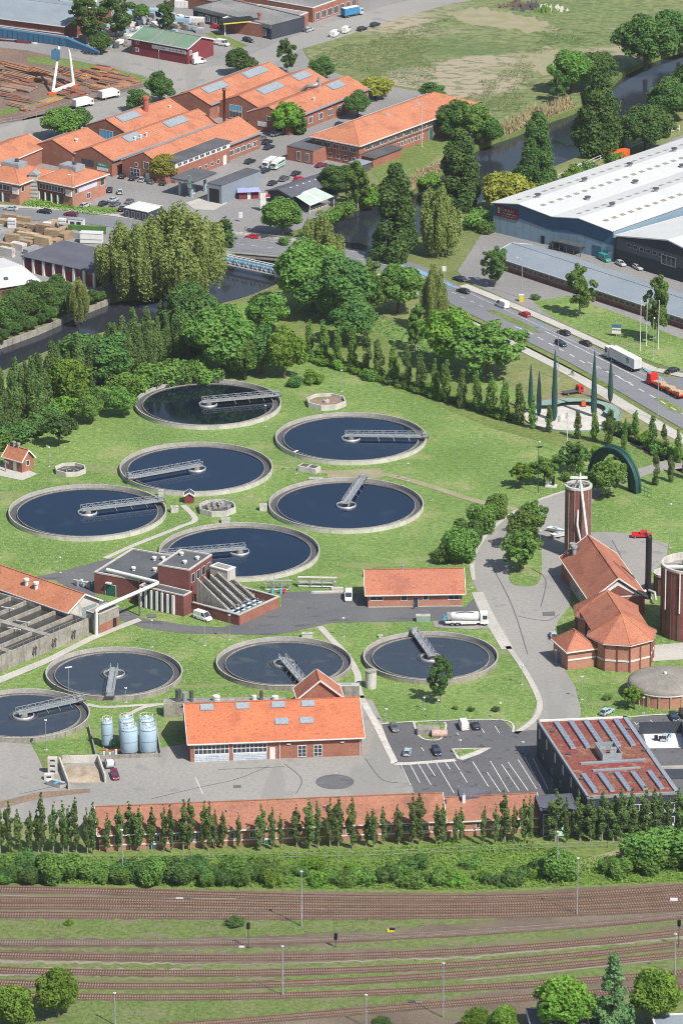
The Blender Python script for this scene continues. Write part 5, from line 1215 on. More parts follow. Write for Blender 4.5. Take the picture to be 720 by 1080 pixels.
S6 = shed('tiled_shed', 'middle one of the three tiled sheds, its gable with a white window', (252,101), (325.5,72), 8.4, 3.2, 5.4, group=SG)
rsky(S6, .22, .52); rsky(S6, .72, .92)
r, L, D, f, ev, zr = S6; window(r, f['f'], 4.5, .6, 5, 2.4, bars=3); window(r, f['f'], 4.5, 3.2, 5, 2.0, bars=3, gm=M['pipe_blue'])
S7 = shed('tiled_shed', 'nearest of the three tiled sheds, with a metal duct on its ridge', (283,112.5), (366.5,80), 8.4, 3.2, 5.4, group=SG)
rsky(S7, .70, .86)
r, L, D, f, ev, zr = S7; wrow(r, f['r'], 7, 4, D-3, 1.4, 2.4, 2.2, bars=2); window(r, f['f'], 7.6, 3.8, 1.6, 1.6, bars=0); plate(r, 'sign_panel', f['f'], 4, 1.5, 4, 1.6, M['white'], .1); door(r, f['f'], 11, 3, 2.6, M['black'])
vent(r, (L*.78, D*.42, 6.9), 'roof_vent', .3, .8, M['white'])
mb = MB(); z = zr; mb.tube([(L*.1,D*.62,6.5),(L*.25,D*.62,8.4),(L*.5,D*.6,9.6),(L*.42,D*.66,9.8)], .7, M['metal'], 10); mb.cyl((L*.5,D*.64,zr-.2), .6, 3.5, M['metal'], 10); mb.build('roof_duct', r)
# low flat building in front of shed seven
r, L, D, f = building('entrance_wing', 'small brick wing with a dark flat roof joined to the hipped office', 'annex', (302.5,168.5), (330,174), 12, 4.6, style='flat', wall='brick', roof='roof_dark', trim='roof_slate', par=.2)
wrow(r, f['f'], 2, 3, L-.5, .6, 1.6, 3.0, bars=1)
# hipped two-storey office
z = 6.8
r, L, D, f = building('hipped_office', 'long two storey brick office with an orange hipped roof beside the flagpole', 'office', (329.5,165.5), (378.5,175.5), 64.5, z, 11.2, 'hip', wall='brick', roof='tile', over=.9, hipin=9.8)
wrow(r, f['f'], 5, .8, L-.5, 4.3, 2.6, 1.7, bars=1); wrow(r, f['f'], 4, 5.5, L-.5, 1.0, 1.3, 1.8, bars=0)
for i in range(14): window(r, f['r'], 3.2+i*4.3, 4.5, 3.6, 1.5, bars=2)
for i in range(8): window(r, f['r'], 21+i*1.9, 1.6, 1.1, 1.6, bars=0)
for i in range(4): window(r, f['r'], 44+i*3.4, 1.6, 1.8, 1.6, bars=0)
door(r, f['r'], 38.5, 2.4, 3.6, M['teal_door']); door(r, f['f'], 3.2, 1.2, 2.6, M['black'])
mb = MB(); fbox(mb, f['r'], -.1, 3.7, D, 4.0, .01, .15, M['metal_dark']); mb.build('sill_band', r)
mb = MB(); mb.box(L+.02,1.5,.02,L+4.5,17,3.0,M['brick']); mb.build('lower_wing', r)
mb = MB(); mb.box(L+.02,1.2,3.0,L+5,17.3,3.3,M['roof_dark']); mb.build('lower_roof', r)
for (u, s) in ((14,.55),(16.5,.6),(40,.62),(42,.68),(25,.7)): skylight(r, L, D, z, 11.2, 'gr', u, u+1.3, s, s+.14, name='skylight')
mb = MB(); mb.box(L+.5,-6,.02,L+5.5,-1,2.6,M['metal_dark']); mb.box(L+.2,-6.3,2.6,L+5.8,-.7,2.85,M['roof_grey']); mb.build('bin_shelter', r)
# pavilions with hip roofs at left
def pavilion(label, A, B, D, eave, ridge, cap=True, nwin=4):
    r, L, D, f = building('hipped_pavilion', label, 'office', A, B, D, eave, ridge, 'hip', wall='brick_pale', roof='tile', over=.9, hipin=min(D, 99)/2-.3, group='hip roofed office pavilions')
    wrow(r, f['f'], nwin, .6, L-3.5, 3.9, L/nwin*.72, 1.9, bars=1); wrow(r, f['f'], nwin, .6, L-3.5, .5, L/nwin*.6, 2.4, bars=0, fm=M['brick_dark'])
    mb = MB(); fbox(mb, f['f'], 0, 3.1, L-3, 3.7, .01, .3, M['brick_dark']); mb.build('balcony_band', r)
    for i in range(nwin): plate(r, 'fin', f['f'], .3+i*(L-3.8)/nwin, .1, .35, 3.0, M['white'], .5)
    plate(r, 'corner_window', f['f'], L-2.4, 3.4, 2.2, 2.2, M['white'], .5)
    window(r, f['r'], 1, 3.9, 1.6, 1.8, bars=0); window(r, f['r'], D*.42, .9, 2.0, 2.0, bars=1)
    if cap:
        mb = MB(); cx, cy = L/2, D/2; q = ridge-1.2; mb.box(cx-3.4,cy-2.4,q,cx+3.4,cy+2.4,ridge+.5,M['metal']); c_ = mb.build('roof_lantern', r)
        mb = MB(); mb.box(cx-3.0,cy-2.0,ridge+.5,cx+3.0,cy+2.0,ridge+.62,M['glass_sky']); mb.box(cx+.6,cy-.5,ridge+.6,cx+1.6,cy+.5,ridge+1.6,M['metal_dark']); mb.build('pane', c_)
    return r, L, D, f
r, L, D, f = pavilion('hipped orange pavilion with a white banner on its right wall', (41,211), (77,218.5), 17, 6.6, 10.4)
plate(r, 'banner', f['r'], 3, 4.0, 9.5, 1.8, mat('pale_banner', (.62,.56,.68)), .1); window(r, f['r'], D-3, 3.6, 2.2, 2.4, bars=0)
r, L, D, f = pavilion('hipped orange pavilion cut by the left edge of the picture', (-22,208), (21,216), 17, 6.6, 10.4)
p = G(35.5,211.5); r = thing('stair_tower', 'narrow white stair tower between the two hipped pavilions', 'tower', (p.x,p.y,0), R(-14))
mb = MB(); mb.box(-1.4,0,0,1.4,3.0,8.4,M['conc_white']); mb.build('shaft', r)
for k in range(5): mb = MB(); mb.box(-1.5,-.12,1.0+k*1.25,1.5,-.01,1.35+k*1.25,M['metal']); mb.build('louvre', r)
mb = MB(); mb.faces([(-1.8,-.3,8.4),(1.8,-.3,8.4),(1.8,3.3,8.4),(-1.8,3.3,8.4),(0,-.3,9.6),(0,3.3,9.6)], [(0,1,4),(1,2,5,4),(2,3,5),(3,0,4,5),(3,2,1,0)], M['metal']); mb.build('cap', r)
r, L, D, f = building('tiled_hall_behind', 'orange roofed brick hall behind the left pavilion', 'hall', (-12,196), (50,170), 15, 5.2, 8.0, 'gx', wall='brick', roof='tile', over=.4)
r['label'] = 'orange gabled brick hall with a white gutter behind the left pavilion'; r.name = 'gabled_works_hall'
p = G(240,150); r = thing('works_chimney', 'thin tall rust brown chimney beside the black roofed strip', 'chimney', (p.x-1,p.y,0))
mb = MB(); mb.lathe((0,0,0), [(.55,0),(.45,17.5),(.62,17.5),(.62,18.2),(.3,18.2)], M['rust_clad'], 12); mb.build('stack', r); mb = MB(); mb.box(-.9,-.9,0,.9,.9,1.2,M['brick']); mb.build('base', r)
# red shed with green roof
r, L, D, f = building('green_roofed_shed', 'dark red shed with a green metal roof and a long white sign', 'shed', (139,57), (198,68), 15, 5.8, 8.2, 'gx', wall='red_wall', roof='roof_green', over=.5)
mb = MB()
for u in (8.0, 12.5, 16.5): mb.faces([roof_pt(L,D,5.8,8.2,'gx',u,s,.16) for s in (0,)] and [(u,-.4,5.86),(u+1.2,-.4,5.86),(u+1.2,D/2,8.36),(u,D/2,8.36)], [(0,1,2,3)], M['roof_old'])
mb.build('roof_strip', r)
o = plate(r, 'sign_panel', f['f'], L*.37, 3.5, L*.61, 1.3, M['white'], .12)
marks(o, f['f'], L*.40, L*.62, 4.15, .55, 9, M['metal_dark'], .14); marks(o, f['f'], L*.68, L*.96, 4.15, .55, 9, M['black'], .14)
window(r, f['f'], 1.6, 3.9, 1.6, 1.5, bars=1); window(r, f['f'], 1.6, 1.2, 1.6, 1.5, bars=1)
door(r, f['r'], 3, 3.0, 3.2, M['white']); window(r, f['r'], 1, 3.0, 1.4, 1.6)
# top left: long dark-red hall with grey roof, white block, far roofs
r, L, D, f = building('grey_roofed_hall', 'long dark hall with a pale blue grey roof behind the crane', 'hall', (-40,30), (68,44), 34, 5.6, 8.4, 'gx', wall='rust_clad', roof='roof_grey', over=.5)
plate(r, 'white_band', f['f'], 0, 2.7, L, .35, M['white'], .1)
r, L, D, f = building('white_block', 'tall white rendered block beside the trees at the top left', 'block', (30,14), (62,19), 22, 10, style='flat', wall='white', roof='roof_grey', trim='roof_grey')
wrow(r, f['f'], 3, L*.5, L-.5, 3.0, 2.6, 4.5, bars=1, gm=M['glass'])
mb = MB(); mb.box(L+.02,0,.02,L+3.5,9,10.5,M['white']); mb.build('stair_block', r)
r, L, D, f = building('white_block', 'lower white block right of the tall one, with dark gates', 'block', (64,21), (80,23.5), 14, 8, style='flat', wall='white', roof='roof_grey', trim='roof_grey')
plate(r, 'gate', f['f'], 1, .1, 3.0, 4.5, M['black'], .05)
r, L, D, f = building('flat_roofed_workshop', 'sprawling low workshop with a mottled old grey roof at the top', 'workshop', (204,22), (286,42), 17, 5.0, style='flat', wall='clad_dark', roof='roof_old', trim=None, par=.25)
wrow(r, f['f'], 10, 2, L-2, 1.0, 2.2, 2.2, bars=1); plate(r, 'fascia', f['f'], 0, 4.0, L, 1.2, M['roof_old'], .2)
r, L, D, f = building('flat_roofed_workshop', 'low brick workshop with a patchy roof behind the parked blue lorry', 'workshop', (287,41.5), (325,27), 21, 4.7, style='flat', wall='brick', roof='roof_old', trim='white', par=.25)
wrow(r, f['f'], 4, .6, L-.6, .6, 1.8, 2.6, bars=1)
vent(r, (4,8,5), 'chimney', .6, 2.2, M['brick'])
r, L, D, f = building('flat_roofed_workshop', 'low workshop with a flat grey roof farthest right at the top', 'workshop', (330,24), (378,7), 24, 5.3, style='flat', wall='brick', roof='roof_old', trim='white', par=.25)
wrow(r, f['f'], 7, 1, L-1, .5, 2.6, 2.8, bars=1, fm=M['white'])
r, L, D, f = building('flat_roofed_workshop', 'low works hall with a pale roof near the scrap yard', 'workshop', (180,5), (226,15), 16, 4.4, style='flat', wall='brick', roof='roof_old', trim=None, par=.2)
r, L, D, f = building('flat_roofed_workshop', 'farthest grey roofed workshop at the top edge', 'workshop', (232,-3), (322,13), 30, 5.6, style='flat', wall='brick', roof='roof_old', trim=None, par=.2)
# fuel canopy with orange stripe
p = G(250,36); r = thing('forecourt_canopy', 'black flat canopy with a yellow edge in front of the grey roofs', 'canopy', (p.x,p.y,0), R(20))
mb = MB(); mb.box(-6,-3,4.6,6,3,5.4,M['black']); mb.build('roof', r); mb = MB(); mb.box(-6.05,-3.12,4.75,6.05,-3.003,5.15,M['yellow']); mb.build('fascia', r)
for x in (-4.5, 4.5): mb = MB(); mb.box(x-.2,-.2,0,x+.2,.2,4.6,M['white']); mb.build('post', r)
# petrol station by the bridge
r, L, D, f = building('station_building', 'blue grey flat roofed station building beside the flat canopy', 'station', (219,212.5), (234,215.5), 21, 6.0, style='flat', wall='roof_grey', roof='roof_dark', trim='roof_slate', par=.15)
plate(r, 'gate', f['f'], .8, .2, L-1.8, 4.4, M['black'], .06)
A_ = G(180,188,5.6); ang = R(-28)
r = thing('station_canopy', 'dark flat station canopy on two white edged columns', 'canopy', (A_.x,A_.y,0), R(-33)); 
mb = MB(); mb.box(0,0,5.3,8.8,13,5.9,M['roof_dark']); mb.build('roof', r); mb = MB(); mb.box(-.1,-.1,5.0,8.9,13.1,5.297,M['roof_grey']); mb.build('fascia', r)
for (x, y) in ((2.2,2),(6.6,2),(2.2,9.5),(6.6,9.5)): mb = MB(); mb.box(x-.35,y-.35,0,x+.35,y+.35,5.0,M['silo_blue']); mb.build('column', r)
mb = MB(); mb.box(6.6,-.1,3.6,7.9,.15,7.6,M['canopy_green']); mb.build('price_sign', r)
mb = MB(); mb.box(3.4,4.6,.02,5.2,6.0,1.7,M['white']); mb.build('fuel_pump', r)
patch('station_forecourt', [(196,214),(222,206),(240,214),(226,222),(205,221)], M['paving'], 4)
# restaurant
r, L, D, f = building('restaurant', 'low dark roofed restaurant by the river with a big pale awning', 'restaurant', (282.5,212.5), (307,218.5), 27, 3.6, 4.9, 'gy', wall='clad_dark', roof='roof_slate', over=.6, trim='metal_dark')
for i in range(7): vent(r, (L*.62, 4+i*3, 4.5), 'roof_vent', .22, .25, M['white'])
p = G(277.5,222.5); q = thing('totem_sign', 'white slab sign at the left end of the dark roofed restaurant', 'sign', (p.x,p.y,0))
mb = MB(); mb.box(-.9,-.4,0,.9,.4,5.6,M['white']); mb.build('panel', q); mb = MB(); mb.box(.9,-.5,4.4,2.2,.3,5.3,M['red_paint']); mb.box(.93,-.53,4.4,2.15,-.5,4.7,M['white']); mb.build('flag_sign', q)
A_, B_, C_, D_ = G(310,206,3.4), G(332,197.5,4.2), G(352,207,3.6), G(327,217,2.8)
q = thing('awning', 'large pale green awning with a white stripe over the river terrace', 'awning', (A_.x,A_.y,0)); o_ = Vector((A_.x,A_.y,0))
mb = MB(); P = [v-o_ for v in (A_,D_,C_,B_)]
def sub(a0,a1):
    return [P[0].lerp(P[1],0).lerp(P[3].lerp(P[2],0),a0), P[1].lerp(P[2],a0), P[1].lerp(P[2],a1), P[0].lerp(P[3],a1)]
pg = mat('pale_green_cloth', (.52,.63,.55))
for i, (a0, a1) in enumerate(((0,.45),(.45,.55),(.55,1))):
    s_ = sub(a0,a1); mb.hexa([v-Vector((0,0,.08)) for v in s_], s_, M['white'] if i == 1 else pg)
mb.build('cloth', q); mb = MB()
for v in P: mb.bar((v.x,v.y,0), (v.x,v.y,v.z-.1), .15, .15, M['white'])
mb.build('post', q)
A_, B_ = G(326,224), G(354,214); mb = MB()
q = thing('terrace_railing', 'white railing of the restaurant terrace above the river', 'railing', (A_.x,A_.y,0)); d = B_-A_
mb.bar((0,0,1.0), (d.x,d.y,1.0), .12,.2,M['white']); mb.bar((0,0,.4), (d.x,d.y,.4), .1,.1,M['white']); mb.bar((0,0,.05), (d.x,d.y,.05), .6,.1,M['timber']); mb.build('rail', q)
mb = MB()
for k in range(9): mb.bar((d.x*k/8,d.y*k/8,0), (d.x*k/8,d.y*k/8,1.0), .12,.12,M['white'])
mb.build('post', q)
p = G(262,209); q = thing('market_awning', 'small lilac blue tent beside the station building', 'tent', (p.x,p.y,0), R(8))
mb = MB(); mb.faces([(-3.8,-2,2.5),(3.8,-2,2.5),(3.8,3,2.5),(-3.8,3,2.5),(-3.4,.5,3.3),(3.4,.5,3.3)], [(0,1,5,4),(1,2,5),(2,3,4,5),(3,0,4)], mat('lilac_cloth', (.30,.33,.60))); mb.build('cloth', q)
mb = MB(); mb.box(-3.2,-1.2,0.02,-.8,2,2.4,M['red_wall']); mb.box(-.5,-1.2,.02,.6,-.9,2.3,M['white']); mb.box(1.0,-1.0,.02,3.2,2,2.4,M['red_wall']); mb.build('stall', q)
# pillared low building at left
r, L, D, f = building('pillared_building', 'low building with a dark slate roof, white pillars and maroon panels', 'building', (26,286), (101,303), 19, 4.8, style='flat', wall='red_wall', roof='roof_slate', trim='roof_slate', par=.12)
for i in range(8): plate(r, 'pillar', f['f'], i*L/7-.4 if i < 7 else L-.5, 0, .75, 4.9, M['white'], .7)
for i in range(7): plate(r, 'window', f['f'], i*L/7+.5, 3.4, L/7-1.2, 1.2, M['glass'], .05)
mb = MB(); mb.box(-.8,-.9,4.75,L+.6,D+.6,4.93,M['roof_slate']); mb.build('eaves', r)
r, L, D, f = building('pale_roofed_shed', 'low shed with a nearly white roof at the left edge', 'shed', (-30,319), (41,308), 26, 3.4, 4.6, 'gx', wall='brick_dark', roof='roof_white', over=.6)
mb = MB(); mb.box(L-9,4,3.6,L-8,5,4.6,M['metal_dark']); mb.build('roof_vent', r)
# ================================================================ WAREHOUSE
A_ = G(519.6,244.7); B_ = G(646,275.4)
loc, ang, L = rect((519.6,244.7),(646,275.4)); D = 110; He = 9.2
r = thing('warehouse', 'huge blue clad warehouse with a wavy white roof', 'warehouse', loc, ang)
prof = [(0,He),(.07,He+.45),(.20,He+1.5),(.30,He+1.3),(.45,He+.2),(.53,He+.1),(.62,He+.9),(.72,He+1.5),(.85,He+1.2),(1,He-.2)]
prof = [(0,He),(.22,He+1.7),(.50,He+.2),(.72,He+1.7),(1,He+.1)]
mb = MB(); n = len(prof)
v = [(0,0,0),(L,0,0),(L,D,0),(0,D,0)]
fr = [(p[0]*L,0,p[1]) for p in prof]; bk = [(p[0]*L,D,p[1]) for p in prof]
mb.poly([(0,0,0),(L,0,0)]+list(reversed(fr)), M['clad_blue']); mb.poly([(L,D,0),(0,D,0)]+bk, M['clad_blue'])
mb.poly([(L,0,0),(L,D,0),bk[-1],fr[-1]], M['clad_blue']); mb.poly([(0,D,0),(0,0,0),fr[0],bk[0]], M['clad_blue'])
mb.build('wall', r)
mb = MB()
nv = [(0,-.06,5.4),(.22*L,-.06,6.4),(.50*L,-.06,5.0),(.72*L,-.06,6.0),(L,-.06,4.9)]
tv = [(p[0],-.06,p[2]-.2) for p in fr]
for i in range(4):
    a, b, c, d_ = nv[i], nv[i+1], tv[i+1], tv[i]; q = lambda p: (p[0], -.01, p[2])
    mb.hexa([q(a),q(b),b,a], [q(d_),q(c),c,d_], M['clad_navy'])
mb.build('navy_band', r)
mb = MB()
for i in range(n-1):
    a, b = Vector(fr[i]), Vector(fr[i+1]); c, d_ = Vector(bk[i+1]), Vector(bk[i]); e = Vector((0,-.7,.35)); e2 = Vector((0,.7,.35)); t_ = Vector((0,0,.2))
    if i == 0: a = a+Vector((-.6,0,0)); d_ = d_+Vector((-.6,0,0))
    mb.hexa([a+e-t_,b+e-t_,c+e2-t_,d_+e2-t_], [a+e,b+e,c+e2,d_+e2], M['roof_white'])
mb.build('roof', r)
def wh(u, y):
    x = u*L
    for (a, za), (b, zb) in zip(prof, prof[1:]):
        if a <= u <= b: return Vector((x, y, za+(zb-za)*(u-a)/(b-a)+.36))
for rowu, nn in ((.12,26),(.32,26),(.62,26),(.84,26)):
    for k in range(nn):
        y = 4+k*4.1; a = wh(rowu, y); b = wh(rowu+.03, y)
        mb = MB(); dy = Vector((0,1.9,0)); t_ = Vector((0,0,.06)); mb.hexa([a,b,b+dy,a+dy], [a+t_,b+t_,b+dy+t_,a+dy+t_], mat('dull_rooflight', (.30,.28,.24), rough=.4)); mb.build('rooflight', r)
for u, ys_ in ((.22,(9,32,55,78)),(.45,(20,44,68)),(.72,(16,38,60,82))):
    for y in ys_:
        c = wh(u, y); mb = MB(); mb.cyl(c-Vector((0,0,.1)), .7, .9, M['metal'], 10); mb.cyl(c+Vector((0,0,.8)), 1.0, .3, M['metal_dark'], 10); mb.build('roof_vent', r)
f = fmap('f', L, D)
sg = plate(r, 'sign_panel', f, 1.4, 5.6, 8.6, 3.6, mat('wine_sign', (.17,.02,.045)), .16)
text_on(sg, f, 'C', 3.7, 8.1, 1.5, M['metal'], d=.2); marks(sg, f, 4.6, 8.6, 8.0, 1.0, 6, M['metal'], .18); marks(sg, f, 3.4, 9.6, 7.0, .45, 11, M['metal'], .18); marks(sg, f, 3.6, 8.8, 6.2, .3, 9, M['timber'], .18)
plate(sg, 'emblem', f, 1.9, 6.6, .8, 1.9, M['metal'], .19)
plate(r, 'door', f, L*.405, .05, 1.3, 2.6, M['black'], .1); plate(r, 'door', f, L*.83, .05, 3.5, 3.6, M['clad_navy'], .1); plate(r, 'door', f, L*.96, .05, 1.3, 2.6, M['white'], .1)
mb = MB(); mb.box(L*.55,-3.2,2.9,L*.78,-.1,3.1,M['metal_dark'])
for k in range(5): x = L*(.55+.23*k/4); mb.box(x-.1,-3.1,0,x+.1,-2.9,2.9,M['metal_dark'])
mb.build('canopy', r)
# dark hall right of it
r, L, D, f = building('dark_hall', 'dark clad hall with a white gable roof right of the blue warehouse', 'hall', (649,277), (760,310), 70, 8.6, 12.0, 'gy', wall='clad_dark', roof='roof_white', over=.5)
wrow(r, f['f'], 6, 4, 20, 6.0, 1.8, 1.2, bars=0, fm=M['metal']); plate(r, 'grey_band', f['f'], 0.1, 4.4, L-.2, 3.6, M['roof_slate'], .03)
window(r, lambda u,v,d: f['f'](u,v,d+.05), 19, 4.0, 6, 3.0, bars=2)
# long low grey shed
r, L, D, f = building('long_low_shed', 'long low shed with a grey metal roof and a strip of windows', 'shed', (520,281), (760,360), 16, 3.6, 5.6, 'gx', wall='rust_clad', roof='roof_grey', over=.7)
for k in range(34): window(r, f['f'], 6+k*2.35, 1.5, 2.0, 1.3, bars=0, fm=M['metal'])
mb = MB(); fbox(mb, f['f'], 0, 3.1, L, 3.45, .01, .35, M['metal']); mb.build('fascia', r)
mb = MB(); mb.box(L*.9,D*.35,5.0,L*.9+3,D*.65,7.2,M['roof_slate']); mb.build('roof_box', r)
# orange shipping containers
def container(px, py, ang, m, label, ln=6, grp='shipping containers'):
    p = G(px, py); r = thing('shipping_container', label, 'container', (p.x,p.y,0), ang, grp)
    mb = MB(); mb.box(-ln/2,-1.2,.12,ln/2,1.2,2.7,m); mb.build('body', r); mb = MB()
    for k in range(int(ln*2)): mb.box(-ln/2+.3+k*.5,-1.26,.3,-ln/2+.5+k*.5,-1.203,2.5,m)
    mb.build('ribs', r)
    for s in (-1,1): q = MB(); q.box(ln/2+.003,s*.6-.55,.2,ln/2+.06,s*.6+.55,2.6,m); q.build('door', r)
    return r
container(652,167, R(40), M['orange'], 'orange shipping container on the quay behind the warehouse', 7.5)
p = G(615,181); r = thing('pump_hut', 'tiny white flat roofed hut beside the warehouse quay path', 'hut', (p.x,p.y,0), R(40)); mb = MB(); mb.box(-2.5,-1.5,0,2.5,1.5,2.0,M['conc_old']); mb.build('wall', r); mb = MB(); mb.box(-2.8,-1.8,2.0,2.8,1.8,2.3,M['white']); mb.build('roof', r)
# white railing on the quay
def fence(name, label, cat, pts, h, m, step=2.5, rails=(1.0,.5), post=.08, group=None, panel=None):
    P = [G(*p) for p in pts]; o = P[0]; r = thing(name, label, cat, (o.x,o.y,0), 0, group); mb = MB(); mp = MB()
    for a, b in zip(P, P[1:]):
        a = a-o; b = b-o; ln = (b-a).length; n = max(1,int(ln/step))
        for k in rails: mb.bar(a+Vector((0,0,h*k)), b+Vector((0,0,h*k)), post, post, m)
        if panel: mp.bar(a+Vector((0,0,h*.5)), b+Vector((0,0,h*.5)), .05, h*.9, panel)
        for i in range(n+1): q = a.lerp(b, i/n); mp.bar(q, q+Vector((0,0,h)), post*1.3, post*1.3, m)
    mb.build('rail', r); mp.build('posts', r)['kind'] = 'stuff'
    return r
fence('quay_fence', 'pale fence running along the quay from the container to the warehouse corner', 'fence', [(500,238),(540,212),(575,196),(640,166),(690,148),(716,138)], 1.8, M['white'], 4, post=.12)
# ================================================================ BRIDGES
A_, B_ = G(231,276), G(297,290.5)
d = B_-A_; ln = d.length; r = thing('pipe_bridge', 'white truss footbridge carrying a blue pipe over the river', 'bridge', (A_.x,A_.y,-.3), math.atan2(d.y,d.x))
mb = MB(); mb.tube([(-1,0,1.6),(ln+1,0,1.6)], .55, M['pipe_blue'], 10); mb.build('pipe', r)
mb = MB(); n = 14
for y in (-.9,.9):
    mb.bar((0,y,.3), (ln,y,.3), .25,.3,M['white']); mb.bar((0,y,2.9), (ln,y,2.9), .22,.22,M['white'])
    for i in range(n): x0, x1 = ln*i/n, ln*(i+1)/n; mb.bar((x0,y,.3), (x0,y,2.9), .14,.14,M['white']); mb.bar((x0,y,.3 if i%2 else 2.9), (x1,y,2.9 if i%2 else .3), .12,.12,M['white'])
for i in range(n+1): mb.bar((ln*i/n,-.9,2.9),(ln*i/n,.9,2.9),.12,.12,M['white'])
mb.build('truss', r); mb = MB(); mb.box(0,-.8,.1,ln,.8,.2,M['metal']); mb.build('deck', r)
for x in (0, ln): mb = MB(); mb.box(x-1.2,-2,-2.2,x+1.2,2,.2,M['conc_old']); mb.build('abutment', r)
A_, B_, C_, D_ = G(236,266), G(332,274.5), G(332,257), G(236,246.5)
o = A_.copy(); r = thing('road_bridge', 'road bridge with steel railings where the main road crosses the river', 'bridge', (o.x,o.y,0))
P = [Vector((v.x-o.x,v.y-o.y,0)) for v in (A_,B_,C_,D_)]
mb = MB(); mb.hexa([p+Vector((0,0,-1.3)) for p in P], [p+Vector((0,0,.05)) for p in P], M['conc_old']); mb.build('deck', r)
for a, b in ((P[0],P[1]),(P[3],P[2])):
    mb = MB(); mb.bar(a+Vector((0,0,1.25)), b+Vector((0,0,1.25)), .18,.18,M['metal']); mb.bar(a+Vector((0,0,.75)), b+Vector((0,0,.75)), .1,.1,M['metal']); mb.bar(a+Vector((0,0,.2)), b+Vector((0,0,.2)), .5,.35,M['concrete'])
    for k in range(19): q = a.lerp(b,k/18); mb.bar(q, q+Vector((0,0,1.25)), .12,.12,M['metal'])
    mb.build('railing', r)
for t_ in (.33,.66): 
    a, b = P[0].lerp(P[1],t_), P[3].lerp(P[2],t_); mb = MB(); mb.bar(Vector((a.x,a.y,-2.2)), Vector((b.x,b.y,-2.2)), 1.2,1.8,M['conc_old']); mb.build('pier', r)
fence('roadside_railing', 'low dark railing at the road edge beside the restaurant trees', 'railing', [(258,243),(285,249),(313,253),(340,258)], 1.0, M['metal_dark'], 3)
# quay wall west of the bridge
for nm, ln_ in (('north_quay',[(-60,391),(0,361.5),(40,347),(68,334.5),(92,324),(115,315)]),):
    P = [G(*p) for p in ln_]; mb = MB()
    for a, b in zip(P, P[1:]): mb.bar((a.x,a.y,-1.0), (b.x,b.y,-1.0), .6, 2.0, M['conc_old'])
    tag(mb.build('quay_wall'), 'pale stone quay wall along the left river bank', 'quay wall')
# ================================================================ GANTRY CRANE
def crane():
    Z = 15.0
    a = G(-60,25,Z); b = G(71,44,Z); c = G(105,55.5,Z-1)
    o = G(56,100); r = thing('gantry_crane', 'big blue gantry crane with white legs over the rusty steel yard', 'crane', (o.x,o.y,0)); o = Vector((o.x,o.y,0))
    a, b, c = a-o, b-o, c-o
    mb = MB(); mb.bar(a, b, 2.0, 3.0, M['steel_blue']); d = (b-a).normalized(); n = Vector((-d.y,d.x,0))
    mb.hexa([b-n-Vector((0,0,1.5)), b+n-Vector((0,0,1.5)), c+n*.4-Vector((0,0,.3)), c-n*.4-Vector((0,0,.3))], [b-n+Vector((0,0,1.5)), b+n+Vector((0,0,1.5)), c+n*.4+Vector((0,0,.4)), c-n*.4+Vector((0,0,.4))], M['steel_blue'])
    mb.build('girder', r)
    mb = MB(); mb.bar(a+n*.5+Vector((0,0,1.62)), b+n*.5+Vector((0,0,1.62)), .8,.2, M['metal']); mb.build('walkway', r)
    mb = MB()
    for i in range(24): q = a.lerp(b, i/24)-n*1.05; mb.bar(q-Vector((0,0,1.4)), q+Vector((0,0,1.4)), .15,.15,mat('deep_blue_steel', (.04,.12,.24)))
    mb.build('rib', r)
    f1, f2 = G(56,100)-o, G(78,92)-o; t1, t2 = G(63,48,Z-1.6)-o, G(73,50,Z-1.6)-o
    for f_, t_ in ((f1,t1),(f2,t2)): mb = MB(); mb.tube([f_+Vector((0,0,.8)), t_], [.55,.42], M['white'], 10); mb.build('leg', r)
    for k in (-4,4): mb = MB(); q = a.lerp(b,.06); mb.tube([(q.x+k*.4,q.y+k*1.6,.1), q-Vector((0,0,1.5))], [.55,.42], M['white'], 10); mb.build('leg', r)
    mb = MB(); mb.bar(f1+Vector((0,0,1.2)), f2+Vector((0,0,1.2)), .9,1.0,M['white']); mb.build('sill_beam', r)
    for f_ in (f1,f2): mb = MB(); mb.box(f_.x-1.4,f_.y-.8,.05,f_.x+1.4,f_.y+.8,.9,M['orange']); mb.build('bogie', r)
    k = G(59,62,Z-5.0)-o; mb = MB(); mb.box(k.x-1.4,k.y-1.2,k.z,k.x+1.4,k.y+1.2,k.z+3.0,M['steel_blue']); mb.box(k.x-.3,k.y-.3,k.z+3.2,k.x+.3,k.y+.3,Z-1.4,M['metal_dark']); mb.build('cabin', r)
    mb = MB()
    for i in range(4):
        p0 = b.lerp(c, .15+i*.21)-Vector((0,0,1.0-.2*i)); p1 = b.lerp(c, .15+(i+1)*.21)-Vector((0,0,.8-.2*i)); m_ = (p0+p1)/2-Vector((0,0,1.4)); mb.tube([p0,p0.lerp(m_,.6)-Vector((0,0,.3)),m_,p1.lerp(m_,.6)-Vector((0,0,.3)),p1], .1, M['white'], 5)
    mb.build('cable_loop', r)
crane()
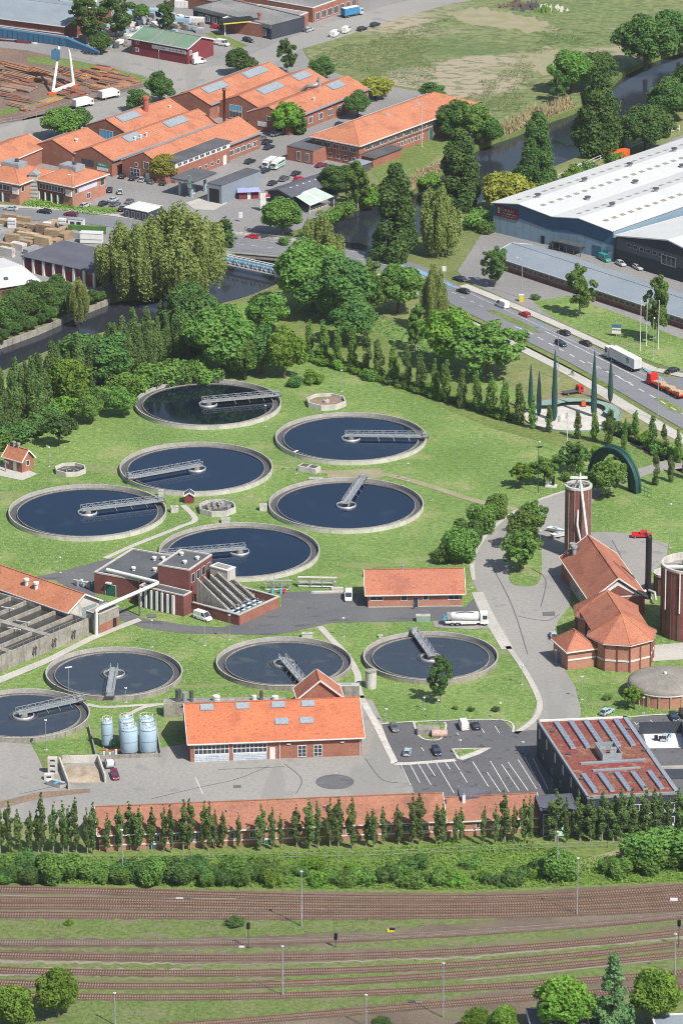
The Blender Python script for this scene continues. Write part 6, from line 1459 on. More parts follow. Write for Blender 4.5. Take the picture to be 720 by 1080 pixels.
# steel stock: plates lying in rows
def stockpiles():
    k = 0; names = []
    rows = [[(2,66),(30,73)],[(34,72),(60,80)],[(2,76),(34,84)],[(38,84),(58,88)],[(2,88),(40,95)],[(62,72),(84,78)],[(88,76),(108,82)],[(2,100),(30,105)],[(58,82),(70,88)],[(84,85),(100,90)],[(10,110),(35,116)],[(22,118),(55,108)],[(45,110),(62,104)],[(64,101),(80,95)],[(108,84),(128,88)],[(112,79),(140,84)],[(98,92),(120,96)],[(60,92),(82,97)],[(2,84),(18,88)],[(40,78),(56,82)],[(100,72),(118,75)],[(118,88),(142,86)],[(2,94),(16,97)],[(70,78),(92,84)]]
    rows += [[(a[0]+q, a[1]+3.5), (b[0]+q, b[1]+3.5)] for q, (a, b) in zip([6,-4,3,8,-3,5,2,7,-5,4]*3, rows[:22]) if a[1] < 104]
    for i, (a, b) in enumerate(rows):
        A_, B_ = G(*a), G(*b); d = B_-A_; ln = min(d.length, 13); c = (A_+B_)/2; ang = math.atan2(d.y,d.x)
        ori = 'rust' if i % 3 != 1 else 'rust_grey'
        w_ = rnd.uniform(2.2, 4.2); h = rnd.uniform(.25,.8)
        mb = MB()
        for q in range(3):
            o1, o2 = rnd.uniform(-.5,.5), rnd.uniform(-.3,.3)
            mb.box(-ln/2+o1, -w_/2+o2, h*q/3+.03, ln/2+o1, w_/2+o2, h*(q+.85)/3+.03, M[ori])
        for q in range(2):
            y = rnd.uniform(-w_/2, w_/2-.5); mb.box(-ln/2, y, h+.04, ln/2*rnd.uniform(.3,1), y+.5, h+.3, M['rust_grey'] if ori == 'rust' else M['rust'])
        o = mb.build('steel_stack'); o.location = (c.x,c.y,.05); o.rotation_euler = (0,0,ang)
        tag(o, 'flat stack of %s steel plates, %s from the left in the crane yard' % ('rust orange' if ori == 'rust' else 'grey brown', ''), 'steel stack', 'stacks of steel plates under the crane')
        names.append((a[0], o, ori))
    names.sort(key=lambda t: t[0])
    cnt = {'rust':0,'rust_grey':0}
    for _, o, ori in names:
        cnt[ori] += 1; o['label'] = '%s from the left of the %s steel stacks in the crane yard' % (ordw(cnt[ori]), 'rust orange' if ori == 'rust' else 'grey brown')
stockpiles()
p = G(12,44); r = thing('concrete_mixer_drum', 'red and orange machinery standing under the crane girder', 'machine', (p.x,p.y,0), R(-15))
mb = MB(); mb.tube([(-8,0,1.6),(-3,0,2.2),(2,0,2.0)], [.5,1.2,.9], M['orange'], 10); mb.build('drum', r); mb = MB(); mb.box(2.5,-1.2,0,7,1.2,3.0,M['red_wall']); mb.build('cabinet', r); mb = MB(); mb.cyl((8.5,0,0), 1.3, 3.0, M['conc_white'], 12); mb.build('tank', r)
# ================================================================ ARCH AND CONES
def arch():
    a, b = G(622,502), G(672.5,520.5); c = (a+b)/2; hw = (b-a).length/2; d = (b-a).normalized(); n = Vector((-d.y,d.x,0))
    r = thing('garden_arch', 'big dark green half round arch over the plant gate', 'arch', (c.x,c.y,0)); N_ = 32
    def hoop(w_, h_): return [d*(-w_*math.cos(PI*k/N_))+Vector((0,0,h_*math.sin(PI*k/N_)**.9)) for k in range(N_+1)]
    o_, i_ = hoop(hw, 10.4), hoop(hw-3.0, 8.9); mb = MB()
    for k in range(N_):
        q = [i_[k], i_[k+1], o_[k+1], o_[k]]; mb.hexa([p-n*.5 for p in q], [p+n*.5 for p in q], M['cone_green'])
    mb.build('panel', r)
    for s in (-.7,.7):
        mb = MB(); mb.tube([p+n*s for p in o_], .36, M['arch_green'], 8); mb.build('arch_tube', r); mb = MB(); mb.tube([p+n*s for p in i_], .2, M['cone_green'], 6); mb.build('inner_tube', r)
    for s, e in ((-1, o_[0]), (1, o_[-1])):
        mb = MB()
        for z in (1.4, 2.6): mb.bar(e+Vector((0,0,z)), e+d*s*5+Vector((0,0,z*.9)), .1,.1,M['arch_green'])
        for k in range(4): q = e+d*s*(1+k*1.3); mb.bar(q, q+Vector((0,0,2.5)), .08,.08,M['arch_green'])
        mb.build('railing', r)
arch()
CO = [((559,433.7),50,'leftmost of the five tall dark green cones'),((567.7,440),49,'second from the left of the five dark green cones, the thinnest'),((584,445.5),76,'third from the left of the five green cones, the tallest'),((625.5,441),71,'fourth from the left of the five green cones, behind the flagpole'),((643,426),49,'rightmost of the five tall dark green cones')]
for (px, py), hp, lb in CO:
    p = G(px, py); h = hp/3.8/.945; k = 1.0 if hp < 60 else 1.15
    r = thing('green_cone', lb, 'sculpture', (p.x,p.y,0), 0, 'tall dark green cones by the roundel'); mb = MB()
    mb.lathe((0,0,0), [(.12,.4),(.62*k,1.6),(.74*k,3.0),(.68*k,h*.4),(.45*k,h*.7),(.12,h-.3),(.02,h)], M['cone_green'], 8, sm=False); mb.build('body', r)
    mb = MB(); mb.cyl((0,0,0), .14, .6, M['metal_dark'], 8); mb.build('foot', r)
c = G(603,441); rx = 13.4; ry = 12.0
def oval(c, rx, ry, z, m, n=64, a0=0, a1=2*PI):
    return [(c.x+rx*math.cos(a0+(a1-a0)*k/n), c.y+ry*math.sin(a0+(a1-a0)*k/n), z) for k in range(n+(0 if a1-a0 >= 2*PI-.01 else 1))]
r = thing('roundel', 'oval white terrace with a pale green pool floor beneath the green cones', 'terrace', (c.x,c.y,0)); z0 = Vector((0,0,0))
mb = MB(); o_ = oval(z0, rx, ry, .5, None); mb.poly(o_, M['conc_white'])
for i in range(64): a, b = o_[i], o_[(i+1)%64]; mb.poly([a,b,(b[0],b[1],0),(a[0],a[1],0)], M['canopy_green'])
mb.nofix = False; mb.build('floor', r)
mb = MB(); N_ = 40; i_ = [Vector((rx*1.0*math.cos(t),ry*1.02*math.sin(t),0)) for t in [R(-28)+R(180)*k/N_ for k in range(N_+1)]]
for a, b in zip(i_, i_[1:]): mb.bar(a+Vector((0,0,1.0)), b+Vector((0,0,1.0)), .15, 1.6, M['canopy_green'])
mb.build('green_wall', r)
mb = MB(); P = [(Vector((q.x*.985,q.y*.985,1.85)), Vector((q.x*.55+2,q.y*.5+3,1.95))) for q in i_]
for (a, b), (c_, d_) in zip(P, P[1:]): t_ = Vector((0,0,.1)); mb.hexa([a-t_,c_-t_,d_-t_,b-t_],[a,c_,d_,b], M['canopy_green'])
mb.build('canopy', r)
patch('roundel_soil', [(560,424),(590,414),(625,412),(655,424),(668,432),(650,436),(640,424),(610,416),(575,426),(560,434)], M['soil'], 4)
# ================================================================ VEGETATION
def leaves(mb, pts, size, m, rg, flat=.35):
    """small leaf sprays: bent quads around given points; pts = (pos, outward)"""
    k = mb._m(m)
    for p, o in pts:
        for _ in range(1):
            n = (o*1.0 + Vector((rg.gauss(0,.6), rg.gauss(0,.6), rg.gauss(0,.5)+.25))).normalized()
            a = n.cross(Vector((rg.gauss(0,1),rg.gauss(0,1),rg.gauss(0,1)))).normalized(); b = n.cross(a)
            s = size*rg.uniform(.4,1.65); a = a*s; b = b*s*rg.uniform(.55,.9)
            i = len(mb.v); mb.v += [tuple(p-a), tuple(p-b*.8+n*s*.2), tuple(p+a), tuple(p+b*.8+n*s*.2)]
            mb.f.append((i,i+1,i+2,i+3)); mb.mi.append(k); mb.smooth.append(False)
def crown(kind, h, r, m, seed, n, size, base=.12):
    """h crown height, r radius; z=0 is the ground"""
    rg = random.Random(seed); mb = MB(); mb.nofix = True; blobs = []; ex = rg.uniform(.85,1.2)
    if kind == 'poplar':
        for i in range(26):
            t = rg.random(); z = h*(base+(1-base)*t); prof = (math.sin(PI*min(1,(t*.93+.07))**.75))**.7
            a = rg.uniform(0,2*PI); q = r*prof*rg.uniform(.15,.62); blobs.append((Vector((q*math.cos(a),q*math.sin(a),z)), r*.46*(.45+prof*.55)*rg.uniform(.7,1.2), 1.9))
    elif kind == 'thin':
        for i in range(24):
            t = (i+rg.random())/24; z = h*(base+(1-base)*t); prof = (.35+.65*math.sin(PI*min(1,t*.85+.12)))*(1 if t < .8 else .62)
            a = rg.uniform(0,2*PI); q = r*prof*rg.uniform(.1,.62); blobs.append((Vector((q*math.cos(a),q*math.sin(a),z)), r*.42*prof*rg.uniform(.6,1.2), 1.6))
    elif kind == 'round':
        for i in range(46):
            t = rg.random(); a = rg.uniform(0,2*PI); e = math.asin(rg.uniform(-.55,1)); q = r*rg.uniform(.5,.82)
            zc_ = h*(base+(1-base)*.5); blobs.append((Vector((q*math.cos(e)*math.cos(a)*ex,q*math.cos(e)*math.sin(a),zc_+math.sin(e)*h*(1-base)*.5*rg.uniform(.55,.9))), r*rg.uniform(.14,.36), .85))
        blobs.append((Vector((0,0,h*.55)), r*.62, 1.1))
    elif kind == 'cone':
        for i in range(44):
            t = rg.random()**1.25; z = h*(base+(1-base)*t*.96); prof = (1-t)**.62*.95+.06; a = rg.uniform(0,2*PI); q = r*prof*rg.uniform(.4,.85)
            blobs.append((Vector((q*math.cos(a),q*math.sin(a),z)), r*(.16+.24*prof)*rg.uniform(.8,1.2), 1.15))
    elif kind == 'willow':
        for j in range(9):
            ja = 2*PI*j/6.3+rg.uniform(-.4,.4); jq = r*rg.uniform(.35,.62) if j else 0; jr = r*rg.uniform(.24,.42); jt = h*rg.uniform(.55,.95) if j else h
            for i in range(11):
                a = rg.uniform(0,2*PI); e = math.asin(rg.uniform(-.1,1)); q = jr*rg.uniform(.5,1.0)
                blobs.append((Vector((jq*math.cos(ja)+q*math.cos(e)*math.cos(a),jq*math.sin(ja)+q*math.cos(e)*math.sin(a),jt-jr*1.25+math.sin(e)*jr*1.1)), r*rg.uniform(.07,.17), 2.3))
            blobs.append((Vector((jq*math.cos(ja),jq*math.sin(ja),jt*.5)), jr*.6, 1.5))
    elif kind == 'spruce':
        for i in range(60):
            t = rg.random()**1.3; z = h*(base+(1-base)*t); q = r*(1-t)*rg.uniform(.35,.9); a = rg.uniform(0,2*PI); blobs.append((Vector((q*math.cos(a),q*math.sin(a),z)), r*(.12+.2*(1-t)), .6))
    elif kind == 'bush':
        for i in range(12):
            a = rg.uniform(0,2*PI); q = r*rg.uniform(.1,.65); blobs.append((Vector((q*math.cos(a),q*math.sin(a),h*rg.uniform(.25,.65))), r*rg.uniform(.3,.5), h/r*.7))
    elif kind == 'airy':
        for i in range(60):
            t = rg.random(); a = rg.uniform(0,2*PI); e = math.asin(rg.uniform(-.8,1)); q = r*rg.uniform(.2,1.0)
            zc_ = h*(base+(1-base)*.52); blobs.append((Vector((q*math.cos(e)*math.cos(a),q*math.cos(e)*math.sin(a),zc_+math.sin(e)*h*(1-base)*.5*rg.uniform(.4,1.0))), r*rg.uniform(.10,.22), 1.15))
    vol = [b[1]**2*b[2] for b in blobs]; T = sum(vol); pts = []
    for (c, br, el), v in zip(blobs, vol):
        for _ in range(int(n*v/T)+3):
            d = Vector((rg.gauss(0,1),rg.gauss(0,1),rg.gauss(0,1))).normalized()
            rr = br*rg.uniform(.72,1.12)**.8; p = c+Vector((d.x*rr,d.y*rr,d.z*rr*el))
            if p.z < .15: p.z = rg.uniform(.15,.6)
            pts.append((p, d))
            if kind == 'willow' and rg.random() < .35:
                p2 = p-Vector((0,0,rg.uniform(.2,1)*h*.18)); 
                if p2.z > .2: pts.append((p2, Vector((d.x,d.y,-.2))))
    leaves(mb, pts, size, m, rg)
    return mb.mesh('crown')
def trunk(h, r, m, seed, limbs=5, spread=1.0):
    rg = random.Random(seed); mb = MB(); pts = [(0,0,-.1),(rg.uniform(-.1,.1),0,h*.3),(rg.uniform(-.2,.2),rg.uniform(-.2,.2),h*.65),(0,0,h*.9)]
    mb.tube(pts, [r*1.25,r,r*.6,r*.2], m, 7)
    for i in range(limbs):
        a = 2*PI*i/limbs+rg.uniform(-.4,.4); z = h*rg.uniform(.28,.6); L_ = spread*rg.uniform(.6,1)
        mb.tube([(0,0,z),(L_*.5*math.cos(a),L_*.5*math.sin(a),z+h*.14),(L_*math.cos(a),L_*math.sin(a),z+h*.27)], [r*.5,r*.33,r*.12], m, 5)
    return mb.mesh('trunk')
TREES = {}
def proto(key, kind, h, r, mats_, n, size, base, th, tr, bark='bark', var=3, limbs=5):
    TREES[key] = []
    for v in range(var):
        TREES[key].append((crown(kind, h, r, M[mats_[v % len(mats_)]], hash_(key)+v*13, n, size, base), trunk(h*th, tr, M[bark], v+5, limbs, r*.6)))
def hash_(s): return sum(ord(c)*(i+3) for i, c in enumerate(s)) % 9973
proto('poplar', 'thin', 12, 1.4, ['leaf_poplar'], 2000, .18, .14, .92, .13, 'bark_pale', 5, 4)
proto('column', 'poplar', 12, 1.5, ['leaf_poplar','leaf_mid'], 3200, .19, .02, .9, .13, 'bark_pale', 4, 3)
proto('poplar_big', 'poplar', 15, 2.9, ['leaf_poplar'], 9000, .25, .08, .9, .25, var=3)
proto('round', 'round', 10, 4.6, ['leaf_mid','leaf_dark','leaf_mid'], 11000, .26, .14, .8, .3, var=3)
proto('dark', 'round', 11, 5.0, ['leaf_dark'], 12000, .26, .10, .8, .32, var=3)
proto('bright', 'round', 9, 4.2, ['leaf_bright'], 10000, .25, .12, .8, .26, var=2)
proto('tall', 'cone', 19, 5.2, ['leaf_dark'], 17000, .29, .06, .85, .4, var=3)
proto('willow', 'willow', 15, 9, ['leaf_willow'], 26000, .27, .05, .7, .6, var=2)
proto('small', 'airy', 6, 2.3, ['leaf_mid','leaf_bright','leaf_dark'], 3200, .19, .22, .8, .12, var=3)
proto('birch', 'airy', 13, 3.6, ['leaf_dark','leaf_mid'], 8000, .21, .1, .92, .18, 'bark_pale', 3, 7)
proto('spruce', 'spruce', 12, 3.8, ['leaf_conifer'], 9000, .24, .05, .95, .2, var=1, limbs=0)
proto('cypress', 'poplar', 5, 1.1, ['leaf_dark'], 900, .24, .03, .8, .1, var=1, limbs=0)
proto('yellow', 'round', 7, 3.6, ['leaf_yellow'], 7000, .24, .14, .8, .2, var=1)
proto('thicket', 'bush', 6.0, 3.0, ['leaf_mid','leaf_dark','leaf_mid'], 5200, .22, 0, .5, .1, var=4)
proto('bush', 'bush', 3.2, 2.4, ['leaf_mid','leaf_dark','leaf_bright'], 2200, .20, 0, .5, .1, var=3)
NH = {'column':12,'thicket':6.0,'poplar':12,'poplar_big':15,'round':10,'dark':11,'bright':9,'tall':19,'willow':15,'small':6,'birch':13,'spruce':12,'cypress':5,'yellow':7,'bush':3.2}
NM = {'column':'poplar_tree','thicket':'shrub','poplar':'poplar_tree','poplar_big':'poplar_tree','round':'broadleaf_tree','dark':'broadleaf_tree','bright':'broadleaf_tree','tall':'alder_tree','willow':'willow_tree','small':'young_tree','birch':'birch_tree','spruce':'spruce_tree','cypress':'cypress_tree','yellow':'broadleaf_tree','bush':'bush'}
CAT = {'column':'poplar','thicket':'shrub','bush':'bush','poplar':'poplar','poplar_big':'poplar','willow':'willow','spruce':'spruce','cypress':'cypress','birch':'birch'}
def tree(key, px, py, hpx=None, label='', group=None, wide=1.0, v=None, top=None, z=0):
    """stands with its foot at the place seen at (px,py); hpx = seen height"""
    p = G(px, py, z); dist = (p-Vector((0,-DG,H))).length; ppm = F_PX/dist
    dep = math.asin((H-z)/dist); sc_ = (hpx/ppm/math.cos(dep))/NH[key] if hpx else 1.0
    v = rnd.randrange(len(TREES[key])) if v is None else v % len(TREES[key])
    cm, tm = TREES[key][v]
    t = thing(NM[key], label, CAT.get(key, 'tree'), (p.x,p.y,z), rnd.uniform(0,6.28), group)
    t.scale = (sc_*wide, sc_*wide, sc_); t.rotation_euler.x = rnd.gauss(0,.025); t.rotation_euler.y = rnd.gauss(0,.025)
    part('crown', cm, t); part('trunk' if key != 'bush' else 'stem', tm, t)
    return t
def row(key, pts, group, what, where, wide=1.0, jit=0):
    pts = sorted(pts, key=lambda q: q[0])
    for i, (px, py, hp) in enumerate(pts):
        tree(key, px, py, hp, '%s, %s from the left %s' % (what, ordw(i+1), where), group, wide*(rnd.uniform(.78,1.3) if key == 'poplar' else rnd.uniform(.9,1.12)))
# poplars in front of the long hall
xs = [3,10,18,28,38,46,54,65,72,80,90,101,115,127,137,147,158,172,183,195,203,212,221,230,237,251,275,288,299,312,324,335,345,358,371,385,394,408,419,436,445,457,467,480,489,508,520,532,541,552,561]
pp = []
for i, x in enumerate(xs): pp.append((x+rnd.uniform(-3.2,3.2), 901.5-(x/568)*11+rnd.uniform(-2,2), (57 if x < 110 else 50)+rnd.uniform(-13,6)))
row('poplar', pp, 'poplars in front of the long hall', 'slim poplar', 'in the row before the long hall')
xs = [585,597,611,622,634,646,655,667,676,686,694,705,714,728,742]
row('poplar', [(x, 888-(x-585)*.02+rnd.uniform(-1,2), 50+rnd.uniform(-4,8)) for x in xs], 'poplars in front of the dark office', 'full leafed poplar', 'in front of the dark office', 1.25)
# hedge line poplars
hl = [(324.6,377.5),(340,381.5),(355,387),(371,390),(385,394.5),(399.5,399),(414,404),(429,409.5),(444,414),(458,419.5),(470,424),(487,430),(503,434),(517,438),(532,443),(547,447)]
row('column', [(x, y+1, 44+rnd.uniform(-3,3)) for x, y in hl], 'poplars along the diagonal hedge', 'narrow poplar', 'along the diagonal hedge', 1.1)
hl2 = [(561,452),(578,456),(608,463),(626,466),(641,470),(657,474),(670,464),(688,476),(700,482),(715,488),(612,505),(690,512),(707,508),(722,505)]
row('column', [(x, y, 35+rnd.uniform(-5,7)) for x, y in hl2], 'poplars between the roundel and the creek', 'short poplar', 'between the green roundel and the creek', 1.05)
# riverside poplar belt
pts = []
for i in range(22): x = -6+i*10.0; pts.append((x+rnd.uniform(-3,3), 448-x*.36+rnd.uniform(-3,3)+ (8 if i < 6 else 0), (60 if x < 70 else 55)+rnd.uniform(-8,6)))
row('poplar_big', pts, 'poplars in the belt along the river', 'bushy poplar', 'in the front of the river belt', .85)
pts = []
for i in range(16): x = 0+i*13; pts.append((x+rnd.uniform(-3,3), 426-x*.33+rnd.uniform(-3,3), (40 if x < 120 else 52)+rnd.uniform(-6,5)))
row('poplar_big', pts, 'poplars in the back of the river belt', 'tall poplar', 'at the back of the river belt', 1.0)
T = [
 ('dark',103,408,58,'big dome shaped tree rising out of the left river belt',1.45),
 ('bright',72,428,48,'bright green tree inside the left river belt',1.1),
 ('small',63,470,34,'small tree with a dark shadow nearest the tiny pump house',1.3),
 ('round',93,446,30,'small round tree on the lawn edge left of the topmost clarifier',1.1),
 ('round',130,440,30,'compact green tree beside the topmost clarifier rim',1.1),
 ('round',236,392,66,'spreading green tree behind the topmost clarifier',1.25),
 ('bright',300,399,52,'thin stemmed light tree right behind the topmost clarifier',.9),
 ('round',276,394,50,'broad tree between the spreading tree and the thin stemmed one',1.1),
 ('round',258,400,40,'lower tree in the gap behind the topmost clarifier',1.0),
 ('round',283,352,42,'broad tree at the river bend below the pipe bridge',1.2),
 ('dark',205,372,70,'tall dark tree at the right end of the river belt',1.1),
 ('willow',345,300,68,'wide pale willow beside the right end of the pipe bridge',.62),
 ('round',330,328,72,'large dark tree below the road bridge on the right bank',1.2),
 ('round',352,338,66,'large green tree in the middle of the dark clump by the bridge',1.2),
 ('round',372,362,48,'round dark tree at the foot of the clump above the poplars',1.15),
 ('birch',395,335,60,'dark tree in the clump left of the road verge',1.1),
 ('round',420,330,52,'pale topped tree in the clump touching the road edge',1.1),
 ('willow',455,352,64,'drooping dark willow right of the clump, close to the road',.42),
 ('bright',472,388,60,'vivid bright green tree left of the road verge',1.1),
 ('birch',438,370,48,'shaded tree between the drooping willow and the hedge',1.0),
 ('small',514,398,56,'grey green leaning tree on the dry road verge',1.9),
 ('birch',522,303,44,'young birch on the concrete apron left of the long shed',1.2),
 ('birch',611,334,54,'birch on the office lawn left of the small signboard',1.1),
 ('birch',693,362,70,'tall slender birch behind the flagpoles at the right',.85),
 ('birch',377,218,48,'dark tree on the bank right of the restaurant awning',1.3),
 ('round',298,249,40,'spreading green tree in front of the restaurant',1.25),
 ('dark',355,205,32,'low dark tree between the restaurant and the hipped office',1.3),
 ('tall',418,272,98,'tall dark pointed tree in the middle of the far river bank',1.05),
 ('willow',466,270,66,'yellowish willow right of the tall dark pointed tree',.62),
 ('tall',484,218,82,'tall dark tree above the yellowish willow',1.2),
 ('tall',562,198,80,'dark cone shaped tree on the river left of the warehouse roof',1.05),
 ('yellow',535,226,42,'yellow green low tree at the warehouse corner',1.2),
 ('tall',632,162,98,'huge dark tree standing over the river bend',1.0),
 ('round',603,98,44,'round dark tree on the meadow side of the river bend',1.3),
 ('birch',588,108,34,'low dark tree left of the river bend clump',1.2),
 ('dark',680,160,50,'dark tree right of the huge tree over the river bend',1.3),
 ('dark',630,92,38,'broad tree above the huge dark river tree',1.4),
 ('dark',680,74,58,'big rounded tree on the far river bank',1.25),
 ('dark',715,56,46,'dark tree at the right edge above the river',1.3),
 ('dark',708,128,44,'dark tree at the right edge just behind the white warehouse',1.35),
 ('dark',735,112,52,'dark tree touching the right picture edge by the river',1.35),
 ('round',500,150,40,'green tree right of the hipped office corner',1.2),
 ('dark',478,146,38,'dark tree between the hipped office and the lawn',1.2),
 ('dark',516,152,28,'low green tree close to the reeds',1.2),
 ('round',377,124,28,'round tree at the far end of the nearest tiled shed',1.1),
 ('yellow',396,104,22,'yellow green bush like tree at the back of the hipped office',1.5),
 ('round',455,108,20,'small tree at the far corner of the hipped office',1.6),
 ('bright',301,142,34,'bright green tree in front of the nearest tiled shed gable',1.1),
 ('cypress',317,142,28,'dark narrow conifer right of the bright tree by the sheds',1.3),
 ('round',340,86,26,'round tree at the far gable of the tiled sheds',1.2),
 ('birch',303,78,38,'tall grey green poplar like tree behind the tiled sheds',1.0),
 ('round',254,80,28,'round tree at the roadside behind the tiled sheds',1.2),
 ('dark',146,118,24,'round tree beside the street left of the fat red chimney pipe',1.3),
 ('dark',169,108,30,'taller round tree beside the street near the street lamp',1.1),
 ('round',68,147,32,'wide green tree in front of the short tiled shed',1.5),
 ('round',84,140,26,'smaller tree right of the wide tree by the short shed',1.2),
 ('yellow',201,118,20,'small yellow green tree in the gap between the tiled sheds',1.4),
 ('birch',92,46,52,'left of the two tall grey trees behind the crane',1.4),
 ('birch',123,42,50,'right one of the two tall trees behind the crane',1.3),
 ('birch',177,36,36,'slim tree among the scrap yard clutter',1.1),
 ('round',150,22,18,'small tree between the scrap yard and the top edge',1.1),
 ('round',106,56,22,'low tree at the foot of the two tall grey trees',1.3),
 ('willow',180,312,84,'giant yellow green willow over the canal beside the pillared building',.95),
 ('willow',212,306,72,'right shoulder willow of the giant willow, beside the pipe bridge',.85),
 ('willow',146,316,72,'front willow of the giant clump, hanging over the canal',.72),
 ('willow',82,338,40,'small yellow green willow on the canal quay',.62),
 ('willow',126,306,64,'left shoulder willow of the giant yellow green willow',.8),
 ('cypress',238,262,32,'bright green young conifer at the left end of the road bridge',1.5),
 ('yellow',173,192,28,'light green tree in front of the black roofed office strip',1.0),
 ('cypress',190,184,20,'left of the two dark cypresses by the office strip',1.1),
 ('cypress',234,168,20,'right of the two dark cypresses by the office strip',1.1),
 ('birch',465,741,50,'single slim tree in front of the near murky clarifier',.95),
 ('small',548,604,44,'leafy young tree on the grass island, nearest its rounded end',1.2),
 ('small',552,580,42,'leafy young tree in the middle of the grass island',1.15),
 ('small',561,565,36,'leafy young tree at the far end of the grass island',1.1),
 ('thicket',484,594,36,'biggest of the shrubby trees beside the curved road',1.1),
 ('thicket',497,576,34,'second shrubby tree beside the curved road, behind the biggest',1.05),
 ('thicket',510,560,31,'shrubby tree in the middle of the group by the curved road',1.1),
 ('thicket',523,545,27,'last shrubby tree of the group, closest to the gravel track',1.1),
 ('thicket',470,593,24,'low shrubby tree left of the biggest one by the road',1.1),
 ('small',573,512,30,'thin tree beside the lamp and the white sculpture',1.2),
 ('small',606,500,32,'young tree in front of the flag, left of the arch',1.2),
 ('small',641,525,40,'young tree standing inside the dark green arch',1.3),
 ('small',548,515,26,'low young tree on the lawn left of the lamp pole',1.3),
 ('small',622,522,22,'small bushy tree just right behind the round tower',1.6),
 ('bright',62,1074,50,'bright round tree at the left foreground of the railway',.95),
 ('bright',12,1084,42,'half cut tree in the bottom left corner',1.2),
 ('bright',595,1090,58,'bright green tree left of the spruce at the bottom right',1.15),
 ('spruce',645,1096,88,'dark pointed spruce at the bottom right',.95),
 ('bright',691,1082,58,'bright green tree right of the spruce at the bottom right',1.0),
 ('bright',502,1090,26,'small bright bush like tree at the bottom edge',1.1),
 ('bright',531,1092,30,'second small bright tree beside the dark hut roof',1.0),
 ('dark',402,1092,20,'dark tree top peeping in at the bottom edge',1.2),
 ('small',668,748,24,'small round tree beside the domed brick tank',1.2),
 ('round',365,925,44,'leafy tree in the undergrowth',1.0),
]
for (k, x, y, hp, lb, wd) in T:
    if lb == 'leafy tree in the undergrowth': continue
    tree(k, x, y, hp, lb, None, wd)
# shrubs
SH = [(55,985,0),]
def shrubs(pts, group, what, where, key='bush'):
    pts = sorted(pts, key=lambda q: q[0])
    for i, (x, y, hp) in enumerate(pts): tree(key, x, y, hp, '%s, %s from the left %s' % (what, ordw(i+1), where), group, rnd.uniform(1.0,1.5))
pts = []
for i in range(40): x = i*7.2+rnd.uniform(-4,4); pts.append((x, 928+rnd.uniform(-7,7), 23+rnd.uniform(-11,7)))
shrubs(pts, 'thick shrubs between the hall and the tracks', 'thick green shrub', 'of the bank below the long hall', 'thicket')
pts = []
for i in range(40): x = 288+i*7.6+rnd.uniform(-4,4); pts.append((x, 924+rnd.uniform(-10,12), 10+rnd.uniform(-4,7)))
shrubs(pts, 'low shrubs on the right half of the bank', 'low shrub', 'on the bank right of the thick shrubs')
pts = [(x, y, h) for x, y, h in ((588,928,36),(592,926,28),(670,918,28),(680,914,40),(690,920,30),(697,912,40),(706,916,28),(712,908,36),(722,914,40),(655,925,22),(640,922,18))]
shrubs(pts, 'tall shrubs before the office', 'tall dense shrub', 'on the bank below the dark office', 'thicket')
pts = []
for i in range(24): x = -4+i*8.0; pts.append((x+rnd.uniform(-2,2), 463-x*.36+rnd.uniform(-3,5)+(6 if x<40 else 0), 17+rnd.uniform(-5,6)))
shrubs(pts, 'shrubs at the foot of the river belt', 'low shrub', 'at the foot of the river poplar belt')
pts = [(x, 350-x*.48+rnd.uniform(-3,3), 30+rnd.uniform(-6,6)) for x in range(-4,66,6)]+[(x, 361-x*.42+rnd.uniform(-1,1), 14+rnd.uniform(-4,4)) for x in range(-2,110,9)]
shrubs(pts, 'shrubs behind the canal quay', 'dense shrub', 'behind the pale canal quay wall', 'dark')
pts = [(x, 377+(x-322)*.306+rnd.uniform(-1,1), 9+rnd.uniform(-2,3)) for x in [322+7.2*i for i in range(32)]]
shrubs(pts, 'clipped shrubs of the diagonal hedge', 'small hedge shrub', 'along the diagonal poplar hedge')
pts = [(x, y, h) for x, y, h in ((690,474,12),(700,480,14),(712,484,12),(680,466,12),(660,458,12),(645,452,10),(560,498,9),(590,488,8),(575,492,8),(600,507,9),(632,480,10),(655,484,10))]
shrubs(pts, 'shrubs by the creek and the arch', 'small shrub', 'around the creek and the green arch')
pts = [(x, y, h) for x, y, h in ((327,246,10),(336,240,12),(346,234,12),(356,228,10),(322,250,8),(300,258,9),(365,226,14),(384,214,16),(400,207,13),(452,196,14),(395,212,10))]
shrubs(pts, 'shrubs on the far river bank', 'bank shrub', 'on the far bank below the restaurant')
pts = [(x, y, h) for x, y, h in ((542,225,16),(552,218,16),(564,212,14),(576,205,16),(590,200,12),(606,190,16),(622,184,14),(506,240,18),(512,246,12),(648,172,12))]
shrubs(pts, 'shrubs on the warehouse quay', 'scrubby bush', 'on the quay left of the warehouse')
pts = [(x, y, h) for x, y, h in ((480,748,4),(497,750,5),(522,750,5),(640,738,6),(247,977,10),(73,976,6),(565,316,6),(205,398,20),(220,404,16),(312,408,12),(330,404,14),(195,404,22))]
for i, q in enumerate(pts): pass
shrubs(pts, 'single bushes on the lawns', 'single small bush', 'of those scattered over lawns and ballast')
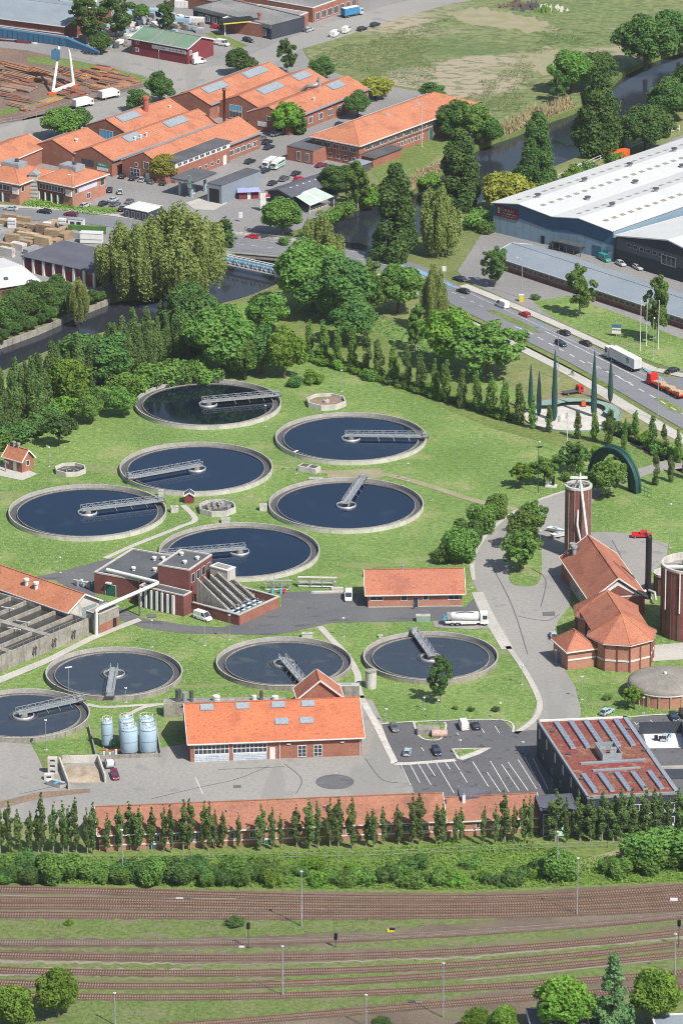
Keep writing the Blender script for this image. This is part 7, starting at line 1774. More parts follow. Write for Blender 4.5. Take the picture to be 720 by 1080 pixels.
# undergrowth and reeds: nobody could count them
def scatter(name, label, px_poly, n, size, m, h=.8, kind='leaf', mask=0):
    w = [G(*p) for p in px_poly]; xs_ = [p.x for p in w]; ys_ = [p.y for p in w]; rg = random.Random(len(name)*7+n); mb = MB(); mb.nofix = True
    def inside(x, y):
        c = False; j = len(w)-1
        for i in range(len(w)):
            if (w[i].y > y) != (w[j].y > y) and x < (w[j].x-w[i].x)*(y-w[i].y)/(w[j].y-w[i].y)+w[i].x: c = not c
            j = i
        return c
    k = mb._m(m); c_ = 0
    while c_ < n:
        x, y = rg.uniform(min(xs_),max(xs_)), rg.uniform(min(ys_),max(ys_)); c_ += 1
        if not inside(x, y): continue
        if mask and mnoise.noise(Vector((x*mask,y*mask*.6,7)))+.35*mnoise.noise(Vector((x*mask*5,y*mask*5,1))) < .08: continue
        hh = h*rg.uniform(.3,1)*(0.4+1.2*max(0, mnoise.noise(Vector((x*.12,y*.12,2)))+.4))
        a = rg.uniform(0,6.28); s = size*rg.uniform(.6,1.3); i = len(mb.v)
        if kind == 'leaf':
            p = Vector((x,y,rg.uniform(.1,1)*hh+.15)); nrm = Vector((rg.gauss(0,.5),rg.gauss(0,.5),1)).normalized(); t = nrm.cross(Vector((math.cos(a),math.sin(a),0))).normalized(); b = nrm.cross(t)
            mb.v += [tuple(p-t*s),tuple(p-b*s*.7),tuple(p+t*s),tuple(p+b*s*.7)]; mb.f.append((i,i+1,i+2,i+3))
        else:
            dx, dy = math.cos(a)*s*.3, math.sin(a)*s*.3; lx, ly = rg.gauss(0,.25)*h, rg.gauss(0,.25)*h
            mb.v += [(x-dx,y-dy,0),(x+dx,y+dy,0),(x+lx,y+ly,hh+.3)]; mb.f.append((i,i+1,i+2))
        mb.mi.append(k); mb.smooth.append(False)
    o = mb.build(name); o['kind'] = 'stuff'; o['label'] = label
    return o
scatter('undergrowth', 'knee high green undergrowth on the railway bank', [(-40,905),(100,905),(300,900),(560,888),(600,905),(720,900),(780,900),(780,925),(720,930),(490,940),(240,937),(0,932),(-40,932)], 40000, .24, M['leaf_bright'], 1.1)
scatter('weeds', 'rough tufts of grass between the tracks', [(-40,970),(250,973),(470,966),(560,962),(400,984),(250,988),(-40,988)], 5000, .25, M['leaf_mid'], .5, 'blade')
scatter('weeds', 'tufts of grass on the strip near the bottom', [(-40,1056),(250,1056),(400,1053),(520,1040),(420,1066),(200,1080),(-40,1092)], 6000, .3, M['leaf_mid'], .6, 'blade')
scatter('reeds', 'dry yellow reeds along the far river bank', [(507,152),(543,139),(577,125),(606,113),(600,104),(575,112),(548,122),(520,138),(505,146)], 9000, .8, M['reed'], 2.2, 'blade')
scatter('reeds', 'dry yellow reeds left of the tall dark tree', [(430,203),(450,190),(470,177),(468,168),(445,180),(428,196)], 5000, .8, M['reed'], 2.0, 'blade')
scatter('creeper_hedge', 'clipped green strip in front of the hipped pavilions', [(25,214),(45,209),(95,222),(122,221),(124,226),(95,227),(60,221),(25,218)], 3500, .3, M['leaf_bright'], 1.0)
scatter('meadow_scrub', 'darker rough scrub patches on the meadow', [(330,60),(380,40),(470,20),(600,0),(650,40),(600,90),(540,120),(490,115),(420,85),(350,70)], 60000, .22, M['leaf_poplar'], .5, mask=.03)
scatter('bank_scrub', 'low scrub below the dark clump of trees', [(315,330),(345,300),(400,330),(470,375),(480,395),(400,352),(345,345)], 5000, .35, M['leaf_dark'], 1.2)
# ================================================================ VEHICLES
PAINT = {}
def paintm(name, c): 
    if name not in PAINT: PAINT[name] = mat('car_paint_'+name, c, tuple(x*.92 for x in c), rough=.22, spec=.6, sc1=.5, sc2=2, fine=.04)
    return PAINT[name]
for n_, c_ in (('black',(.012,.013,.016)),('navy',(.012,.02,.05)),('silver',(.42,.44,.46)),('grey',(.13,.14,.15)),('white',(.75,.75,.74)),('red',(.55,.015,.02)),('maroon',(.16,.01,.04)),('pale_blue',(.38,.50,.56)),('teal',(.01,.30,.24)),('dark_blue',(.01,.03,.10))): paintm(n_, c_)
M['tyre'] = mat('tyre_rubber', (.02,.02,.02), rough=.9)
M['rim'] = mat('wheel_rim', (.4,.4,.42), rough=.4, metal=.5)
M['lamp_w'] = mat('headlight_glass', (.75,.75,.72), rough=.15); M['lamp_r'] = mat('tail_light_glass', (.45,.02,.02), rough=.2)
def loft(mb, secs, m):
    """secs: list of (x, [(y,z)...]) with equal counts"""
    n = len(secs[0][1]); vs = [(x,y,z) for x, s in secs for y, z in s]; fs = []
    for i in range(len(secs)-1):
        for k in range(n): k2 = (k+1) % n; fs.append((i*n+k,i*n+k2,(i+1)*n+k2,(i+1)*n+k))
    fs.append(tuple(range(n))); fs.append(tuple((len(secs)-1)*n+k for k in reversed(range(n))))
    mb.faces(vs, fs, m)
def car_proto(kind):
    if kind == 'hatch': Ln, W, Hh, hood, ws, rs, rear = 4.2, 1.74, 1.47, 1.35, .75, 3.55, .80
    elif kind == 'estate': Ln, W, Hh, hood, ws, rs, rear = 4.6, 1.78, 1.48, 1.45, .78, 4.15, .85
    elif kind == 'sedan': Ln, W, Hh, hood, ws, rs, rear = 4.5, 1.76, 1.43, 1.4, .8, 3.5, .92
    elif kind == 'van': Ln, W, Hh, hood, ws, rs, rear = 5.0, 1.95, 2.15, .9, .85, 4.9, .9
    x0 = -Ln/2
    t = thing('car', 'x', 'car'); P = PAINT['black']
    hw = W/2; sh = .92 if kind != 'van' else 1.15
    mb = MB(); sec = lambda y, z1: [(-y,.28),(-y*.98,.55),(-y,.75),(-y*.9,z1),(y*.9,z1),(y,.75),(y*.98,.55),(y,.28)]
    loft(mb, [(x0, sec(hw*.80,.62)),(x0+.18, sec(hw*.94,.76)),(x0+hood, sec(hw,sh)),(x0+rs, sec(hw,sh)),(x0+Ln-.2, sec(hw*.96,rear+.05)),(x0+Ln, sec(hw*.88,rear-.1))], P)
    mb.build('body', t)
    # cabin: glass lower, roof painted
    c0, c1 = x0+hood-.15, x0+rs+(.55 if kind != 'van' else .02); r0, r1 = x0+hood+ws*.75, x0+rs-(.0 if kind in ('hatch','estate') else (.3 if kind == 'sedan' else -.0))
    gz, rz = sh-.02, Hh-.06; gw, rw = hw*.9, hw*.72 if kind != 'van' else hw*.86
    mb = MB(); mb.hexa([(c0,-gw,gz),(c1,-gw,gz),(c1,gw,gz),(c0,gw,gz)], [(r0,-rw,rz),(r1,-rw,rz),(r1,rw,rz),(r0,rw,rz)], M['glass'])
    mb.build('windows', t)
    mb = MB(); mb.hexa([(r0-.02,-rw-.01,rz),(r1+.02,-rw-.01,rz),(r1+.02,rw+.01,rz),(r0-.02,rw+.01,rz)], [(r0+.12,-rw*.9,Hh),(r1-.1,-rw*.9,Hh),(r1-.1,rw*.9,Hh),(r0+.12,rw*.9,Hh)], P)
    for s in (-1,1):
        for xa, xb in ((c0,r0),(c1,r1)): mb.bar((xa,s*gw,gz), (xb,s*rw,rz), .08,.06,P)
        xm = (c0+c1)/2; mb.bar((xm,s*gw*1.005,gz), (xm,s*rw*1.01,rz), .08,.05,P)
    if kind == 'van':
        mb.hexa([(r0+.75,-gw-.01,gz),(c1+.01,-gw-.01,gz),(c1+.01,gw+.01,gz),(r0+.75,gw+.01,gz)], [(r0+.75,-rw-.015,rz),(r1+.01,-rw-.015,rz),(r1+.01,rw+.015,rz),(r0+.75,rw+.015,rz)], P)
    mb.build('roof', t)
    for sx in (x0+.8, x0+Ln-.85):
        for s in (-1,1):
            mb = MB(); y = s*(hw-.1); mb.tube([(sx,y-.11,.32),(sx,y+.11,.32)], .33, M['tyre'], 12); w_ = mb.build('wheel', t)
            q = MB(); q.tube([(sx,y-.12,.32),(sx,y+.12,.32)], .19, M['rim'], 8); q.build('rim', w_)
    for s in (-1,1):
        mb = MB(); mb.box(x0-.01,s*hw*.62-.18,.58,x0+.16,s*hw*.62+.18,.72,M['lamp_w']); mb.build('headlight', t)
        mb = MB(); mb.box(x0+Ln-.12,s*hw*.68-.14,.66,x0+Ln+.015,s*hw*.68+.14,.82,M['lamp_r']); mb.build('tail_light', t)
    mb = MB(); mb.box(x0-.02,-.26,.42,x0+.1,.26,.53,M['white']); mb.box(x0+Ln-.1,-.26,.5,x0+Ln+.02,.26,.61,M['white']); mb.build('number_plate', t)
    return t
PR = {}
def place(proto_key, px, py, d, color, label, group='parked and driving cars', cat=None, name=None):
    """d = pixel direction the front points to"""
    p = G(px, py); q = G(px+d[0], py+d[1]); a = math.atan2(q.y-p.y, q.x-p.x)+PI   # model front is -x
    if proto_key not in PR: PR[proto_key] = car_proto(proto_key); c = PR[proto_key]; first = True
    else: c = None; first = False
    src = PR[proto_key]
    if first: t = src; t.location = (p.x,p.y,0.1); t.rotation_euler = (0,0,a); tag(t, label, cat or ('van' if proto_key == 'van' else 'car'), group)
    else: t = copy_tree(src, (p.x,p.y,.1), a, 1.0, label, group, cat or ('van' if proto_key == 'van' else 'car'))
    for ch in [o for o in KIDS_new(t)]:
        if ch.name.split('.')[0] in ('body','roof'):
            ch.material_slots[0].link = 'OBJECT'; ch.material_slots[0].material = PAINT[color]
    if proto_key == 'van': t.name = 'delivery_van'
    return t
def KIDS_new(t): return [o for o in t.children]
def zz(ox, oy, s, x, y): return (ox+x/s, oy+y/s)
CARS = [
 ('hatch',*z6(128,108),(3,6),'grey','dark hatchback parked in the left corner of the lower lot'),
 ('hatch',*z6(178,200),(2,-6),'pale_blue','pale blue hatchback parked at the near kerb of the lower lot'),
 ('estate',*z6(288,197),(3,6),'navy','navy estate car right of the pale blue hatchback'),
 ('van',*z6(390,100),(-3,-6),'white','white van reversed against the lawn of the lower lot'),
 ('hatch',*z6(437,100),(-3,-6),'navy','small dark car beside the white van in the lower lot'),
 ('hatch',*z5(398,52),(6,-3),'pale_blue','pale blue car half hidden behind the office block'),
 ('estate',*z5(680,75),(3,5),'navy','dark car nearest the domed tank in the east lot'),
 ('estate',*z5(722,62),(3,5),'black','black car at the very right edge by the domed tank'),
 ('hatch',*z5(646,160),(4,-5),'pale_blue','pale blue car above the walled black yard'),
 ('van',214,653.5,(6,2),'white','white delivery van parked in front of the maroon pump basin'),
 ('van',367.5,632,(-.5,6),'white','white van parked left of the salmon brick house'),
 ('estate',121.5,820,(2,6),'maroon','maroon estate car beside the sand bay'),
 ('hatch',583,672.5,(-2,-6),'pale_blue','blue car parked against the square brick wing'),
 ('estate',484,295+1,(-6,-2),'navy','dark car at the junction above the road, first of two'),
 ('estate',488,309,(-6,-2),'black','black car just entering the road from the apron'),
 ('van',529,324,(-6,-2.5),'white','white van driving on the main road'),
 ('hatch',553,333.5,(-6,-2.5),'red','bright red hatchback on the main road'),
 ('estate',594,353,(-6,-2.5),'black','black car on the main road in the far lane, next to its twin'),
 ('estate',591,364.5,(6,3),'navy','dark blue car on the near lane below the black one'),
 ('sedan',617,364,(-6,-2.5),'black','black saloon right in front of the white lorry'),
 ('sedan',708,393,(-6,1.5),'black','dark saloon behind the red lorry at the right edge'),
 ('hatch',266,251.5,(-6,-.7),'red','red car crossing the road bridge'),
 ('sedan',12,222,(-6,-.7),'silver','silver saloon on the street at the far left'),
 ('estate',47,225,(-6,-.9),'black','black car on the street below the hipped pavilion'),
 ('estate',75,228,(-6,-.9),'maroon','dark maroon estate on the street below the hipped pavilion'),
 ('hatch',90,218.5,(5,-2),'silver','silver hatchback at the foot of the hipped pavilion'),
 ('estate',116,202,(1,-6),'black','black estate parked at the right wall of the pavilion'),
 ('sedan',120,212.5,(5,-2),'silver','silver saloon behind the dark parked cars by the pavilion'),
 ('hatch',110,216.5,(5,-2),'navy','navy hatchback left in the row beside the pavilion corner'),
 ('hatch',122,217,(5,-2),'grey','grey hatchback right in the row beside the pavilion corner'),
 ('sedan',129,222,(4,-4),'black','black saloon beside the white roofed kiosk'),
 ('hatch',130,187.5,(4,-3),'black','first black car from the left before the green banner shed'),
 ('hatch',141,189.5,(4,-3),'navy','second car from the left before the green banner shed'),
 ('hatch',151,191,(4,-3),'silver','silver car third from the left before the shed gable'),
 ('hatch',161,193,(4,-3),'grey','fourth car from the left before the office strip'),
 ('hatch',173,194.5,(4,-3),'black','fifth car from the left before the office strip'),
 ('estate',264,172,(6,-2.5),'black','black estate alone in the middle of the works lot'),
 ('sedan',280,181.5,(6,-2.5),'navy','dark blue car directly below the two minibuses'),
 ('sedan',339,176,(6,-1.5),'maroon','maroon saloon before the hipped office'),
 ('estate',282,151.5,(6,-2.5),'black','black car farther back in front of the tiled sheds'),
 ('estate',284,157,(6,-2.5),'navy','navy car nearer in front of the tiled sheds'),
 ('hatch',276,147.5,(6,-2.5),'grey','grey car at the back by the shed gable'),
 ('sedan',291,143,(6,-2.0),'silver','silver car tucked under the bright tree by the sheds'),
 ('hatch',230+160/2.77,140+152/2.77,(5,-2.5),'navy','dark car first behind the restaurant roof'),
 ('hatch',230+193/2.77,140+140/2.77,(5,-2.5),'grey','grey car second behind the restaurant roof'),
 ('hatch',230+228/2.77,140+124/2.77,(5,-2.5),'black','black car third behind the restaurant roof'),
 ('hatch',127,204,(1,-6),'silver','silver car behind the black estate beside the pavilion'),
 ('sedan',137,214,(4,-3),'grey','grey saloon on the corner left of the white roofed kiosk'),
 ('hatch',208,183,(5,-3),'navy','navy car standing under the station canopy edge'),
 ('estate',246,166,(6,-2.5),'silver','silver estate beside the right dark cypress'),
 ('hatch',300,190,(6,-2.5),'black','black car at the lower corner of the works lot'),
 ('hatch',315,190.5,(6,-2.5),'red','red hatchback at the lower edge of the works lot'),
 ('estate',326,33,(6,-2),'silver','silver estate beside the black car below the top workshops'),
 ('hatch',228,30,(6,1),'red','red hatchback in front of the mottled grey roof'),
 ('estate',262,44,(6,1.5),'navy','navy estate at the corner of the black forecourt canopy'),
 ('hatch',358,133,(6,-2.5),'black','black car under the tree at the long tiled shed wall'),
 ('estate',222,124+10,(5,-2),'black','black car in the gap behind the thin tall chimney'),
 ('estate',318.5,32,(6,-1),'black','black car on the street at the foreground of the top workshops'),
 ('estate',382,32,(6,-2),'black','left dark car on the street by the meadow'),
 ('estate',395.5,27.5,(6,-2),'navy','right dark car on the street by the meadow'),
 ('van',353,38,(5,-3),'white','left white van on the street by the meadow'),
 ('van',365,34,(5,-3),'white','right white van on the street by the meadow'),
 ('van',235,48,(6,1),'white','white van parked before the mottled grey roof'),
 ('van',210,67,(6,-1),'white','white van parked at the gable of the green roofed shed'),
 ('van',637,275,(6,3),'teal','teal green van at the warehouse front'),
 ('hatch',654,280,(6,3),'silver','left silver car before the warehouse corner'),
 ('hatch',672,284,(6,3),'silver','right silver car before the dark hall'),
 ('estate',585,262,(6,3),'black','black car left of the warehouse canopy'),
]
for c in CARS:
    if c: place(c[0], c[1], c[2], c[3], c[4], c[5])
def face_root(px, py, d, name, label, cat, group=None):
    p = G(px, py); q = G(px+d[0], py+d[1]); a = math.atan2(q.y-p.y, q.x-p.x)+PI
    return thing(name, label, cat, (p.x,p.y,.1), a, group)
def wheels(t, xs_, hw, r_=.5, tw=.3):
    for x in xs_:
        for s in (-1,1):
            mb = MB(); mb.tube([(x,s*(hw-tw),r_),(x,s*hw,r_)], r_, M['tyre'], 14); w_ = mb.build('wheel', t); q = MB(); q.tube([(x,s*(hw-.02)-.0,r_),(x,s*(hw+.02),r_)], r_*.55, M['rim'], 10); q.build('rim', w_)
def cab(t, x0, ln, W, Hh, m, z=.55):
    mb = MB(); mb.hexa([(x0,-W/2,z),(x0+ln,-W/2,z),(x0+ln,W/2,z),(x0,W/2,z)], [(x0+.25,-W/2+.08,Hh),(x0+ln,-W/2+.05,Hh),(x0+ln,W/2-.05,Hh),(x0+.25,W/2-.08,Hh)], m); c = mb.build('cab', t)
    mb = MB(); k = lambda zz_: x0-.02+.25*(zz_-z)/(Hh-z)
    mb.hexa([(k(z+(Hh-z)*.42)-.03,-W/2+.18,z+(Hh-z)*.42),(k(z+(Hh-z)*.42)+.1,-W/2+.18,z+(Hh-z)*.42),(k(z+(Hh-z)*.42)+.1,W/2-.18,z+(Hh-z)*.42),(k(z+(Hh-z)*.42)-.03,W/2-.18,z+(Hh-z)*.42)],
            [(k(z+(Hh-z)*.86)-.03,-W/2+.22,z+(Hh-z)*.86),(k(z+(Hh-z)*.86)+.1,-W/2+.22,z+(Hh-z)*.86),(k(z+(Hh-z)*.86)+.1,W/2-.22,z+(Hh-z)*.86),(k(z+(Hh-z)*.86)-.03,W/2-.22,z+(Hh-z)*.86)], M['glass'])
    for s in (-1,1): mb.box(x0+.4,s*(W/2-.02)-.03,z+(Hh-z)*.45,x0+ln*.7,s*(W/2-.02)+.03,z+(Hh-z)*.82,M['glass'])
    mb.build('windscreen', c)
    for s in (-1,1): q = MB(); q.box(x0-.04,s*W*.36-.18,z+.15,x0+.06,s*W*.36+.18,z+.4,M['lamp_w']); q.build('headlight', t)
    return c
# semi lorry
t = face_root(656,385, (-50,-26), 'articulated_lorry', 'white articulated lorry with a green round emblem on the main road', 'lorry', None)
cab(t, -8.2, 2.2, 2.5, 3.6, M['white']); mb = MB(); mb.box(-5.4,-1.27,1.15,8.2,1.27,4.1,M['white']); tb = mb.build('trailer', t)
mb = MB(); mb.box(-7.5,-.5,.6,7.8,.5,1.1,M['metal_dark']); mb.box(-2,-1.2,.5,3.2,1.2,.95,M['metal_dark']); mb.build('chassis', t); wheels(t, (-7.0,-4.2,-3.2,4.2,5.5,6.8), 1.25, .5)
for s in (-1,1):
    q = MB(); q.tube([(4.6,s*1.275,2.8),(4.6,s*1.30,2.8)], .85, M['green_paint'], 20); q.tube([(4.6,s*1.30,2.8),(4.6,s*1.31,2.8)], .5, M['white'], 16); q.tube([(4.6,s*1.31,2.9),(4.6,s*1.32,2.9)], .3, M['green_paint'], 12); q.build('emblem', tb)
q = MB(); q.box(8.2,-1.2,1.2,8.26,-.03,4.0,M['roof_white']); q.box(8.2,.03,1.2,8.26,1.2,4.0,M['roof_white']); q.build('rear_door', tb)
# red timber/car lorry at right
t = face_root(700,412, (-44,-22), 'red_lorry', 'red flatbed lorry loaded with brown pallets at the right edge', 'lorry')
cab(t, -7.6, 2.3, 2.5, 3.2, M['red_paint']); mb = MB(); mb.box(-5.2,-1.25,1.0,1.6,1.25,1.3,M['red_paint']); mb.box(2.6,-1.25,1.0,9.5,1.25,1.3,M['red_paint'])
for x in (-5.2,-3,-.8,1.4,2.7,5,7.2,9.3): mb.box(x,-1.27,1.3,x+.12,-1.2,2.3,M['red_paint']); mb.box(x,1.2,1.3,x+.12,1.27,2.3,M['red_paint'])
mb.build('flatbed', t); wheels(t, (-6.4,-1.0,.3,4.2,7.8), 1.22, .5)
q = MB()
for i in range(9): x = -4.7+i*1.55; q.box(x,-1.0,1.32,x+1.2,1.0,1.32+.35+.5*(i % 3)/2,M['timber']); 
q.build('pallet_load', t)
# small red flatbed by the roundel
t = face_root(604,415.5, (10,-1.4), 'red_pickup_truck', 'red cabbed flatbed truck parked beside the roundel', 'truck'); cab(t, -3.0, 1.7, 2.0, 2.3, M['red_paint'], .4)
mb = MB(); mb.box(-1.2,-1.0,.7,3.2,1.0,.9,M['metal_dark']); mb.box(-1.2,-1.0,.9,-1.1,1.0,1.5,M['metal_dark']); mb.build('flatbed', t); wheels(t, (-2.2,2.0), 1.0, .4)
t = face_root(598,420, (0,-1), 'orange_dumper', 'little orange machine inside the green roundel', 'machine')
p = G(615,430); t.location = (p.x,p.y,.5); mb = MB(); mb.box(-.9,-.6,.3,.9,.6,1.2,M['orange']); mb.box(-.6,-.4,1.2,0,.4,1.7,M['orange']); mb.build('body', t); wheels(t, (-.6,.6), .65, .3, .2)
# red pickup by the yard
t = face_root(676,567, (10,0), 'red_pickup_truck', 'red pickup truck parked behind the black chimney', 'truck'); cab(t, -1.6, 1.9, 1.9, 1.8, PAINT['red'], .5)
mb = MB(); mb.box(-2.6,-.92,.45,2.6,.92,.95,PAINT['red']); mb.box(.4,-.92,.95,2.6,-.8,1.2,PAINT['red']); mb.box(.4,.8,.95,2.6,.92,1.2,PAINT['red']); mb.box(2.5,-.8,.95,2.6,.8,1.2,PAINT['red']); mb.build('body', t); wheels(t, (-1.7,1.7), .95, .36)
# tanker
t = face_root(491,659, (26,-.4), 'vacuum_tanker', 'white vacuum tanker lorry with hoses beside the near clarifier', 'tanker'); cab(t, -5.6, 2.1, 2.5, 3.2, M['white'])
mb = MB(); mb.tube([(-3.2,0,2.25),(-3.0,0,2.25),(3.6,0,2.25),(3.9,0,2.25)], [.7,1.12,1.12,.7], M['white'], 20); mb.build('tank', t)
mb = MB(); mb.box(-3.5,-1.15,.8,5.2,1.15,1.15,M['white']); mb.box(-2.6,-1.25,.55,1.4,-.9,1.2,M['white']); mb.box(-2.6,.9,.55,1.4,1.25,1.2,M['white']); mb.build('chassis', t)
mb = MB(); mb.tube([(-2.5,-1.0,2.2),(-.5,-1.2,2.0),(1.5,-1.1,2.3),(3.0,-1.0,2.0)], .12, M['black'], 6); mb.tube([(-2.0,.6,3.3),(0,.3,3.4),(2.5,.6,3.3)], .14, M['metal_dark'], 6); mb.build('hose', t)
mb = MB(); mb.tube([(4.4,-.9,2.4),(4.4,.9,2.4)], .75, M['metal'], 14); mb.tube([(5.2,-.9,2.0),(5.2,.9,2.0)], .5, M['pipe_blue'], 12); mb.build('hose_reel', t); wheels(t, (-4.6,2.2,3.5), 1.22, .5)
# box trucks by the crane
for px, py, lb, dr in ((88,113,'white box truck with a green rear door beside the steel yard','green_paint'),(115.5,104,'white box truck farther up the street beside the steel yard','metal_dark')):
    t = face_root(px, py, (22,-5), 'box_truck', lb, 'truck', 'white box trucks at the steel yard'); cab(t, -3.9, 1.6, 2.2, 2.4, M['white']); mb = MB(); mb.box(-2.2,-1.2,.9,3.9,1.2,3.2,M['white']); b = mb.build('cargo_box', t)
    mb = MB(); mb.box(-.2,-1.22,1.0,.6,-1.203,2.9,M[dr]); mb.box(3.9,-1.0,1.0,3.95,1.0,3.0,M['roof_white']); mb.build('door', b); mb = MB(); mb.box(-2.4,-.5,.5,3.7,.5,.9,M['metal_dark']); mb.build('chassis', t); wheels(t, (-3.0,2.4), 1.1, .42)
t = face_root(372,17, (10,-2), 'box_truck', 'blue sided lorry with a pale tarpaulin near the top street', 'lorry'); cab(t, -4.2, 1.8, 2.3, 2.5, PAINT['pale_blue']); mb = MB(); mb.box(-2.2,-1.2,.9,4.6,1.2,3.4,mat('blue_tarpaulin', (.05,.22,.42))); mb.box(-2.1,-1.1,3.403,4.5,1.1,3.5,M['white']); mb.build('cargo_box', t); wheels(t, (-3.2,2.8,4.0), 1.1, .42)
# minibuses in the works lot
for px, py, lb in ((284,176,'rear one of two white green minibuses in the works lot'),(293,177,'front one of two white green minibuses in the works lot')):
    t = face_root(px, py, (-14,8), 'minibus', lb, 'minibus', 'white and green minibuses'); cab(t, -3.6, 1.2, 2.1, 2.3, M['white'], .5); mb = MB(); mb.box(-2.4,-1.06,.5,3.4,1.06,2.7,M['white']); b = mb.build('body', t)
    mb = MB(); mb.box(-2.2,-1.09,.8,3.2,-1.063,1.3,mat('mint_stripe', (.05,.42,.30))); mb.box(-2.2,1.063,.8,3.2,1.09,1.3,mat('mint_stripe', (.05,.42,.30))); mb.box(-3.62,-.9,.75,-3.45,.9,1.0,M['green_paint']); mb.build('stripe', b)
    mb = MB(); mb.box(-2.1,-1.08,1.6,3.0,-1.063,2.2,M['glass']); mb.box(-2.1,1.063,1.6,3.0,1.08,2.2,M['glass']); mb.build('side_windows', b); wheels(t, (-2.6,2.2), 1.0, .38)
# trailer near the maroon car
t = face_root(116,808, (2,6), 'utility_trailer', 'loaded grey trailer behind the maroon estate car', 'trailer'); mb = MB(); mb.box(-2.2,-1.1,.5,2.2,1.1,.8,M['metal']); mb.box(-2.2,-1.1,.8,2.2,-1.0,1.3,M['metal']); mb.box(-2.2,1.0,.8,2.2,1.1,1.3,M['metal']); mb.build('bed', t)
mb = MB(); mb.box(-1.8,-.8,.8,0,.8,1.6,M['white']); mb.box(.3,-.7,.8,1.8,.7,1.3,M['conc_old']); mb.build('load', t); wheels(t, (0,), 1.2, .35)
# white parts and small boats near tower foot
for k, (px, py, d, lb) in enumerate(((586,562,(8,2),'white small boat on a trailer left of the round tower'),(590,567,(8,-1),'second white boat nearer the foot of the round tower'))):
    t = face_root(px, py, d, 'small_boat', lb, 'boat', 'white boats beside the round tower'); mb = MB(); mb.hexa([(-2.4,-.2,.4),(2.2,-.7,.4),(2.2,.7,.4),(-2.4,.2,.4)], [(-3.0,-.25,1.3),(2.5,-1.0,1.1),(2.5,1.0,1.1),(-3.0,.25,1.3)], M['white']); mb.build('hull', t)
    mb = MB(); mb.box(-.6,-.5,1.15,.8,.5,1.5,PAINT['pale_blue']); mb.build('cabin', t); mb = MB(); mb.box(-3,-.1,.2,2.4,.1,.35,M['metal']); mb.box(.4,-.9,.05,.9,.9,.35,M['tyre']); mb.build('trailer', t)
# kiosk roof near the parked cars (white flat roof)
r, L, D, f = building('kiosk', 'dark kiosk with a white flat roof left of the giant willow', 'kiosk', (131,229), (156,234), 8, 3.0, style='flat', wall='clad_dark', roof='white', trim='white', par=.25)
wrow(r, f['f'], 4, .3, L-.3, .5, 1.3, 1.9, bars=0, fm=M['metal'])
# ================================================================ POLES, FLAGS, SIGNS
def pole(px, py, hpx, label, name='lamp_post', cat='lamp post', head='lamp', m='metal', group='lamp posts', r_=.09):
    p = G(px, py); dist = (p-Vector((0,-DG,H))).length; h = hpx*dist/F_PX/math.cos(math.asin(H/dist))
    t = thing(name, label, cat, (p.x,p.y,0), rnd.uniform(0,6), group); mb = MB(); mb.tube([(0,0,0),(0,0,h)], [r_*1.3,r_*.8], M[m], 8); mb.build('pole', t)
    mb = MB(); mb.box(-.35,-.35,0,.35,.35,.12,M['concrete']); mb.build('foot', t)
    if head == 'lamp': mb = MB(); mb.cyl((0,0,h), .32, .18, M['white'], 12); mb.cyl((0,0,h+.18), .12, .1, M['metal'], 8); mb.build('lamp_head', t)
    if head == 'twin': mb = MB(); mb.box(-.9,-.18,h-.05,.9,.18,h+.12,M['white']); mb.build('lamp_head', t)
    if head == 'street': mb = MB(); mb.tube([(0,0,h),(.5,0,h+.5),(1.6,0,h+.7)], .07, M[m], 6); mb.build('arm', t); mb = MB(); mb.box(1.3,-.18,h+.6,2.2,.18,h+.78,M['white']); mb.build('lamp_head', t)
    if head == 'signal': mb = MB(); mb.box(-.3,-.25,h-.2,.3,.25,h+1.2,M['black']); mb.build('signal_head', t); mb = MB(); mb.bar((-.5,0,h-.4),(.5,0,h-.4),.1,.1,M['metal']); mb.build('bracket', t)
    if head == 'flag':
        mb = MB(); n = 8; vs = []
        for i in range(n+1):
            u = i/n; vs += [(-2.6*u, .25*math.sin(u*7), h-.2-1.0*u), (-2.6*u, .25*math.sin(u*7)+.05, h-1.9-1.2*u)]
        mb.faces(vs, [(2*i,2*i+1,2*i+3,2*i+2) for i in range(n)], M['white'], True); mb.build('flag', t); t.rotation_euler = (0,0,0)
    if head == 'knob': mb = MB(); mb.cyl((0,0,h), .16, .2, M['white'], 8); mb.build('knob', t)
    return t
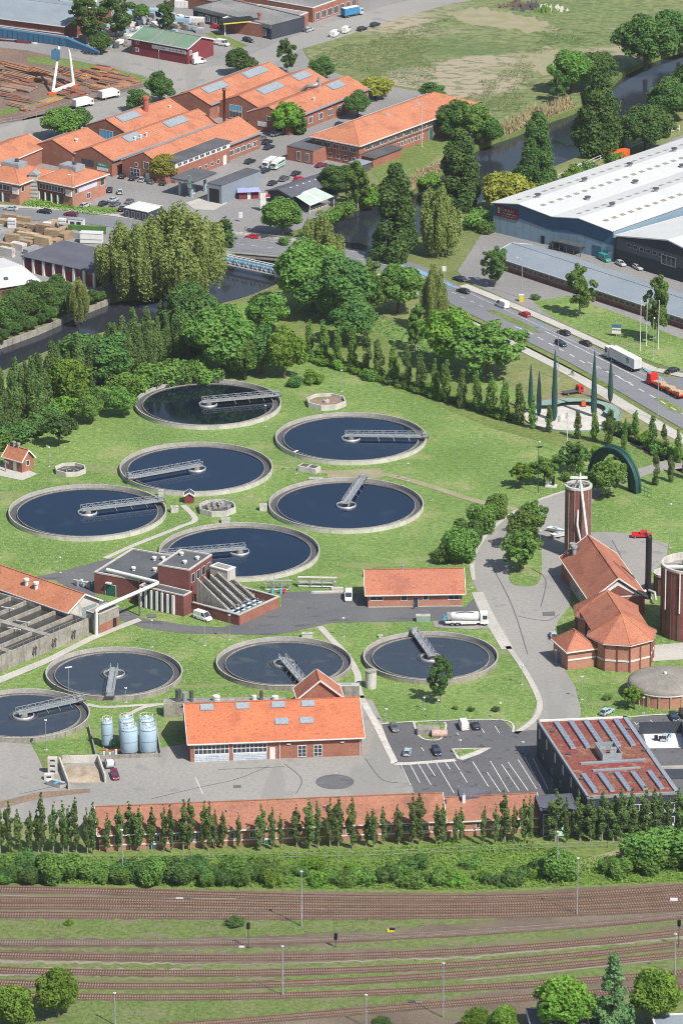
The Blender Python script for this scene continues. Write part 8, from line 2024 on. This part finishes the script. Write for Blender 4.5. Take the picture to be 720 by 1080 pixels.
LP = [(160.5,682.5,28,'lamp post on the lawn between two murky clarifiers, left one'),(216,681,28,'lamp post on the lawn left of the middle murky clarifier'),(242,675,26,'lamp post at the road right of the white delivery van'),
 (64,604,16,'thin lamp post on the lawn above the concrete basin'),(143,594-2,18,'lamp post beside the diagonal lane behind the inlet hall') ,(52,492,20,'lamp post right of the tiny pump house'),(280,450,22,'lamp post below the topmost clarifier rim'),
 (312,500,24,'lamp post beside the twin concrete trough'),(430,507,18,'lamp post on the gravel track right of a clarifier'),(360,413,22,'lamp post behind the octagonal basin with a post'),(497,620,22,'lamp post at the outer kerb of the curved road'),
 (362,672,20,'lamp post beside the garden path near the yard lane'),(73,735,31,'twin headed lamp post over the left murky clarifier'),(49,791,31,'lamp post at the corner of the lawn by the silo yard'),(133,741,15,'low lamp post on the path right of the left murky clarifier'),
 (407,762,14,'lamp post at the left corner of the lower parking lot'),(462,761,22,'lamp post on the lawn behind the parking island'),(527,760,18,'lamp post right behind the white van lot'),(485,797,16,'lamp post on the small triangular island'),
 (550,722,20,'lamp post on the lawn inside the road bend'),(613,738,24,'lamp post on the lawn by the brick halls'),(678,752,16,'lamp post on the lawn in front of the domed tank'),(551,795,12,'lamp post at the corner of the dark office'),
 (706,578,46,'dark lamp post at the right edge near the red pickup'),(569,580,20,'lamp post at the grass island right side'),(586,700,14,'lamp post beside the square brick wing'),(447,748,12,'short lamp post on the lawn left of the slim tree')]
for i, (x, y, h_, lb) in enumerate(LP): pole(x, y, h_, lb, head='twin' if 'twin' in lb else 'lamp', r_=.07)
pole(567,521,50,'dark green lamp pole with a banner arm beside the white sculpture', m='arch_green', head='street')
pole(168,76,22,'street lamp with a blue plate beside the street and green roofed shed', head='knob')
pole(92,100,20,'street lamp between the two white box trucks and the steel yard', head='knob')
pole(79.5,222,36,'tall street lamp in front of the pavilion with the white banner', head='street', group='tall street lamps')
pole(407,274,40,'tall street lamp beside the river right of the restaurant', head='street', group='tall street lamps')
pole(550,315,40,'tall street lamp left of the white van, with a yellow cabinet', head='street', group='tall street lamps')
pole(588,400,52,'tall lamp post in front of the middle green cone', head='knob', group='tall street lamps')
pole(693,444,52,'tall lamp post at the bottom side of the road right of the cones', head='knob', group='tall street lamps')
pole(688,378,42,'tall grey lamp mast beside the flagpoles', head='street', group='tall street lamps')
pole(597.3,480.5,46,'white flagpole with a white flag left of the green arch', 'flagpole', 'flagpole', 'flag', 'white', None)
pole(445,155,46,'white flagpole on the lawn of the hipped office', 'flagpole', 'flagpole', 'knob', 'white', None)
for i, (x, y, h_) in enumerate(((674.5,370,52),(681,365,48),(693.5,368,50))): pole(x, y, h_, '%s bare white flagpole from the left on the office lawn' % ORD[i+1], 'flagpole', 'flagpole', 'knob', 'white', 'bare white flagpoles')
for (x, y, h_, lb) in ((318,978,58,'white tipped railway mast rising out of the low shrubs'),(298,1051,52,'white tipped mast between the pale ballast tracks'),(467,1074,57,'tall mast near the bottom middle right'),(608,966,60,'mast standing right of the sandy bank'),(711,1030,44,'mast close to the bottom right bright tree'),(386,1084,34,'short mast near the bottom middle'),(121.5,1082,34,'mast right of the bright round tree at bottom left'),(129.5,926,50,'mast in front of the left end of the long hall'),(587,932,54,'mast below the mint sign of the link building')):
    pole(x, y, h_, lb, 'railway_mast', 'mast', 'lamp', 'metal', 'masts along the railway', .13)
for (x, y, h_, lb) in ((262,1001,22,'black headed railway signal on the left half of the tracks'),(715,1000,24,'railway signal at the right edge of the tracks'),(354,1000,10,'short signal post between the middle tracks')):
    pole(x, y, h_, lb, 'railway_signal', 'signal', 'signal', 'metal_dark', 'railway signals', .1)
def boxthing(name, label, cat, px, py, parts_, ang=0, group=None):
    p = G(px, py); t = thing(name, label, cat, (p.x,p.y,.05), ang, group)
    for (nm, x0,y0,z0,x1,y1,z1,m) in parts_: mb = MB(); mb.box(x0,y0,z0,x1,y1,z1,M[m] if isinstance(m, str) else m); mb.build(nm, t)
    return t
boxthing('point_machine', 'white point machine beside the fifth track, left half', 'point machine', 255,1000,[('body',-.6,-.3,0,.6,.3,.4,'roof_white'),('rod',.8,-.1,.1,2.4,.1,.25,'metal_dark')], group='point machines beside the tracks')
boxthing('point_machine', 'yellow and black point machine beside the fifth track', 'point machine', 412,983,[('body',-.8,-.4,0,.8,.4,.6,'yellow'),('lid',-.3,-.42,.603,.9,.42,.8,'black')], group='point machines beside the tracks')
boxthing('point_machine', 'white point machine by the topmost track near the left shrubs', 'point machine', 190,949,[('body',-.9,-.3,0,.7,.3,.4,'roof_white'),('rod',.9,-.1,.1,2.4,.1,.3,'metal_dark')], group='point machines beside the tracks')
boxthing('point_machine', 'white point machine at the right end of the tracks', 'point machine', 710,951,[('body',-.8,-.4,0,.8,.4,.7,'white'),('rod',.8,-.1,.1,2.0,.1,.25,'metal_dark')], group='point machines beside the tracks')
boxthing('point_machine', 'grey point machine near the bottom beside the tall mast', 'point machine', 434,1058,[('body',-.8,-.4,0,.8,.4,.4,'metal_dark'),('rod',.8,-.1,.1,2.2,.1,.25,'metal')], group='point machines beside the tracks')
boxthing('signboard', 'blue and white signboard with a red stripe on the office lawn', 'sign', 649.5,355,[('post',-.15,-.1,0,.15,.1,1.0,'metal'),('panel',-1.3,-.2,.9,1.3,.2,3.6,'white'),('top_panel',-1.32,-.22,2.7,1.32,.22,3.62,'steel_blue'),('stripe',-1.31,-.21,1.9,1.31,.21,2.2,'red_wall')], R(-10))
boxthing('utility_cabinet', 'yellow cabinet at the foot of the street lamp by the white van', 'cabinet', 549.5,318,[('body',-.7,-.5,0,.7,.5,2.0,'yellow'),('lid',-.75,-.55,2.003,.75,.55,2.15,'white')], 0, None)
boxthing('white_sculpture', 'black and white block sculpture on the lawn beside the lamp', 'sculpture', 581,513.5,[('plinth',-1.6,-.8,0,1.4,.8,.5,'white'),('figure',-1.4,-.5,.5,-.6,.5,2.6,'white'),('dark_figure',.2,-.4,.5,.8,.4,3.0,'black'),('crossbar',-.6,-.3,1.2,.2,.3,1.7,'white')], R(-15))
boxthing('road_sign', 'small white road sign on the river side of the main road', 'sign', 468,291,[('post',-.06,-.06,0,.06,.06,2,'metal'),('panel',-.6,-.08,1.4,.6,.02,3.0,'white')], 0)
boxthing('road_sign', 'small white sign on the apron left of the road bridge', 'sign', 254,234,[('post',-.06,-.06,0,.06,.06,2,'metal'),('panel',-.6,-.08,1.2,.6,.02,3.2,'white')], 0)
boxthing('road_sign', 'small blue round arrow sign on the grass median', 'sign', 568,347,[('post',-.06,-.06,0,.06,.06,1.4,'metal'),('panel',-.4,-.08,1.0,.4,.02,1.8,'pipe_blue')], 0)
boxthing('bus_shelter', 'small glass shelter with a blue end beside the river road', 'shelter', 414,272,[('panel',-.8,-.3,0,.8,.3,2.2,'pipe_blue'),('roof',-1.0,-.6,2.2,1.0,.6,2.35,'metal')], 0)
# cyclist
def cyclist(px, py):
    p = G(px, py); t = thing('bicycle', 'dark bicycle ridden along the pavement near the cones', 'bicycle', (p.x,p.y,.12), R(150))
    for x in (-.5,.5):
        mb = MB(); n = 18; ring = [Vector((x+.34*math.cos(2*PI*k/n),0,.34+.34*math.sin(2*PI*k/n))) for k in range(n+1)]
        for a, b in zip(ring, ring[1:]): mb.bar(a, b, .05,.05,M['black'], up=Vector((0,1,0)))
        mb.build('wheel', t)
    mb = MB()
    for a, b in (((-.5,0,.34),(-.1,0,.32)),((-.1,0,.32),(-.25,0,.85)),((-.5,0,.34),(-.25,0,.75)),((-.25,0,.8),(.35,0,.82)),((-.1,0,.32),(.35,0,.8)),((.5,0,.34),(.36,0,.95)),((.36,-.25,.98),(.36,.25,.98))): mb.bar(a, b, .05,.05,M['metal_dark'])
    mb.build('frame', t); mb = MB(); mb.box(-.38,-.09,.86,-.12,.09,.92,M['black']); mb.build('saddle', t)
    person('person', 'person in dark clothes riding a bicycle on the pavement', (p.x,p.y,.12), R(150),
      {'pelvis':(-.2,0,.98),'chest':(.05,0,1.42),'neck':(.12,0,1.55),'head':(.2,0,1.72),'ls':(.05,.19,1.44),'le':(.22,.24,1.2),'lh':(.36,.22,1.02),'rs':(.05,-.19,1.44),'re':(.22,-.24,1.2),'rh':(.36,-.22,1.02),'lhip':(-.18,.1,.94),'lk':(.2,.12,.8),'lf':(.02,.12,.36),'rhip':(-.18,-.1,.94),'rk':(.22,-.12,.66),'rf':(-.05,-.12,.25)}, (.05,.06,.10), (.04,.045,.06))
def person(name, label, loc, rot, J, top, bottom):
    """one skinned figure laid over a posed skeleton"""
    names = list(J); me = bpy.data.meshes.new('person'); E = [('pelvis','chest'),('chest','neck'),('neck','head'),('chest','ls'),('ls','le'),('le','lh'),('chest','rs'),('rs','re'),('re','rh'),('pelvis','lhip'),('lhip','lk'),('lk','lf'),('pelvis','rhip'),('rhip','rk'),('rk','rf')]
    extra = []
    me.from_pydata([J[n] for n in names], [(names.index(a), names.index(b)) for a, b in E], []); me.update()
    o = bpy.data.objects.new(name, me); col.objects.link(o); o.location = loc; o.rotation_euler = (0,0,rot)
    sk = o.modifiers.new('skin','SKIN'); RD = {'pelvis':.15,'chest':.17,'neck':.07,'head':.11,'ls':.075,'le':.055,'lh':.045,'rs':.075,'re':.055,'rh':.045,'lhip':.11,'lk':.075,'lf':.06,'rhip':.11,'rk':.075,'rf':.06}
    for i, n in enumerate(names):
        v = me.skin_vertices[0].data[i]; v.radius = (RD[n], RD[n]); v.use_root = (n == 'pelvis')
    sb = o.modifiers.new('sub','SUBSURF'); sb.levels = 1; sb.render_levels = 1
    dg = bpy.context.evaluated_depsgraph_get(); m2 = bpy.data.meshes.new_from_object(o.evaluated_get(dg)); o.modifiers.clear(); o.data = m2
    mt = mat('clothes_%s' % label[:24].replace(' ','_'), top); mb_ = mat('trousers_%s' % label[:24].replace(' ','_'), bottom); skin = mat('skin', (.45,.27,.19)); m2.materials.clear()
    for q in (mt, mb_, skin): m2.materials.append(q)
    hz = J['neck'][2]+.02; pz = J['pelvis'][2]-.03
    for p_ in m2.polygons:
        z = p_.center.z; dh = min((p_.center-Vector(J[k])).length for k in ('lh','rh')); p_.material_index = 2 if (z > hz or dh < .07) else (1 if z < pz and min((p_.center-Vector(J[k])).length for k in ('lh','rh','le','re')) > .12 else 0)
    tag(o, label, 'person')
    h = J['head']; mb = MB(); mb.lathe((h[0]-.01,h[1],h[2]+.02), [(.12,0),(.12,.05),(.08,.11),(.01,.13)], M['bark'], 10); mb.build('hair', o)
    return o
STAND = lambda: {'pelvis':(0,0,.95),'chest':(0,0,1.35),'neck':(0,0,1.5),'head':(.03,0,1.66),'ls':(0,.19,1.4),'le':(.02,.26,1.12),'lh':(.12,.27,.88),'rs':(0,-.19,1.4),'re':(.02,-.26,1.12),'rh':(.12,-.27,.88),'lhip':(0,.1,.9),'lk':(.05,.11,.5),'lf':(.05,.12,.08),'rhip':(0,-.1,.9),'rk':(0,-.11,.5),'rf':(-.03,-.12,.08)}
cyclist(603,396.5)
p = G(436.5,641.5); person('person', 'person in dark work clothes at the door of the salmon brick house', (p.x,p.y-1,.1), R(-100), STAND(), (.06,.06,.08), (.03,.03,.04))
# ================================================================ TIMBER YARD, PIPES, CLUTTER
def pack(name, label, cat, px, py, ang, L_, W_, H_, m, group, n=4, gap=.1):
    p = G(px, py); mb = MB(); h = H_/n
    for k in range(n): o1 = rnd.uniform(-.15,.15); mb.box(-L_/2+o1,-W_/2,k*h,L_/2+o1,W_/2,k*h+h*(1-gap),M[m])
    o = mb.build(name); o.location = (p.x,p.y,.05); o.rotation_euler = (0,0,ang); tag(o, label, cat, group); return o
bundles = []
rg2 = random.Random(5)
for i, (x, y, w_, m) in enumerate([(6,247,5,'timber'),(16,238,9,'timber'),(24,246,6,'timber'),(34,256,6,'timber'),(44,252,7,'timber'),(56,250,7,'timber'),(64,245,6,'timber'),(30,249,8,'timber'),(14,256,6,'timber'),(4,262,7,'timber'),(40,243,7,'timber'),(52,239,8,'timber'),(20,263,6,'conc_white'),(8,270,6,'conc_white'),(28,262,5,'timber'),(46,259,6,'timber'),(3,236,6,'timber'),(12,230,7,'timber'),(26,233,6,'timber'),(60,256,5,'timber'),(70,240,5,'conc_old'),(75,248,5,'conc_old'),(80,250,6,'metal'),(70,252,6,'timber'),(1,254,6,'metal'),(48,246,6,'timber'),(33,266,6,'metal')]):
    bundles.append((x, y, w_, m))
bundles.sort()
for i, (x, y, w_, m) in enumerate(bundles):
    pack('timber_pack', 'stack of boards in the goods yard by the pillared building, %s from the left' % ordw(i+1), 'timber stack', x, y, R(rg2.choice((-30,-34,56,-20))), w_*rg2.uniform(.7,1.0), rg2.uniform(1.4,2.4), rg2.uniform(1.0,3.0), m, 'stacks of boards in the goods yard', 5)
for i, (x, y, m, lb) in enumerate(((13,240,'white','white crate on the left of the goods yard'),(50,244,'white','white crate in the middle of the goods yard'),(66,240,'white','white crate right of the middle one in the goods yard'))):
    boxthing('white_crate', lb, 'crate', x, y, [('body',-1.2,-.8,0,1.2,.8,2.9,'white'),('slat',-1.25,-.86,1.2,1.25,-.803,1.5,'metal'),('slat',-1.25,-.86,2.1,1.25,-.803,2.4,'metal')], R(-12), 'white crates in the goods yard')
t = boxthing('site_cabin', 'white site cabin with two windows beside a clipped hedge', 'cabin', 81,240,[('body',-2.4,-1.2,.3,2.4,1.2,2.8,'white'),('roof',-2.5,-1.3,2.8,2.5,1.3,2.95,'metal')], R(-12))
for x in (-1.7,.3): mb = MB(); mb.box(x,-1.25,1.3,x+1.4,-1.203,2.2,M['glass']); mb.build('window', t)
boxthing('site_cabin', 'long white site cabin behind the pillared building', 'cabin', 97,256,[('body',-3.4,-1.4,.2,3.4,1.4,3.2,'white'),('roof',-3.5,-1.5,3.2,3.5,1.5,3.4,'roof_white'),('band',-3.45,-1.45,1.3,3.45,-1.403,1.5,'metal')], R(-8))
pack('hedge_block', 'clipped dark hedge behind the goods yard', 'hedge', 92,246, R(-10), 12, 1.0, 2.4, 'leaf_dark', None, 6, .02)
# pipe racks on the lawn beside the storage house
def rack(px, py, ang, label, n, L_, m, load):
    p = G(px, py); t = thing('pipe_rack', label, 'rack', (p.x,p.y,.05), ang, 'storage racks beside the screw pumps')
    for k in range(4): mb = MB(); x = -L_/2+L_*k/3; mb.box(x-.08,-.9,0,x+.08,-.75,2.4,M['metal']); mb.box(x-.08,.75,0,x+.08,.9,2.4,M['metal']); mb.box(x-.08,-.75,1.1,x+.08,.75,1.2,M['metal']); mb.box(x-.08,-.75,2.3,x+.08,.75,2.4,M['metal']); mb.build('frame', t)
    for k in range(n): mb = MB(); y = -.6+.3*(k % 5); z = (.3,1.32,2.52)[k % 3]; mb.tube([(-L_/2-.3,y,z),(L_/2+.3*(k % 3),y,z)], .12, M[load[k % len(load)]], 6); mb.build('pipe', t)
rack(293,622, 0, 'left storage rack with blue barrels beneath beside the screw pumps', 6, 6, 'metal', ('white','conc_old','metal')); rack(334,619, R(-3), 'long storage rack full of pale pipes on the lawn edge', 12, 9, 'metal', ('white','sand','metal','conc_white'))
pack('beam_pile', 'pile of pale beams lying in front of the long storage rack', 'beams', 345,625.5, R(3), 8, .8, .5, 'conc_white', None, 2)
pack('beam_pile', 'short pale beams right of the long storage rack', 'beams', 356,622, R(3), 3, 1.0, .6, 'conc_white', None, 2)
for i, (x, lb) in enumerate(((287,'blue barrel on the left under the storage rack'),(296,'blue barrel in the middle under the storage rack'),(300,'red barrel at the right end of the storage rack'))):
    p = G(x, 626); mb = MB(); mb.cyl((0,0,0), .42, 1.2, M['pipe_blue'] if i < 2 else M['red_paint'], 12); mb.lathe((0,0,0), [(.44,.5),(.46,.55),(.44,.6)], M['metal'], 12); o = mb.build('barrel'); o.location = (p.x,p.y,.06); tag(o, lb, 'barrel', 'barrels by the storage rack')
# machinery near the inlet hall left end
p = G(88,619); t = thing('pipe_manifold', 'clutter of white tanks and pipes left of the inlet hall', 'machinery', (p.x,p.y,.05), R(-30))
for k in range(6): mb = MB(); x = -2.4+k*.9; mb.cyl((x,.3*(-1)**k,0), .38, 1.2+.3*(k % 3), M['white'] if k % 2 == 0 else M['metal'], 10); mb.build('tank', t)
mb = MB(); mb.tube([(-2.8,0,1.4),(3,0,1.4)], .15, M['white'], 6); mb.build('pipe', t)
# equipment platform behind the workshop
p = G(235,753); t = thing('filter_platform', 'grey equipment platform with tanks and railings behind the workshop', 'platform', (p.x,p.y,.02), R(2))
mb = MB(); mb.box(-14,-1.5,0,15,2.0,3.4,M['conc_old']); mb.build('platform', t)
for (x, h_, m, r_) in ((-10.5,3.0,'metal_dark',.7),(-9,2.2,'metal',.6),(-7.4,2.6,'metal_dark',.5),(-1.5,1.3,'white',.9),(7.5,1.2,'white',.6),(9.2,2.4,'metal_dark',.4),(12.5,1.0,'white',.8)):
    mb = MB(); mb.cyl((x,0,3.4), r_, h_, M[m], 12); mb.build('vessel', t)
mb = MB()
for k in range(15): mb.bar((-13+k*2,-1.4,3.4),(-13+k*2,-1.4,4.5),.06,.06,M['metal'])
mb.bar((-13,-1.4,4.5),(15,-1.4,4.5),.06,.06,M['metal']); mb.bar((-13,-1.4,4.0),(15,-1.4,4.0),.05,.05,M['metal']); mb.build('railing', t)
# walled black yard right of the office
A_ = G(682,790); t = thing('walled_yard', 'black walled enclosure with a white floor right of the office', 'enclosure', (A_.x,A_.y,.13), R(3))
mb = MB(); mb.box(0,0,.02,9,9,.06,M['white']); mb.build('floor', t)
for (x0,y0,x1,y1) in ((-1,8.9,9.2,9.2),(9.0,-1,9.3,8.9)): mb = MB(); mb.box(x0,y0,0,x1,y1,3.0,M['clad_dark']); mb.build('wall', t)
mb = MB(); mb.box(8.9,-1.4,0,9.35,-1.0,3.2,M['yellow']); mb.build('gate_post', t)
for k, (x, y) in enumerate(((2.2,4.5),(3.2,4.0),(4.2,4.8))): mb = MB(); mb.box(x,y,.06,x+.8,y+.8,1.2,M['black']); mb.build('bin', t)
boxthing('low_wall', 'pale kerb wall with a dark basement yard in front of the enclosure', 'wall', 700,812,[('wall',-6,-.3,0,10,.2,.9,'concrete'),('pit_cover',-5,-6,.0,10,-.3,.3,'clad_dark')], R(3))
# scrap yard: heaps and containers
rg3 = random.Random(11)
sc_pts = [(122,30),(130,36),(134,26),(142,40),(148,32),(156,26),(164,30),(172,24),(186,28),(194,32),(202,28),(210,32),(150,20),(160,16),(128,22),(138,18),(186,20),(120,40),(128,46),(114,50)]
sc_pts.sort()
for i, (x, y) in enumerate(sc_pts):
    p = G(x, y); mb = MB(); cols = ['metal_dark','roof_old','silo_blue','white','rust_grey','metal','conc_white','clad_navy']
    for k in range(9):
        a, b, c = rg3.uniform(-3,3), rg3.uniform(-4,4), rg3.uniform(0,1.6); s = rg3.uniform(.4,1.6); mb.box(a-s,b-s*.6,0 if k < 4 else c*.4,a+s,b+s*.6,c+.5,M[cols[rg3.randrange(len(cols))]])
    o = mb.build('scrap_heap'); o.location = (p.x,p.y,.1); o.rotation_euler = (0,0,rg3.uniform(0,3)); tag(o, '%s heap of mixed scrap metal from the left behind the green roofed shed' % ordw(i+1), 'scrap heap', 'heaps of scrap behind the green roofed shed')
for (x, y, m, lb) in ((168,17,'silo_blue','pale blue container in the scrap yard, nearest the slim tree'),(195,8,'white','white container near the top of the scrap yard'),(190,26,'silo_blue','pale blue container right of the slim tree'),(205,26,'white','white container at the right of the scrap yard')): container(x, y, R(-10), M[m], lb, 7, 'containers in the scrap yard')
# rubble heaps at top
for i, (x, y, m, s, lb) in enumerate(((546,6,'bark',3.5,'dark heap of timber and debris at the top edge of the meadow'),(556,9,'metal_dark',2.6,'dark debris heap right of the timber heap at the top edge'),(582,11,'conc_white',2.2,'white rubble heap at the top of the meadow'),(575,12,'leaf_mid',1.8,'grassy mound left of the white rubble heap'))):
    p = G(x, y); mb = MB(); rg = random.Random(i)
    for k in range(26): a, b = rg.gauss(0,s), rg.gauss(0,s*.7); z = max(0,1.6-abs(a)/s*.6); q = rg.uniform(.2,.8); mb.hexa([(a-q,b-q,0),(a+q,b-q*.7,0),(a+q*.8,b+q,0),(a-q,b+q*.9,0)], [(a-q*.6,b-q*.5,z+q),(a+q*.5,b-q*.5,z+q*.8),(a+q*.5,b+q*.6,z+q),(a-q*.5,b+q*.5,z+q*.7)], M[m])
    o = mb.build('rubble_heap'); o.location = (p.x,p.y,.02); tag(o, lb, 'rubble heap')
# fences
fence('plant_fence', 'thin wire fence along the bank below the long hall', 'fence', [(-40,908),(100,910),(240,909),(400,905),(560,898),(640,895),(740,893)], 1.8, M['metal'], 3, post=.05)
fence('steel_yard_fence', 'wire fence between the steel yard and the street', 'fence', [(0,132),(25,128),(60,118),(90,108),(130,96),(165,86)], 2.0, M['metal'], 3, post=.06)
fence('lawn_fence', 'thin wire fence at the road side of the plant hedge', 'fence', [(330,376),(400,399),(470,424),(560,454),(640,470),(720,492)], 1.4, M['metal_dark'], 3, post=.04)
# hut roof at the bottom
r, L, D, f = building('railway_hut', 'railway hut with a dark pyramid roof at the bottom edge', 'hut', (563,1100), (618,1098), 9, 3.0, 4.8, 'hip', wall='brick', roof='roof_slate', over=.6)
r, L, D, f = building('flat_roofed_hut', 'white edged flat roofed hut at the bottom right corner', 'hut', (690,1098), (740,1096), 6, 3.0, style='flat', wall='brick', roof='roof_grey', trim='white', par=.25)
# haze: even air over the whole place
def haze(density):
    mb = MB(); mb.box(-7000,-1500,-8,7000,9500,520,M['white']); o = mb.build('haze'); o['kind'] = 'stuff'
    m = bpy.data.materials.new('haze_air'); m.use_nodes = True; N = m.node_tree.nodes; N.clear(); out = N.new('ShaderNodeOutputMaterial'); v = N.new('ShaderNodeVolumePrincipled')
    v.inputs['Color'].default_value = (.82,.88,.95,1); v.inputs['Density'].default_value = density; v.inputs['Anisotropy'].default_value = .2
    m.node_tree.links.new(v.outputs[0], out.inputs['Volume']); o.data.materials.clear(); o.data.materials.append(m)
haze(0.000028)
